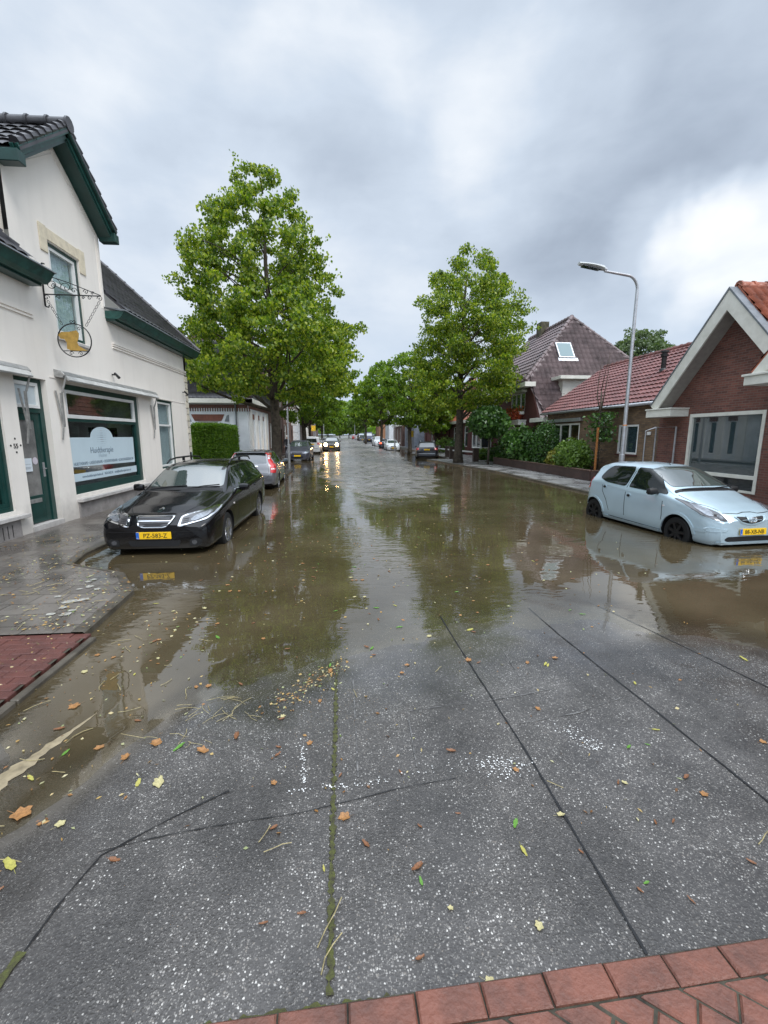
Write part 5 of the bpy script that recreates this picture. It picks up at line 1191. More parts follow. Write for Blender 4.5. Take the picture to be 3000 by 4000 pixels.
    for i in range(-4, 5):
        for j in range(-4, 5):
            if abs(i) + abs(j) > 6: continue
            r_ = .013 * (1 - .10 * (abs(i) + abs(j))); tgt = dt2 if (i == 0 and j in (-1, 3)) else dt3 if (abs(i) <= 1 and abs(j) <= 2) else dt
            tgt.lathe([(r_, 0), (r_, .0015), (0, .002)], P(11.48 + i * .048, 1.80 + j * .052, D - .003), (1, 0, 0), 8)
    dd = MB(); dd.v = dt.v + dt2.v + dt3.v; o1, o2 = len(dt.v), len(dt.v) + len(dt2.v)
    dd.f = dt.f + [[i + o1 for i in f] for f in dt2.f] + [[i + o2 for i in f] for f in dt3.f]; dd.m = [0] * len(dt.f) + [1] * len(dt2.f) + [2] * len(dt3.f)
    dd.build('sign_logo', [tf, mat('sign_dot_red', (.35, .12, .16), .5, var=0), tm], sg)
    # other windows
    window(root, P, 14.78, 15.87, .84, 2.90, d=.10, fr=.055, bars_z=(2.17,), outer=(.08, gr), curtain=M['blind'], mg=M['glass'])
    window(root, P, 10.15, 11.05, 3.95, 5.60, d=.10, fr=.06, bars_z=(4.93,), outer=(.07, gr), curtain=M['curtain'], mg=M['glass'], sill=(M['sill_stone'], .10, .16, .06), label='upper gable window with net curtains')
    window(root, P, 5.28, 8.17, .60, 2.67, d=.10, fr=.07, bars_z=(2.15,), outer=(.08, gr), mfr=gr, mg=M['glass'])
    nb = MB(); pbox(nb, P, 7.72, 7.92, .95, 1.3, .09, .093); nb.build('window_notice', bl, root)
    # cream stone lintel over the gable window
    ln = MB(); ln.box(X, X + .02, 9.90, 11.30, 5.68, 5.90); ln.box(X, X + .021, 9.84, 10.06, 5.42, 5.92); ln.box(X, X + .021, 11.14, 11.36, 5.42, 5.92); ln.build('stone_lintel', M['stone'], root, bevel=.004)
    # house number
    text_obj('house_number', '55', .12, M['iron'], root, Matrix(((0, 0, 1, X + .004), (1, 0, 0, 0), (0, 1, 0, 0), (0, 0, 0, 1))) @ Matrix.Translation((8.46, 1.62, 0)), .004)
    o = MB()
    for (du, dz) in ((0, .17), (-.12, .05), (.12, .05), (0, -.07)): o.lathe([(.018, 0), (.02, .006), (0, .008)], P(8.46 + du, 1.62 + dz, 0), (1, 0, 0), 6)
    o.build('number_ornament', M['iron'], root)
    # awnings, folded, with hinged arms
    def awning(a, b, z):
        m_ = MB(); m_.prism([(X, a, z - .02), (X + .16, a, z - .04), (X + .20, a, z + .02), (X + .14, a, z + .09), (X, a, z + .13)], (0, b - a, 0)); aw = m_.build('awning', M['alu'], root, bevel=.004)
        cl = MB(); cl.prism([(X + .15, a + .05, z - .02), (X + .24, a + .05, z - .10), (X + .26, a + .05, z - .075), (X + .19, a + .05, z + .02)], (0, b - a - .1, 0)); cl.build('awning_valance', mat('awning_cloth', (.50, .50, .48), .8, var=.15), aw)
        for u in (a + .04, b - .04):
            ar = MB(); ar.tube([P(u, z - .02, -.20), P(u, z - .32, -.10), P(u, z - .34, -.09)], .018, 6); ar.beam(P(u - .02, z - .34, -.085), P(u + .02, z - 1.02, -.05), .045, .03, up=(1, 0, 0)); ar.beam(P(u + .02, z - .86, -.05), P(u - .05, z - 1.28, -.03), .028, .022, up=(1, 0, 0)); ar.beam(P(u - .10, z - .30, -.03), P(u + .01, z - 1.0, -.04), .03, .02, up=(1, 0, 0)); ar.build('awning_arm', M['alu'], aw)
        return aw
    awning(9.78, 14.30, 3.04); awning(4.5, 8.82, 2.98)
    # eaves
    def eave(a, b, z):
        f = MB()
        f.prism([(X - .02, a, z + .09), (X + .30, a, z + .08), (X + .37, a, z + .13), (X + .44, a, z + .24), (X + .47, a, z + .27), (X - .02, a, z + .27)], (0, b - a, 0)); o = f.build('gutter_fascia', M['green_fascia'], root)
        s2 = MB(); s2.box(X + .005, X + .22, a + .02, b - .02, z + .04, z + .085); s2.build('soffit', gr, root)
        l = MB(); l.prism([(X + .38, a - .02, z + .271), (X + .50, a - .02, z + .275), (X + .49, a - .02, z + .30), (X - .05, a - .02, z + .36)], (0, b - a + .04, 0)); l.build('gutter_lead', M['lead'], root)
    eave(12.05, 17.82, 4.60); eave(4.0, 9.40, 4.56)
    td = M['tile_dark']
    s45 = math.sin(R(43)); c45 = math.cos(R(43))
    tile_roof('roof', (X + .42, 0, 4.92), (0, 1, 0), (-c45, 0, s45), [(12.3, 0), (17.85, 0), (17.85, 5.6), (12.3, 5.6)], td, root)
    tile_roof('roof', (X + .42, 0, 4.88), (0, 1, 0), (-c45, 0, s45), [(4.0, 0), (8.93, 0), (8.93, 5.6), (4.0, 5.6)], td, root)
    ridge_tiles(root, (X + .45, 17.82, 4.95), (X + .42 - 5.6 * c45, 17.82, 4.95 + 5.6 * s45), td, .07)
    # gable roof, its boards and edge tiles
    ax, az = 10.58, 7.93
    for s_, ye, ze in ((1, 12.22, 6.66), (-1, 8.94, 6.66)):
        dv = Vector((0, ye - ax, ze - az)); L_ = dv.length; dn = -dv.normalized()
        tile_roof('gable_roof', (X + .40, ye, ze + .03), (-1, 0, 0), dn, [(0, 0), (3.6, 0), (3.6, L_), (0, L_)], td, root, tw=.25)
        bd = MB(); bd.beam((X + .30, ye, ze - .03), (X + .30, ax, az - .05), .05, .19, up=(0, 0, 1)); bd.beam((X + .37, ye, ze + .02), (X + .37, ax, az - .0), .05, .10, up=(0, 0, 1)); bd.build('verge_board', M['green_fascia'], root)
        sf = MB(); sf.beam((X + .15, ye - s_ * .05, ze - .16), (X + .15, ax, az - .20), .30, .05, up=(0, 0, 1)); sf.build('soffit', gr, root)
        vt = MB(); n = 8
        for k in range(n):
            p = Vector((X + .33, ye, ze)) + (Vector((X + .33, ax, az)) - Vector((X + .33, ye, ze))) * (k / n) + Vector((0, 0, .07)); e = (Vector((0, ax - ye, az - ze)) / n)
            vt.tube([p + Vector((0, 0, .035)), p + e * 1.05 + Vector((0, 0, .0))], [.085, .07], 8)
        vt.build('verge_tiles', td, root, smooth='auto')
        en = MB(); en.box(X + .02, X + .40, ye - .14 if s_ > 0 else ye - .06, ye + .06 if s_ > 0 else ye + .14, ze - .22, ze - .02); en.build('verge_end', gr, root, bevel=.01)
    ridge_tiles(root, (X + .42, ax, az + .08), (X - 3.0, ax, az + .08), td, .12)
    return root
white_shop()
def wall_spot(y, z, lab):
    X = -5.86; root = thing('wall_spotlight', lab, 'lamp', (X, y, z), 'small spotlights on the white shop wall')
    b = MB(); b.beam((X, y, z), (X + .10, y, z - .01), .03, .03); b.tube([(X + .08, y - .02, z + .03), (X + .20, y - .07, z - .09)], [.028, .036], 10); b.build('housing', M['iron'], root)
wall_spot(12.1, 3.36, 'small black spotlight on the white wall above the therapy shop awning')
wall_spot(17.0, 3.38, 'small black spotlight on the far corner of the white shop')

# hanging sign of wrought iron, square to the wall
def hanging_sign():
    X = -5.86; root = thing('hanging_sign', 'wrought iron bracket with chains and a gold silhouette in a ring', 'sign', (X, 9.72, 4.3))
    fr = MB()
    def Q(t, z): return (X + .02 + t, 9.72, z)
    fr.tube([Q(.02, 4.34), Q(.02, 5.06), Q(.05, 5.12), Q(.09, 5.11)], .016, 8); fr.tube([Q(0.02, 4.34), Q(.08, 4.32), Q(.09, 4.36)], .012, 6)
    fr.tube([Q(0.02, 4.56), Q(1.07, 4.55)], .012, 6); fr.tube([Q(0.02, 4.93), Q(.5, 4.78), Q(1.07, 4.56)], .008, 6); fr.tube([Q(.68, 4.54), Q(.66, 4.73)], .01, 6)
    def curl(t, z, r, turns=1.4, s_=1, w=.0065):
        fr.tube([Q(t + s_ * r * (1 - k / 26) * math.cos(k / 26 * turns * 6.283), z + r * (1 - k / 26) * math.sin(k / 26 * turns * 6.283)) for k in range(25)], w, 5)
    curl(.20, 4.74, .15); curl(.20, 4.73, .09, 1.3, -1); curl(.44, 4.69, .10, 1.4, -1); curl(.58, 4.64, .055); curl(.80, 4.62, .05, 1.4, -1); curl(.92, 4.60, .035); curl(.06, 4.50, .055); curl(.28, 4.51, .045, 1.3, -1); curl(.86, 4.51, .045); curl(1.05, 4.50, .055, 1.5, -1); curl(.74, 4.51, .03)
    fr.build('bracket', M['iron'], root, smooth=True)
    cz, r, ct = 3.71, .315, .49
    for a, b in ((Q(.07, 4.45), Q(ct - .20, cz + .29)), (Q(1.04, 4.45), Q(ct + .24, cz + .27))):
        ch = MB(); a, b = Vector(a), Vector(b); n = 7
        for k in range(n):
            p = a + (b - a) * (k / n); q = a + (b - a) * ((k + 1) / n); u = (q - p).normalized(); w = (u.cross(Vector((0, 1, 0))) if k % 2 == 0 else Vector((0, 1, 0)) + u.cross(Vector((0, 1, 0))) * .6).normalized() * .017
            ch.tube([p, p + (q - p) * .15 + w, q - (q - p) * .15 + w, q, q - (q - p) * .15 - w, p + (q - p) * .15 - w, p], .0045, 5)
        ch.build('chain', M['iron'], root, smooth=True)
    rg = MB(); rg.tube([Q(ct + r * math.cos(a), cz + r * math.sin(a)) for a in np.linspace(0, 2 * math.pi, 48)], .011, 6, cap=False)
    rg.tube([Q(ct - .25, cz - .20), Q(ct + .25, cz - .20)], .008, 6)
    def curl2(t, z, rr, s_=1): rg.tube([Q(t + s_ * rr * (1 - k / 20) * math.cos(k / 20 * 8), z + rr * (1 - k / 20) * math.sin(k / 20 * 8)) for k in range(19)], .006, 5)
    curl2(ct - .09, cz - .25, .045); curl2(ct + .09, cz - .25, .045, -1); curl2(ct + .11, cz + .22, .045); curl2(ct - .03, cz + r + .03, .035); curl2(ct + .03, cz + r + .03, .035, -1)
    ring = rg.build('ring', M['iron'], root, smooth=True)
    sh = [(-.30, .10), (-.24, .155), (-.10, .16), (.05, .19), (.09, .14), (.08, .05), (.045, -.03), (.06, -.10), (.14, -.15), (.24, -.20), (.05, -.195), (-.10, -.19), (-.16, -.16), (-.15, -.04), (-.19, .02), (-.26, .03)]
    s_ = MB(); s_.prism([(X + .02 + ct + a, 9.714, cz + b) for a, b in sh], (0, .012, 0)); s_.build('silhouette', M['gold'], root)
hanging_sign()

# ---------------------------------------------------------------- white corner house further down on the left
def simple_window(root, P, u0, u1, z0, z1, m=None, bars_u=(), bars_z=(), fr=.06, mg=None, curtain=None):
    return window(root, P, u0, u1, z0, z1, d=.09, fr=fr, mfr=m or M['white_paint'], mg=mg or M['glass_mirror'], bars_u=bars_u, bars_z=bars_z, back=None, curtain=curtain)
def corner_house():
    X = -6.05; Y = 28.6; root = thing('corner_house', 'white painted corner house with dark tiled mansard roof behind the clipped hedge', 'building', (X, Y, .1))
    w = M['white_wall2']; Ps = PY(Y); Pf = PX(X, 1)
    mb = MB(); wall_mesh(mb, Ps, [(-13, 0), (X, 0), (X, 3.95), (-13, 3.95)], [(-9.05, -7.85, .9, 2.70)], None, .12)
    hl = [(29.9, 30.5, .45, 2.85), (31.6, 32.2, .45, 2.85), (33.3, 33.9, .45, 2.85)]
    wall_mesh(mb, Pf, [(Y, 0), (36.0, 0), (36.0, 3.95), (Y, 3.95)], hl, None, .16)
    mb.build('wall', w, root)
    pl = MB()
    for y in (29.0, 30.85, 32.55, 34.3): pl.box(X, X + .10, y, y + .55, .0, 3.4)
    pl.build('pilaster', M['white_paint'], root)
    b = MB(); b.box(-13, X + .02, Y - .02, Y + .01, 3.50, 3.72)
    for k in range(48): b.box(-12.9 + k * .148, -12.83 + k * .148, Y - .021, Y + .01, 3.30, 3.50)
    b.box(X - .01, X + .02, Y + .3, 36, 3.50, 3.72); b.build('brick_frieze', M['brick_red'], root)
    l = MB(); l.prism([(-9.45, Y - .03, 3.12), (-7.45, Y - .03, 3.12), (-7.65, Y - .03, 2.72), (-9.25, Y - .03, 2.72)], (0, .03, 0)); l.build('brick_lintel', M['brick_lintel'], root)
    k_ = MB(); k_.prism([(-9.72, Y - .02, 3.1), (-9.58, Y - .02, 3.05), (-9.44, Y - .02, 2.68), (-9.72, Y - .02, 2.68)], (0, .02, 0)); k_.prism([(-7.18, Y - .02, 3.1), (-7.32, Y - .02, 3.05), (-7.46, Y - .02, 2.68), (-7.18, Y - .02, 2.68)], (0, .02, 0)); k_.build('grey_accent', M['lead'], root)
    window(root, Ps, -9.05, -7.85, .9, 2.68, d=.10, fr=.05, mfr=M['cream_paint'], mg=mat('brown_roller_blind', (.11, .06, .05), .6, var=.1), back=None)
    for h in hl:
        simple_window(root, Pf, *h); ll = MB(); ll.box(X, X + .02, h[0] - .1, h[1] + .1, h[3] + .02, h[3] + .35); ll.build('brick_lintel', M['brick_lintel'], root)
    g = MB(); g.box(-13.2, X + .45, Y - .42, Y + .1, 3.78, 4.05); g.box(X - .05, X + .42, Y - .42, 36.1, 3.78, 4.05); g.build('white_gutter', M['cream_paint'], root, bevel=.01)
    dp = MB(); dp.tube([(-6.75, Y - .12, 3.75), (-6.75, Y - .06, 3.55), (-6.72, Y - .06, .1)], .045, 8); dp.build('downpipe', M['lead'], root, smooth=True)
    td = M['tile_dark']; a = R(62); L_ = 4.2
    tile_roof('roof', (0, Y - .38, 4.06), (1, 0, 0), (0, math.cos(a), math.sin(a)), [(-13.2, 0), (X + .1, 0), (X - .6, L_), (-13.2, L_)], td, root, ch=.36, lift=.04)
    tile_roof('roof', (X + .38, 0, 4.06), (0, 1, 0), (-math.cos(a), 0, math.sin(a)), [(Y + .1, 0), (36, 0), (36, L_), (Y + 1.6, L_)], td, root)
    dm = MB(); dm.box(-11.9, -10.35, Y - .1, Y + 1.8, 4.3, 6.0); d_ = dm.build('dormer', M['lead'], root); simple_window(root, PY(Y - .14), -11.7, -10.5, 4.45, 5.75)
    dt = MB(); dt.box(-12.05, -10.2, Y - .35, Y + 1.9, 6.0, 6.14); dt.build('dormer_roof', M['cream_paint'], d_)
corner_house()

def row_house(name, label, side, X, y0, y1, h, wm, roofm, storeys=2, wins=3, pitch=40, group='houses along the street', door=True, gut=None, flat=False, ww=.9, shop=False, depth=9):
    s_ = side; P = PX(X, s_); root = thing(name, label, 'house', (X, (y0 + y1) / 2, .1), group); zb = float(np.interp((y0 + y1) / 2, CY, CZ)) * .8
    mb = MB(); hol = []; st = h / storeys; L_ = y1 - y0
    for k in range(storeys):
        for i in range(wins):
            u = y0 + L_ * (i + .5) / wins
            if door and k == 0 and i == wins - 1: hol.append((u - .45, u + .45, zb + .15, zb + 2.35)); continue
            wd = ww * (1.5 if shop and k == 0 else 1); hol.append((u - wd / 2, u + wd / 2, zb + st * k + (.9 if k else .75), zb + st * k + st * .86))
    wall_mesh(mb, P, [(y0, zb - .5), (y1, zb - .5), (y1, zb + h), (y0, zb + h)], hol, None, .12)
    xb = X - s_ * depth
    for yy in (y0, y1):
        if flat: mb.poly([(X, yy, zb - .5), (xb, yy, zb - .5), (xb, yy, zb + h), (X, yy, zb + h)])
        else: mb.poly([(X, yy, zb - .5), (xb, yy, zb - .5), (xb, yy, zb + h), ((X + xb) / 2, yy, zb + h + depth / 2 * math.tan(R(pitch))), (X, yy, zb + h)])
    mb.build('wall', wm, root)
    for i, h_ in enumerate(hol):
        if door and h_[3] - h_[2] > 2.1 and h_[2] < zb + .3:
            d_ = MB(); pbox(d_, P, h_[0], h_[1], h_[2], h_[3], .08, .13); dd = d_.build('door', M['green'] if s_ > 0 else M['brick_dark'], root)
            continue
        simple_window(root, P, *h_, bars_z=(h_[2] + (h_[3] - h_[2]) * .68,))
    g = MB(); gx0, gx1 = sorted((X - s_ * .05, X + s_ * .38)); g.box(gx0, gx1, y0 - .02, y1 + .02, zb + h - .10, zb + h + .14); g.build('gutter', gut or M['cream_paint'], root)
    if not flat:
        a = R(pitch); Lr = (depth / 2 + .3) / math.cos(a)
        tile_roof('roof', (X + s_ * .33, 0, zb + h + .13), (0, 1, 0), (-s_ * math.cos(a), 0, math.sin(a)), [(y0 - .1, 0), (y1 + .1, 0), (y1 + .1, Lr), (y0 - .1, Lr)], roofm, root, tw=.5, seg=3, ch=.6)
        c = MB(); cy = y0 + L_ * .3; cx = (X + xb) / 2; rz = zb + h + depth / 2 * math.tan(a); c.box(cx - .3, cx + .3, cy - .3, cy + .3, rz - .8, rz + .7); c.build('chimney', wm, root)
    return root
row_house('terraced_house', 'brown brick two-storey house with tall white windows beside the white corner house', 1, -6.05, 36.15, 44, 6.4, M['brick_row'], M['tile_dark'], 2, 4, gut=M['stone'])
row_house('terraced_house', 'brown brick house with a white ground floor shop front on the left', 1, -6.0, 44.1, 52, 6.6, M['brick_row'], M['tile_dark'], 2, 3, shop=True)
row_house('terraced_house', 'grey and white rendered house beyond the brown brick shop on the left', 1, -6.0, 52.1, 60, 5.0, M['white_wall2'], M['tile_dark'], 2, 4)
row_house('terraced_house', 'low brown brick house behind the second left street tree', 1, -6.3, 61, 72, 4.2, M['brick_row'], M['tile_dark'], 1, 4)
row_house('terraced_house', 'far white house on the left near the end of the row', 1, -6.8, 74, 88, 5.2, M['white_wall'], M['tile_orange'], 2, 4)
row_house('terraced_house', 'farthest brick house on the left with an orange roof', 1, -8.5, 118, 140, 6.0, M['brick_row'], M['tile_orange'], 2, 5)
bx = MB(); bx.box(-5.98, -5.1, 46.0, 46.35, 3.1, 4.4); tag(bx.build('shop_sign_box', M['white_paint'], None, (-5.9, 46.2, 3.1), bevel=.03), 'blank white projecting sign box on the brown brick shop on the left', 'sign')
bx = MB(); bx.box(-5.97, -5.3, 50.0, 50.3, 2.9, 4.1); tag(bx.build('shop_sign_box', M['white_paint'], None, (-5.9, 50.2, 2.9), bevel=.03), 'white sign box farther along the brown brick shop, second of two', 'sign')

# ---------------------------------------------------------------- right side: brick gable house, red roofed annexe
XR = 11.0
def barge(root, A, B, m, w=.24, d=.05, name='barge_board'):
    b = MB(); b.beam(A, B, d, w, up=(0, 0, 1)); return b.build(name, m, root)
def gable_house():
    X = XR - .12; P = PX(X, -1); br = M['brick_red']
    root = thing('gable_house', 'red-brown brick gable house with wide cream barge boards beside the pale blue car', 'building', (X, 12.4, .1))
    apex = (11.9, 5.42); yl, yr = 14.73, 9.25
    sl = (5.78 - 2.55) / (14.85 - 12.05)
    outl = [(4.0, 0), (yl, 0), (yl, 2.62), apex, (yr, 2.55), (4.0, 2.55)]
    win = (10.78, 13.36, .28, 2.50)
    mb = MB(); wall_mesh(mb, P, outl, [win], None, .10)
    mb.box(X + .001, X + 7, yl - .12, yl - .001, 0, 2.6)
    mb.build('wall', br, root)
    cp = M['cream_paint']
    f = MB(); e = .10
    for (a, b, c, d) in ((win[0], win[0] + e, win[2], win[3]), (win[1] - e, win[1], win[2], win[3]), (win[0] + e, win[1] - e, win[3] - e, win[3]), (win[0] + e, win[1] - e, .66, .76), (win[0] + e, win[1] - e, win[2], win[2] + .06)): pbox(f, P, a, b, c, d, -.015, .12)
    wd = f.build('window', cp, root, bevel=.004)
    g = MB(); pbox(g, P, win[0] + .08, win[1] - .08, .74, win[3] - .08, .06, .068); g.build('pane', M['glass_big'], wd)
    g = MB(); pbox(g, P, win[0] + .08, win[1] - .08, win[2] + .05, .68, .06, .068); g.build('lower_pane', M['glass_dark'], wd)
    rm = MB(); pbox(rm, P, win[0] - .3, win[1] + .3, .2, 2.6, 3.0, 3.05); pbox(rm, P, win[0] - .3, win[1] + .3, .15, .2, .15, 3.0); pbox(rm, P, win[0] - .3, win[1] + .3, 2.6, 2.65, .15, 3.0); pbox(rm, P, win[0] - .35, win[0] - .3, .2, 2.6, .15, 3.0); pbox(rm, P, win[1] + .3, win[1] + .35, .2, 2.6, .15, 3.0); rm.build('room', M['interior'], wd)
    cu = MB(); pbox(cu, P, win[0], win[1], .2, 1.25, .25, .27); cu.build('curtain', mat('grey_lower_curtain', (.12, .13, .15), .9, var=.3, vscale=4), wd)
    for (uu, zz) in ((11.75, 2.02), (11.83, 1.97)):
        b = MB(); b.lathe([(.0, -.03), (.03, 0), (.0, .03)], P(uu, zz, 1.6), (1, 0, 0), 10); b.build('room_lamp', M['lamp_on'], wd)
    o = .52; xo = X - o
    Lf = (14.42, 2.70); Rt = (9.30, 2.70); ap = (11.86, 5.72)
    for s_, e in ((1, Lf), (-1, Rt)):
        A = Vector((xo, e[0], e[1] + .02)); B = Vector((xo, ap[0], ap[1] - .22))
        bd = MB(); n = Vector((0, e[0] - ap[0], e[1] - ap[1])).normalized(); up = Vector((0, -n.z, n.y)); up = up if up.z > 0 else -up
        h2 = .145; bd.prism([A - up * h2 * 1.1 + Vector((0, 0, .0)), A + up * h2, Vector((xo, ap[0], ap[1])), Vector((xo, ap[0], ap[1] - .52))], (.05, 0, 0)); bd.build('barge_board', cp, root)
        sf = MB(); sf.prism([A - up * .12 + Vector((.05, 0, 0)), A - up * .08 + Vector((.05, 0, 0)), Vector((xo + .05, ap[0], ap[1] - .36)), Vector((xo + .05, ap[0], ap[1] - .42))], (o - .05, 0, 0)); sf.build('soffit', mat('grey_soffit', (.36, .34, .31), .6, var=.1, vscale=8), root)
        cpn = MB(); cpn.prism([A + up * (h2 + .002) - Vector((.02, 0, 0)), A + up * (h2 + .04) - Vector((.02, 0, 0)), Vector((xo - .02, ap[0], ap[1] + .07)), Vector((xo - .02, ap[0], ap[1] + .005))], (.24, 0, 0)); cpn.build('verge_capping', M['lead'], root)
        dn = Vector((0, ap[0] - e[0], ap[1] - e[1])); L_ = dn.length
        tile_roof('roof', (xo + .22, e[0], e[1] + .16), (1, 0, 0), dn, [(0, 0), (7.5, 0), (7.5, L_), (0, L_)], M['tile_orange'], root, tw=.24, ch=.34, amp=.045, lift=.04)
    ridge_tiles(root, (xo + .24, ap[0], ap[1] + .10), (X + 7, ap[0], ap[1] + .10), M['tile_orange'], .11, .38)
    bx = MB(); bx.box(X - .62, X + .02, 13.45, 14.60, 2.44, 2.67); bx.box(X - .65, X + .02, 13.42, 14.63, 2.67, 2.71); bx.build('eaves_box', cp, root, bevel=.006)
    # lower second gable nearer the camera
    X2 = X - .9; P2 = PX(X2, -1); m2 = MB(); wall_mesh(m2, P2, [(4.0, 0), (9.15, 0), (9.15, 2.75), (6.9, 5.4), (4.0, 2.75)], [], None); m2.poly([(X2, 9.15, 0), (X + .1, 9.15, 0), (X + .1, 9.15, 2.75), (X2, 9.15, 2.75)]); m2.build('porch_wall', br, root)
    gp = MB(); gp.prism([(X2 - .02, 9.2, 3.1), (X2 - .02, 6.9, 5.8), (X2 - .02, 4.8, 3.1)], (.015, 0, 0)); gp.build('grey_gable_panel', M['galv'], root)
    b = MB(); b.prism([(X2 - .5, 9.95, 3.24), (X2 - .5, 9.62, 3.24), (X2 - .5, 6.9, 6.2), (X2 - .5, 6.9, 6.7)], (.05, 0, 0)); b.build('barge_board', cp, root)
    b = MB(); b.box(X2 - .62, X2 + .5, 6.0, 9.98, 3.00, 3.20); b.box(X2 - .66, X2 + .5, 6.0, 10.02, 3.20, 3.25); b.build('eaves_box', cp, root, bevel=.006)
    dn = Vector((0, -3.05, 3.4)); tile_roof('roof', (X2 - .45, 10.0, 3.32), (1, 0, 0), dn, [(0, 0), (5, 0), (5, 4.6), (0, 4.6)], M['tile_orange'], root, tw=.24, ch=.34, amp=.045, lift=.04)
M['glass_big'] = glass_mat('large_window_glass', (.05, .08, .09), ior=1.9, through=.45)
M['lamp_on'] = mat('lit_room_lamp', (1, .62, .18), .3, var=0, emit=8)
gable_house()
def annexe():
    X = XR; P = PX(X, -1); root = thing('annexe_house', 'low yellow-brown brick house with a red glazed tile roof left of the gable house', 'building', (X, 19, .1))
    br = M['brick_yellow']; y0, y1 = 14.86, 23.7
    sw = (15.98, 17.22, 1.12, 2.25); bw = (20.25, 23.1, .55, 2.42)
    mb = MB(); wall_mesh(mb, P, [(y0, 0), (y1, 0), (y1, 3.0), (y0, 3.0)], [sw, bw], None, .12); mb.poly([(X, y1, 0), (X + 6, y1, 0), (X + 6, y1, 3.0), (X + 3.2, y1, 5.2), (X, y1, 3.0)]); mb.build('wall', br, root)
    window(root, P, 15.98, 17.22, 1.12, 2.25, d=.06, fr=.07, mfr=M['white_paint'], mg=M['glass_mirror'], bars_u=(16.75,), back=None, sill=(M['brick_dark'], .06, .07, .05))
    window(root, P, 20.25, 23.1, .55, 2.42, d=.05, fr=.08, mfr=M['cream_paint'], mg=M['glass'], bars_u=(21.2, 22.15), curtain=None)
    fr = MB(); pbox(fr, P, 20.3, 23.05, .6, 1.5, .09, .095); fr.build('frosted_film', M['frost'], root)
    oc = MB(); pbox(oc, P, 20.3, 22.9, 1.5, 2.35, .8, .85); oc.build('interior_cabinet', mat('warm_wood_interior', (.36, .17, .07), .6, var=.3), root)
    aw = MB(); aw.box(X - .16, X, 20.0, 23.4, 2.50, 2.66); aw.build('awning_box', M['galv'], root, bevel=.01)
    g = MB(); g.tube([(X - .30, y0 + .05, 2.97), (X - .30, y1 + .2, 2.97)], .06, 10); g.build('gutter', M['galv'], root, smooth=True)
    a = R(36); L_ = 3.35 / math.cos(a)
    tile_roof('roof', (X - .28, 0, 3.02), (0, 1, 0), (math.cos(a), 0, math.sin(a)), [(y0 + .02, 0), (y1 + .25, 0), (y1 + .1, L_), (y0 + .02, L_)], M['tile_red'], root, tw=.24, ch=.30, amp=.04, lift=.035)
    ridge_tiles(root, (X + 3.1, y0, 5.50), (X + 3.1, y1 + .1, 5.50), M['tile_red'], .10)
    p = MB(); p.lathe([(.09, 3.9), (.09, 4.9), (.13, 4.9), (.13, 4.98), (.10, 4.99), (.10, 5.06), (.15, 5.06), (.14, 5.12), (0, 5.14)], (X + 1.55, 17.1, 0), (0, 0, 1), 14); p.lathe([(.16, 4.25), (.13, 4.42), (.09, 4.46)], (X + 1.55, 17.1, 0), (0, 0, 1), 14); p.build('flue_pipe', M['iron'], root, smooth='auto')
    v = MB(); v.box(X - .06, X, 15.25, 15.42, 1.85, 1.97); v.build('vent_box', M['white_paint'], root, bevel=.012)
annexe()
# metal frame standing against the corner
def wall_frame():
    f = MB(); X = XR - .22
    f.tube([(X, 14.72, .1), (X, 14.72, 2.12), (X, 13.78, 2.12), (X, 13.78, .1)], .028, 8); f.tube([(X - .25, 14.9, .1), (X - .25, 14.9, 2.0), (X, 14.72, 2.12)], .022, 8)
    tag(f.build('steel_frame', M['galv'], None, (X, 14.3, .1)), 'upright galvanised tube frame against the brick corner of the gable house', 'frame')
wall_frame()
def wall_planter():
    b = MB(); c = (XR - .02, 18.35, 1.75); n = 10; vs_ = []
    for z, r in ((0, .05), (.10, .13), (.22, .19), (.25, .21), (.28, .21)):
        vs_ += [(c[0] - r * math.sin(math.pi * k / n), c[1] + r * math.cos(math.pi * k / n), c[2] + z) for k in range(n + 1)]
    b.add(vs_, [(i * (n + 1) + k, i * (n + 1) + k + 1, (i + 1) * (n + 1) + k + 1, (i + 1) * (n + 1) + k) for i in range(4) for k in range(n)] + [tuple(range(n + 1))])
    tag(b.build('wall_planter', mat('terracotta', (.32, .10, .05), .8, var=.2), None, (c[0], c[1], 1.75)), 'half round terracotta planter hung on the yellow-brown brick wall', 'planter')
wall_planter()

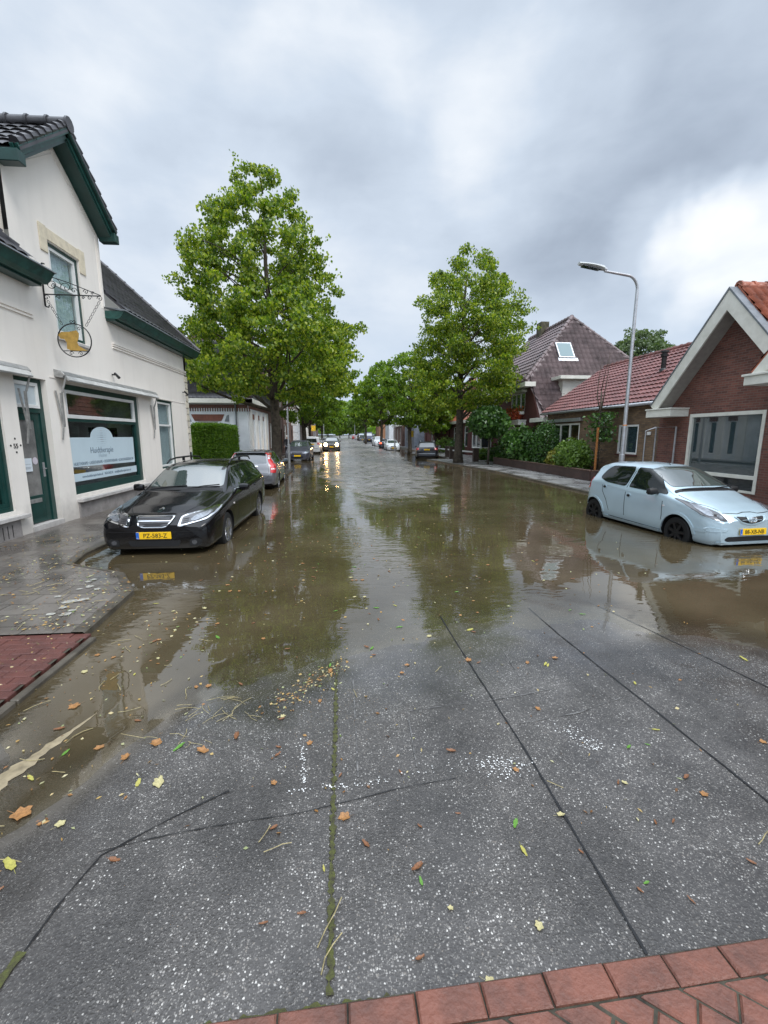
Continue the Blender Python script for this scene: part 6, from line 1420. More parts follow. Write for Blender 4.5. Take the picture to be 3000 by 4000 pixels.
def dark_house():
    X = XR; root = thing('mansard_house', 'dark red brick house with a tall brown tiled hipped roof, skylight and orange flower boxes', 'building', (X, 28, .1))
    P = PX(X, -1); br = M['brick_dark']; y0, y1 = 25.6, 38.0
    up = [(26.9, 29.2, 3.35, 4.45), (31.6, 33.6, 3.35, 4.45), (35.3, 37.0, 3.35, 4.45)]; bay1 = (27.0, 30.4, .7, 2.35)
    mb = MB(); wall_mesh(mb, P, [(24.75, 0), (y1, 0), (y1, 4.75), (y0 + .5, 4.75), (24.85, 2.75), (24.75, 2.75)], up + [bay1], None, .12)
    mb.box(X + .001, 18.6, 24.6, 24.74, 0, 2.6); mb.box(X - .02, X + .9, 23.85, 24.6, 0, 2.55)
    mb.build('wall', br, root)
    for h in up: window(root, P, *h, d=.06, fr=.07, mg=M['glass_mirror'], bars_u=(h[0] + (h[1] - h[0]) / 3, h[0] + 2 * (h[1] - h[0]) / 3), back=None, curtain=M['curtain'])
    window(root, P, *bay1, d=.06, fr=.09, mfr=M['cream_paint'], mg=M['glass_mirror'], bars_u=(28.2, 29.3), back=None, curtain=M['curtain'])
    cp = M['cream_paint']
    g = MB(); g.box(X - .55, X + .1, 25.7, y1 + .1, 4.66, 4.92); g.build('gutter', cp, root, bevel=.008)
    g = MB(); g.box(X - .30, X + .02, 26.7, 29.4, 4.46, 4.58); g.build('window_hood', cp, root)
    g = MB(); g.box(X - .50, X + .05, 26.6, 30.9, 2.48, 2.72); g.box(X - .54, X + .05, 26.55, 30.95, 2.72, 2.78); g.build('canopy', cp, root, bevel=.006)
    g = MB(); g.box(X - .32, X + 1.3, 23.6, 25.35, 2.58, 2.80); g.build('eaves_box', cp, root, bevel=.008)
    tb = M['tile_brown']
    # camera-facing roof: from the low eave to the peak
    e0 = Vector((X, 24.45, 2.78)); pk = Vector((14.8, 29.25, 9.35)); dv = Vector((0, pk.y - e0.y, pk.z - e0.z)); L_ = dv.length
    k = (5.0 - 2.78) / (9.35 - 2.78) * L_
    tile_roof('roof', (0, e0.y, e0.z), (1, 0, 0), dv, [(X - .05, 0), (20.2, 0), (18.9, k + .2), (14.8, L_), (X - .30, k), (X - .05, k * .6)], tb, root, tw=.30, ch=.42, amp=.045, lift=.085)
    # street roof and far slope
    p0 = Vector((X - .45, 26.15, 4.95)); p1 = Vector((X - .45, y1, 4.95)); q0 = Vector(pk); q1 = Vector((14.8, 36, 9.35)); dv2 = Vector((q0.x - p0.x, 0, q0.z - p0.z)); L2 = dv2.length
    tile_roof('roof', (p0.x, 0, p0.z), (0, 1, 0), dv2, [(26.15, 0), (y1 + .2, 0), (36, L2), (pk.y, L2)], tb, root, tw=.30, ch=.42, amp=.05, lift=.045)
    b2 = MB(); b2.poly([tuple(q0), (14.8, 36, 9.35), (19, y1, 4.9), (19, 26, 4.9)]); b2.build('back_roof', tb, root)
    ridge_tiles(root, p0 + Vector((.1, .05, .1)), q0 + Vector((0, 0, .08)), tb, .13, .42); ridge_tiles(root, q0 + Vector((0, 0, .08)), (14.8, 36, 9.43), tb, .13, .42); ridge_tiles(root, (18.9, 26.2, 5.2), q0 + Vector((0, 0, .08)), tb, .10, .42)
    ch = MB(); ch.box(14.4, 15.0, 33.0, 33.8, 8.9, 10.05); ch.build('chimney', mat('mossy_chimney_brick', (.10, .09, .06), .9, var=.4), root)
    # skylight on the camera-facing slope
    U = Vector((1, 0, 0)); Vd = dv.normalized(); Nn = U.cross(Vd); Nn = Nn if Nn.z > 0 else -Nn
    def S(u, v, n): return Vector((u, e0.y, e0.z)) + Vd * v + Nn * n
    sk = MB(); c = S(13.55, 5.15, .12); sk.obox(c, U, Vd, Nn, .50, .62, .05); so = sk.build('skylight', M['galv'], root); s2 = MB(); s2.obox(S(13.55, 5.15, .175), U, Vd, Nn, .42, .54, .006); s2.build('skylight_pane', mat('skylight_glass', (.20, .27, .28), .08, var=0, ior=1.5), so)
    ld = MB(); ld.obox(S(13.6, 4.42, .09), U, Vd, Nn, .62, .12, .02); ld.build('skylight_flashing', M['galv'], so)
    # dormer with white boards
    dm = MB(); dm.box(12.55, 17.2, 25.35, 28.3, 3.6, 5.02); d_ = dm.build('dormer', mat('white_dormer_boards', (.66, .64, .58), .5, var=.06), root)
    for z in np.arange(3.75, 5.0, .16):
        pass
    bd = MB()
    for z in np.arange(3.66, 4.98, .165): bd.box(13.55, 17.19, 25.335, 25.349, z, z + .15)
    bd.build('dormer_boards', mat('white_boards', (.70, .69, .65), .5, var=.05), d_)
    simple_window(root, PY(25.34), 12.72, 13.48, 3.7, 4.88, fr=.07)
    dt = MB(); dt.box(12.2, 17.5, 24.95, 28.5, 5.02, 5.20); dt.build('dormer_roof', cp, d_, bevel=.006)
    # flower boxes
    for (a, b_) in ((26.9, 29.4), (31.5, 33.8)):
        bx = MB(); bx.box(X - .30, X - .02, a, b_, 3.12, 3.30); fb = bx.build('flower_box', M['cream_paint'], root)
        n = 900; c_ = np.stack([rng.normal(X - .28, .17, n), rng.uniform(a, b_, n), 3.25 + rng.normal(0, .17, n) - .1], 1); leaf_cloud('flowers', c_, .11, M['fuchsia'], fb)
        n = 260; c_ = np.stack([rng.normal(X - .22, .12, n), rng.uniform(a, b_, n), 3.42 + rng.normal(0, .1, n)], 1); leaf_cloud('flower_leaves', c_, .10, M['leaf_light'], fb)
    # oriel bay beyond, white framed
    bz = MB(); bz.box(X - .85, X, 32.9, 35.2, .85, .95); bz.box(X - .95, X, 32.8, 35.3, 2.62, 2.84); bz.box(X - .80, X, 33.0, 35.1, .3, .85)
    for (px_, py_) in ((X - .85, 32.9), (X - .85, 35.12), (X - .85, 34.0), (X - .08, 32.9)): bz.box(px_, px_ + .09, py_, py_ + .09, .95, 2.62)
    bo = bz.build('oriel_bay', M['white_paint'], root); g = MB(); g.box(X - .80, X - .79, 32.95, 35.15, .95, 2.62); g.box(X - .8, X, 32.94, 32.95, .95, 2.62); g.build('pane', M['glass_mirror'], bo)
def leaf_cloud(name, C_, size, m, parent=None, droop=.5, base=None, asp=1.0, jitter=.35, updown=0.35):
    """many small folded leaves: C_ (n,3) centres"""
    n = len(C_); s_ = size * rng.uniform(1 - jitter, 1 + jitter, n)
    th = rng.uniform(0, 2 * math.pi, n); ph = rng.normal(-droop, .5, n)
    d = np.stack([np.cos(th) * np.cos(ph), np.sin(th) * np.cos(ph), np.sin(ph)], 1)
    r = rng.normal(0, 1, (n, 3)) * np.array([1, 1, updown]); w = np.cross(d, r); w /= np.linalg.norm(w, axis=1)[:, None] + 1e-9; nn = np.cross(d, w)
    s3 = s_[:, None]; a = C_ - d * s3 * .5; b = C_ + d * s3 * .55; l = C_ + w * s3 * .42 * asp + nn * s3 * .12 - d * s3 * .08; r_ = C_ - w * s3 * .42 * asp + nn * s3 * .12 - d * s3 * .08
    V = np.stack([a, r_, b, l], 1).reshape(-1, 3); i = np.arange(n) * 4; F = np.concatenate([np.stack([i, i + 1, i + 2], 1), np.stack([i, i + 2, i + 3], 1)])
    me = np_mesh(name, V, F); me.materials.append(m); return link(name, me, parent, base)
dark_house()
row_house('bungalow', 'dark brick bungalow with an orange tile roof and cream gutter behind the black estate', -1, 11.0, 39.2, 47.5, 3.0, M['brick_dark'], M['tile_orange'], 1, 4, pitch=42, ww=1.1)
row_house('bungalow', 'dark brick end bungalow beside the small white hatchback', -1, 9.8, 48.5, 55.0, 3.4, M['brick_dark'], M['tile_orange'], 1, 2, pitch=42)
row_house('boarded_house', 'house with grey boarded upper floor over red brick behind the white hatchback', -1, 8.8, 57, 66, 5.8, mat('grey_blue_boards', (.20, .225, .27), .7, var=.2), M['tile_dark'], 2, 2, flat=True, door=False)
row_house('garage_house', 'low brown house beyond the grey boarded house', -1, 8.6, 68, 80, 3.2, M['brick_row'], M['tile_dark'], 1, 3, pitch=25)
row_house('rendered_house', 'tall white rendered house behind the dark blue van', -1, 8.2, 84, 92, 6.2, M['white_wall2'], M['tile_dark'], 2, 3)
row_house('brick_house', 'orange-brown brick house farthest on the right side', -1, 8.5, 112, 126, 4.6, mat('orange_brick', (.30, .15, .08), .8, var=.2), M['tile_dark'], 1, 3)
# ---------------------------------------------------------------- trees: tapered trunk and limbs, leaves in hanging clumps
def limb_tube(mb, a, b, r0, r1, bend=.15, n=6):
    a, b = Vector(a), Vector(b); L_ = (b - a).length; o = Vector((random.uniform(-1, 1), random.uniform(-1, 1), random.uniform(-.2, .6))) * L_ * bend
    P = [a + (b - a) * t + o * math.sin(math.pi * t) for t in [i / n for i in range(n + 1)]]; mb.tube(P, [r0 + (r1 - r0) * i / n for i in range(n + 1)], 7)
def tree(label, base, prof, trunk_r, n_clump, per, size, m=None, group='street trees', seed=1, gap=.0, flat=1.0, name='lime_tree', cat='tree', moss=False, core=.35, lean=(0, 0)):
    """prof: list of (z, centre dx, radius) of the crown above the base; everything local to the root"""
    global rng
    rr = np.random.default_rng(seed); rng = rr; random.seed(seed)
    root = thing(name, label, cat, (0, 0, 0), group)
    zs = np.array([p[0] for p in prof]); dx = np.array([p[1] for p in prof]); rd = np.array([p[2] for p in prof]); z0, z1 = zs[0], zs[-1]
    # clump centres, denser towards the shell, in layered shelves
    z = []; w = np.interp(np.linspace(z0, z1, 200), zs, rd) ** 1.5; w /= w.sum()
    z = rr.choice(np.linspace(z0, z1, 200), n_clump, p=w) + rr.normal(0, .1, n_clump)
    R_ = np.interp(z, zs, rd); q = np.clip(rr.uniform(core, 1, n_clump) ** .55, 0, 1) * (1 + rr.normal(0, .05, n_clump)); th = rr.uniform(0, 2 * math.pi, n_clump)
    lob = 1 + .13 * np.sin(3 * th + z * 1.1 + seed) + .10 * np.sin(5 * th - z * 2.3 + seed * 2)
    C = np.stack([np.interp(z, zs, dx) + R_ * q * lob * np.cos(th), R_ * q * lob * np.sin(th) * flat, z], 1)
    if gap > 0:
        g = np.sin(C[:, 0] * 1.7 + seed) * np.sin(C[:, 1] * 1.9 + 2) * np.sin(C[:, 2] * 1.6 + seed * 3); C = C[g < (1 - gap)]
    # trunk
    tb = MB(); P = []; RR = []; ztop = z0 + (z1 - z0) * .86; base_flare = trunk_r * 1.45
    for i in range(15):
        t = i / 14; zz = ztop * t; P.append((float(np.interp(z0 + (z1 - z0) * .8, zs, dx)) * .55 * max(0, (zz - z0) / (z1 - z0)) ** 1.5 + .05 * math.sin(zz * 1.3 + seed) * min(1, t * 4) + lean[0] * min(zz, z0), .05 * math.cos(zz + seed) * min(1, t * 4), zz - .15)); RR.append((base_flare if i == 0 else trunk_r) * (1 - .9 * max(0, (zz - z0 * .3)) / ztop) if i else base_flare)
    tb.tube(P, RR, 14)
    sel = rr.choice(len(C), min(len(C), 46), replace=False)
    for k in sel:
        c = C[k]; zz = max(z0 * .8, c[2] - .35 * math.hypot(c[0], c[1]) - rr.uniform(.2, 1.2)); j = min(13, max(0, int(zz / ztop * 14))); r_ = RR[j] * .42
        limb_tube(tb, (P[j][0], P[j][1], zz), tuple(c), max(.02, r_), .012)
    tr = tb.build('trunk', M['bark'], root, smooth=True)
    # twigs and leaves of each clump
    pts = []
    for c in C:
        s_ = rr.uniform(.30, .62) * (size / .15) ** .3; k = int(per * rr.uniform(.6, 1.3))
        p = rr.normal(0, 1, (k, 3)); p /= np.linalg.norm(p, axis=1)[:, None]; p *= (rr.uniform(0, 1, k) ** .45)[:, None] * s_; p[:, 2] *= .62; p[:, 2] -= .25 * (p[:, 0] ** 2 + p[:, 1] ** 2); pts.append(c + p)
    # stray sprigs past the outline
    for k in range(int(n_clump * .25)):
        c = C[rr.integers(len(C))]; out = c - np.array([float(np.interp(c[2], zs, dx)), 0, c[2] - .4]); out /= np.linalg.norm(out) + 1e-6; t = rr.uniform(.3, .6, 9)[:, None]; pts.append(c + out * t + rr.normal(0, .08, (9, 3)))
    leaf_cloud('crown', np.concatenate(pts), size, m or M['leaf'], root, droop=.75)
    rng = np.random.default_rng(seed + 100)
    return root
def prof_px(Y, rows, zb):                      # crown outline read off as left/right edges per height
    out = []; x0 = None
    for py, l, r in rows:
        A = at(l, py, Y); B = at(r, py, Y); out.append((float(A[2]) - zb, float((A[0] + B[0]) / 2), float(abs(B[0] - A[0]) / 2)))
    return out
def plant_tree(label, px, Y, zb, rows, **kw):
    bx = float(at(px, 1850, Y)[0]); pr = sorted((z, cx - bx, r) for z, cx, r in prof_px(Y, rows, zb)); t = tree(label, None, pr, **kw); t.location = (bx, Y, zb); return t
TL = plant_tree('tall lime tree with a big conical crown on the left kerb behind the grey estate', 1083, 21.9, .05,
    [(1545, 960, 1330), (1505, 750, 1405), (1450, 720, 1425), (1350, 710, 1415), (1250, 735, 1360), (1160, 690, 1290), (1060, 690, 1260), (980, 770, 1255), (880, 800, 1205), (790, 870, 1180), (715, 895, 1110), (660, 915, 1000)],
    trunk_r=.24, n_clump=700, per=105, size=.125, seed=5, gap=.12)
TR = plant_tree('tall lime tree with an airy pointed crown on the right pavement beside the white rail', 1788, 28.4, .08,
    [(1600, 1660, 1870), (1550, 1610, 1970), (1460, 1625, 2030), (1380, 1650, 2035), (1300, 1640, 2050), (1230, 1640, 2040), (1150, 1660, 2010), (1080, 1710, 1960), (1010, 1760, 1910), (970, 1810, 1880)],
    trunk_r=.26, n_clump=620, per=90, size=.13, seed=11, gap=.18)
def far_tree(label, px, Y, zb, ytop, ybot, half, seed, **kw):
    c = px; rows = [(ybot, c - half * .45, c + half * .45), (ybot - (ybot - ytop) * .25, c - half * .92, c + half * .92), (ybot - (ybot - ytop) * .55, c - half, c + half), (ybot - (ybot - ytop) * .82, c - half * .72, c + half * .72), (ytop, c - half * .2, c + half * .2)]
    a = dict(trunk_r=.2, n_clump=170, per=60, size=.26, m=M['leaf_far'], seed=seed, gap=.1); a.update(kw); return plant_tree(label, px, Y, zb, rows, **a)
far_tree('bushy street tree behind the black estate on the right', 1600, 43.5, .1, 1375, 1655, 120, 21, n_clump=210, size=.22)
far_tree('low broad tree between the bungalow and the right lime tree', 1700, 46, .1, 1500, 1690, 95, 22, n_clump=130)
far_tree('street tree leaning over the dark hatchback far on the right', 1490, 60, .05, 1420, 1660, 95, 23, lean=(.0, 0), size=.3)
far_tree('fourth street tree on the right, over the dark blue van', 1430, 88, .2, 1480, 1665, 62, 24, size=.4, n_clump=120)
far_tree('farthest street tree on the right, light green', 1400, 125, .5, 1560, 1680, 50, 25, size=.5, n_clump=90, m=M['leaf_light'])
far_tree('dark street tree behind the tall left lime tree', 1192, 38.5, .05, 1290, 1645, 165, 31, n_clump=300, size=.2, trunk_r=.2)
far_tree('third street tree on the left, behind the white van', 1215, 62, .1, 1430, 1660, 110, 32, size=.3)
far_tree('fourth street tree on the left beyond the lamp posts', 1262, 85, .2, 1540, 1675, 68, 33, size=.4, n_clump=120)
far_tree('farthest street tree on the left by the oncoming lights', 1285, 112, .35, 1585, 1690, 45, 34, size=.45, n_clump=90)
far_tree('rounded tree closing the left end of the street', 1330, 170, .9, 1600, 1695, 50, 35, size=.7, n_clump=110, group='trees closing the street')
far_tree('pale rounded tree closing the right end of the street', 1365, 185, .9, 1610, 1690, 42, 36, size=.7, n_clump=100, m=M['leaf_light'], group='trees closing the street')
far_tree('low dark tree behind the end of the street', 1395, 200, 1.0, 1600, 1690, 50, 37, size=.8, n_clump=100, group='trees closing the street')
far_tree('willow-like pale tree behind the red tiled roof', 2510, 42, .0, 1285, 1560, 125, 41, m=M['leaf_willow'], n_clump=300, size=.2, per=60, name='willow_tree', group='garden trees')
far_tree('dark garden tree behind the oriel bay window', 1955, 44, .0, 1480, 1700, 60, 43, n_clump=90, group='garden trees', m=M['leaf_dark'])

def forest():
    r2 = np.random.default_rng(9); n = 60000; x = r2.uniform(-900, 900, n); y = r2.uniform(520, 850, n); z = 3 + 48 * np.exp(-((x - 20) / 420) ** 2) * sm(y, 520, 800) + r2.uniform(0, 14, n) * (.6 + .4 * np.sin(x / 9) * np.sin(y / 13))
    global rng; rng = r2; o = leaf_cloud('forest', np.stack([x, y, z], 1), 5.0, M['leaf_far'], None); tag(o, kind='stuff')
forest()

# ---------------------------------------------------------------- hedges, shrubs and the planter
def shrub(label, base, ell, n, size, m, name='shrub', cat='shrub', group='shrubs in the brick planter', seed=3, lump=.15, stems=True, low=0):
    global rng; rng = np.random.default_rng(seed); random.seed(seed); root = thing(name, label, cat, base, group)
    th = rng.uniform(0, 2 * math.pi, n); u = rng.uniform(-1, 1, n); q = np.clip(rng.normal(.93, .10, n), .3, 1.15); lob = 1 + lump * np.sin(4 * th + 3 * u) + lump * .7 * np.sin(7 * th - 5 * u + seed)
    s_ = np.sqrt(1 - u * u); C = np.stack([np.cos(th) * s_ * ell[0], np.sin(th) * s_ * ell[1], u * ell[2]], 1) * (q * lob)[:, None] + np.array(base) + np.array([0, 0, ell[3]])
    C = C[C[:, 2] > base[2] + low]
    leaf_cloud('foliage', C, size, m, root, droop=.3)
    if stems:
        b = MB()
        for k in range(12): limb_tube(b, (base[0] + random.uniform(-.1, .1), base[1] + random.uniform(-.1, .1), base[2]), tuple(C[rng.integers(len(C))] * .75 + np.array([base[0], base[1], base[2] + ell[3]]) * .25), .025, .01)
        b.build('stems', M['bark'], root)
    return root
def box_hedge():
    global rng; rng = np.random.default_rng(4); x0, x1, y0, y1, z0, z1 = -7.95, -6.40, 23.9, 27.2, .1, 2.36
    root = thing('hedge', 'tall clipped green hedge between the white shop and the white corner house', 'hedge', (-6.7, 24.5, .1)); pts = []
    def face(n, f): a, b = rng.uniform(0, 1, n), rng.uniform(0, 1, n); pts.append(f(a, b))
    j = lambda n, s_=.05: rng.normal(0, s_, n)
    n = 17000; face(n, lambda a, b: np.stack([x0 + (x1 - x0) * a, y0 + j(n) + .05 * np.sin(9 * a) * np.sin(7 * b), z0 + (z1 - z0) * b], 1))
    n = 6000; face(n, lambda a, b: np.stack([x1 + j(n), y0 + (y1 - y0) * a, z0 + (z1 - z0) * b], 1)); face(n, lambda a, b: np.stack([x0 + (x1 - x0) * a, y0 + (y1 - y0) * b, z1 + j(n) + .03 * np.sin(12 * a)], 1))
    leaf_cloud('foliage', np.concatenate(pts), .085, M['leaf_hedge'], root, droop=.2)
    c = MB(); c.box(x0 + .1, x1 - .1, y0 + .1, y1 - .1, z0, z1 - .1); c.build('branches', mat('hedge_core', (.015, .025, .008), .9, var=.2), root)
box_hedge()
planter_x = 9.55
def planter():
    b = MB(); br = brick_mat('planter_dark_brick', (.085, .045, .035), (.06, .033, .028), (.05, .04, .035))
    K = [(9.35, 27.3), (9.45, 22.0), (9.62, 16.6), (10.75, 16.35)]
    for a, c in zip(K[:-1], K[1:]): b.beam((*a, .24), (*c, .24), .12, .44, up=(0, 0, 1))
    root = thing('brick_planter', 'long low dark brick planter bed in front of the red roofed house', 'planter', (9.5, 21, .05)); b.build('wall', br, root)
    c_ = MB()
    for a, c in zip(K[:-1], K[1:]): c_.beam((*a, .475), (*c, .475), .16, .035, up=(0, 0, 1))
    c_.build('coping', mat('planter_coping', (.13, .08, .06), .6, var=.3), root)
    s_ = MB(); s_.poly([(9.4, 27.2, .40), (10.95, 27.2, .40), (10.95, 16.4, .40), (9.66, 16.6, .40)]); s_.build('soil', mat('planter_soil', (.035, .025, .018), .95, var=.3), root)
planter()
shrub('dark glossy broad-leaved bush at the far end of the brick planter', (10.1, 25.3, .4), (.85, 2.3, 1.0, .75), 5200, .17, M['leaf_dark'], seed=51, lump=.18)
shrub('feathery bright green conifer in the middle of the brick planter', (10.15, 21.9, .4), (.62, .75, 1.15, .85), 5200, .085, M['leaf_conifer'], name='conifer', seed=52, lump=.1)
shrub('small yellow-green bush low at the planter front', (9.95, 20.2, .4), (.40, .55, .42, .32), 1100, .12, mat('yellow_leaf', (.22, .22, .03), .5, var=.2), seed=53)
shrub('light green rounded bush under the wide window', (10.05, 18.9, .4), (.62, 1.0, .66, .50), 4200, .12, M['leaf_light'], seed=54, lump=.15)
def trained_tree():
    root = thing('trained_tree', 'bare-twigged espalier tree with a few green shoots beside the wide window', 'tree', (10.25, 17.35, .4)); b = MB(); random.seed(8)
    b.tube([(10.25, 17.35, .3), (10.27, 17.38, 1.2), (10.24, 17.3, 2.4), (10.28, 17.4, 3.1), (10.3, 17.5, 3.6)], [.085, .07, .06, .04, .02], 9)
    for z in np.arange(.8, 2.9, .13):
        for s_ in (-1, 1):
            L_ = random.uniform(.3, .75); b.tube([(10.25, 17.36, z), (10.25 + random.uniform(-.1, .1), 17.36 + s_ * L_ * .6, z + random.uniform(-.1, .12)), (10.25, 17.36 + s_ * L_, z + random.uniform(-.05, .3))], [.022, .014, .006], 5)
    for s_ in (-1, 1): b.tube([(10.26, 17.35, 2.7), (10.2, 17.35 + s_ * .25, 3.4), (10.25, 17.35 + s_ * .3, 4.2), (10.3, 17.35 + s_ * .25, 4.9)], [.03, .02, .012, .004], 5)
    b.tube([(10.3, 17.5, 3.6), (10.3, 17.3, 4.4), (10.35, 17.1, 5.2)], [.02, .01, .003], 5)
    b.build('trunk', M['bark'], root, smooth=True)
    global rng; rng = np.random.default_rng(6); n = 900; C = np.stack([rng.normal(10.35, .13, n), rng.normal(17.35, .38, n), rng.uniform(1.6, 2.75, n)], 1); leaf_cloud('foliage', C, .11, M['leaf_dark'], root)
trained_tree()
st = MB(); st.tube([(10.0, 17.0, .3), (10.0, 17.0, 2.15)], .045, 8); tag(st.build('wooden_stake', mat('orange_brown_wood', (.36, .14, .035), .7, var=.3, vscale=9), None, (10, 17, .3), smooth='auto'), 'orange-brown wooden stake beside the espalier tree', 'stake')
def ball_tree():
    b = at(1912, 1650, 26.5); root = thing('ball_tree', 'small standard tree with a dense dark round crown before the oriel bay', 'tree', (float(b[0]), 26.5, .1), 'garden trees'); t = MB(); t.tube([(b[0], 26.5, .0), (b[0] + .03, 26.5, 1.9)], [.07, .05], 9)
    for k in range(10): limb_tube(t, (b[0], 26.5, 1.7), (b[0] + random.uniform(-.7, .7), 26.5 + random.uniform(-.7, .7), 2.6), .03, .01)
    t.build('trunk', M['bark'], root, smooth=True)
    global rng; rng = np.random.default_rng(61); n = 4200; th = rng.uniform(0, 2 * math.pi, n); u = rng.uniform(-1, 1, n); s_ = np.sqrt(1 - u * u); q = np.clip(rng.normal(.93, .1, n), .2, 1.15) * (1 + .07 * np.sin(5 * th))
    C = np.stack([np.cos(th) * s_ * 1.12, np.sin(th) * s_ * 1.12, u * .88], 1) * q[:, None] + np.array([b[0], 26.5, 2.62]); leaf_cloud('crown', C, .19, M['leaf_dark'], root, droop=.6)
ball_tree()
# low garden greenery beyond the planter
for i, (x, y, r, lab) in enumerate([(10.2, 29.6, .55, 'small round bush behind the ball tree'), (9.9, 31.5, .45, 'low clipped bush beside the white rail'), (10.4, 41, .8, 'garden bush in front of the dark bungalow'), (10.0, 44.5, .9, 'larger garden bush with pale flowers by the bungalow window')]):
    shrub(lab, (x, y, .1), (r, r, r * .9, r * .8), 900, .13, M['leaf_dark'] if i % 2 == 0 else M['leaf_light'], seed=70 + i, group='garden bushes')

# ---------------------------------------------------------------- street furniture
def lamp_post(label, x, y, z, h=6.3, arm=1.3, head=True, ang=180, group='street lamps', near=False, r=.075):
    root = thing('street_lamp', label, 'street lamp', (x, y, z), group); p = MB(); a = R(ang); d = Vector((math.cos(a), math.sin(a), 0)); B = Vector((x, y, z))
    P = [B - Vector((0, 0, .3)), B + Vector((0, 0, 1.2)), B + Vector((0, 0, 1.21)), B + Vector((0, 0, h - .45))]; RR = [r * 1.15, r * 1.15, r * .85, r * .6]
    for t in np.linspace(0.1, 1, 7): P.append(B + Vector((0, 0, h - .45)) + Vector((0, 0, .36)) * math.sin(t * math.pi / 2) + d * .34 * (1 - math.cos(t * math.pi / 2))); RR.append(r * .55)
    P.append(B + Vector((0, 0, h - .03)) + d * (arm - .35)); RR.append(r * .45)
    p.tube(P, RR, 14); p.build('pole', M['galv'], root, smooth='auto')
    if head:
        hd = MB(); c = B + Vector((0, 0, h + .02)) + d * (arm - .32); e = B + Vector((0, 0, h + .10)) + d * (arm + .42); k = 9; rows = []
        for i in range(k + 1):
            t = i / k; w = .15 * math.sin(math.pi * min(1, .12 + t * .80)) ** .6; q = c + (e - c) * t; sd_ = Vector((-d.y, d.x, 0))
            rows.append([q + sd_ * w * math.cos(f) + Vector((0, 0, (.075 if math.sin(f) > 0 else .035) * math.sin(f) * (1.1 - .5 * t))) for f in np.linspace(0, 2 * math.pi, 12, endpoint=False)])
        vs_ = [tuple(v) for r_ in rows for v in r_]; hd.add(vs_, [(i * 12 + j, i * 12 + (j + 1) % 12, (i + 1) * 12 + (j + 1) % 12, (i + 1) * 12 + j) for i in range(k) for j in range(12)] + [tuple(range(12))[::-1], tuple(k * 12 + j for j in range(12))])
        ho = hd.build('lamp_head', mat('pale_lamp_housing', (.55, .57, .56), .4, var=.1), root, smooth='auto')
        if near:
            g = MB(); m0 = c + (e - c) * .5 + Vector((0, 0, -.035)); g.obox(m0, e - c, Vector((-d.y, d.x, 0)), Vector((0, 0, 1)), .26, .085, .012); g.build('lamp_glass', M['lamp_dark'], ho)
            j = MB(); j.tube([c - (e - c) * .12, c + (e - c) * .10], .045, 10); j.build('clamp', M['galv'], root)
            tp = MB(); tp.tube([B + Vector((0, 0, 2.02)), B + Vector((0, 0, 2.045))], r * .86 + .003, 12); tp.build('orange_tape', M['amber'], root)
    return root
lamp_post('tall galvanised street lamp with an oval head beside the pale blue car', 8.0, 12.25, .1, 6.10, 1.40, near=True, ang=186, r=.066)
def lamp_px(label, px, Y, z, ang, h=6.3): x = float(at(px, 1780, Y)[0]); return lamp_post(label, x, Y, z, h, 1.4, ang=ang)
lamp_px('grey lamp post in front of the dark grey family car on the left', 1129, 30.2, .05, 0)
lamp_px('lamp post beside the white van on the left', 1233, 57, .1, 0)
lamp_px('thin lamp post farther left behind the dark red-brown hatchback', 1267, 82, .2, 0)
lamp_px('lamp post by the small white hatchback on the right', 1542, 51, .08, 180)
lamp_px('far lamp post on the right beside the dark small car', 1387, 112, .3, 180)
def sign_post(label, px, Y, z, h, c, w=.5):
    x = float(at(px, 1700, Y)[0]); root = thing('road_sign', label, 'sign', (x, Y, z), 'yellow roadside signs'); p = MB(); p.tube([(x, Y, z - .2), (x, Y, z + h)], .035, 8); p.build('pole', M['galv'], root); b = MB(); b.box(x - w / 2, x + w / 2, Y - .04, Y - .02, z + h - .75, z + h - .1); b.build('sign_board', mat('yellow_sign', (.75, .50, .04), .5, var=.05), root)
sign_post('small yellow sign on a pole behind the white van', 1225, 55, .1, 3.0, None)
sign_post('small yellow sign by the bungalow door on the right', 1607, 47, .1, 2.3, None, .45)
def rail_fence():
    root = thing('rail_fence', 'low white rail between square dark brick posts by the right lime tree', 'fence', (9.0, 32, .1), None); pts = [at(1705, 1760, 38), at(1748, 1765, 35.5), at(1765, 1770, 33.2), at(1858, 1775, 29.6)]
    pb = mat('post_brick', (.07, .05, .04), .9, var=.3)
    for i, p in enumerate(pts):
        b = MB(); b.box(p[0] - .17, p[0] + .17, p[1] - .17, p[1] + .17, .05, .92); b.prism([(p[0] - .2, p[1] - .2, .92), (p[0] + .2, p[1] - .2, .92), (p[0] + .2, p[1] + .2, .92), (p[0] - .2, p[1] + .2, .92)], (0, 0, .07)); b.build('post', pb, root)
    for a, c in zip(pts[:-1], pts[1:]):
        for z in (.72,):
            b = MB(); b.beam((a[0], a[1], z), (c[0], c[1], z), .06, .10); b.build('rail', M['white_paint'], root)
    p = pts[-1]; b = MB(); b.beam((p[0], p[1], .60), (p[0] + 1.6, p[1] + 1.3, .60), .05, .09); b.build('rail', mat('mossy_green_rail', (.14, .25, .08), .6, var=.2), root)
rail_fence()

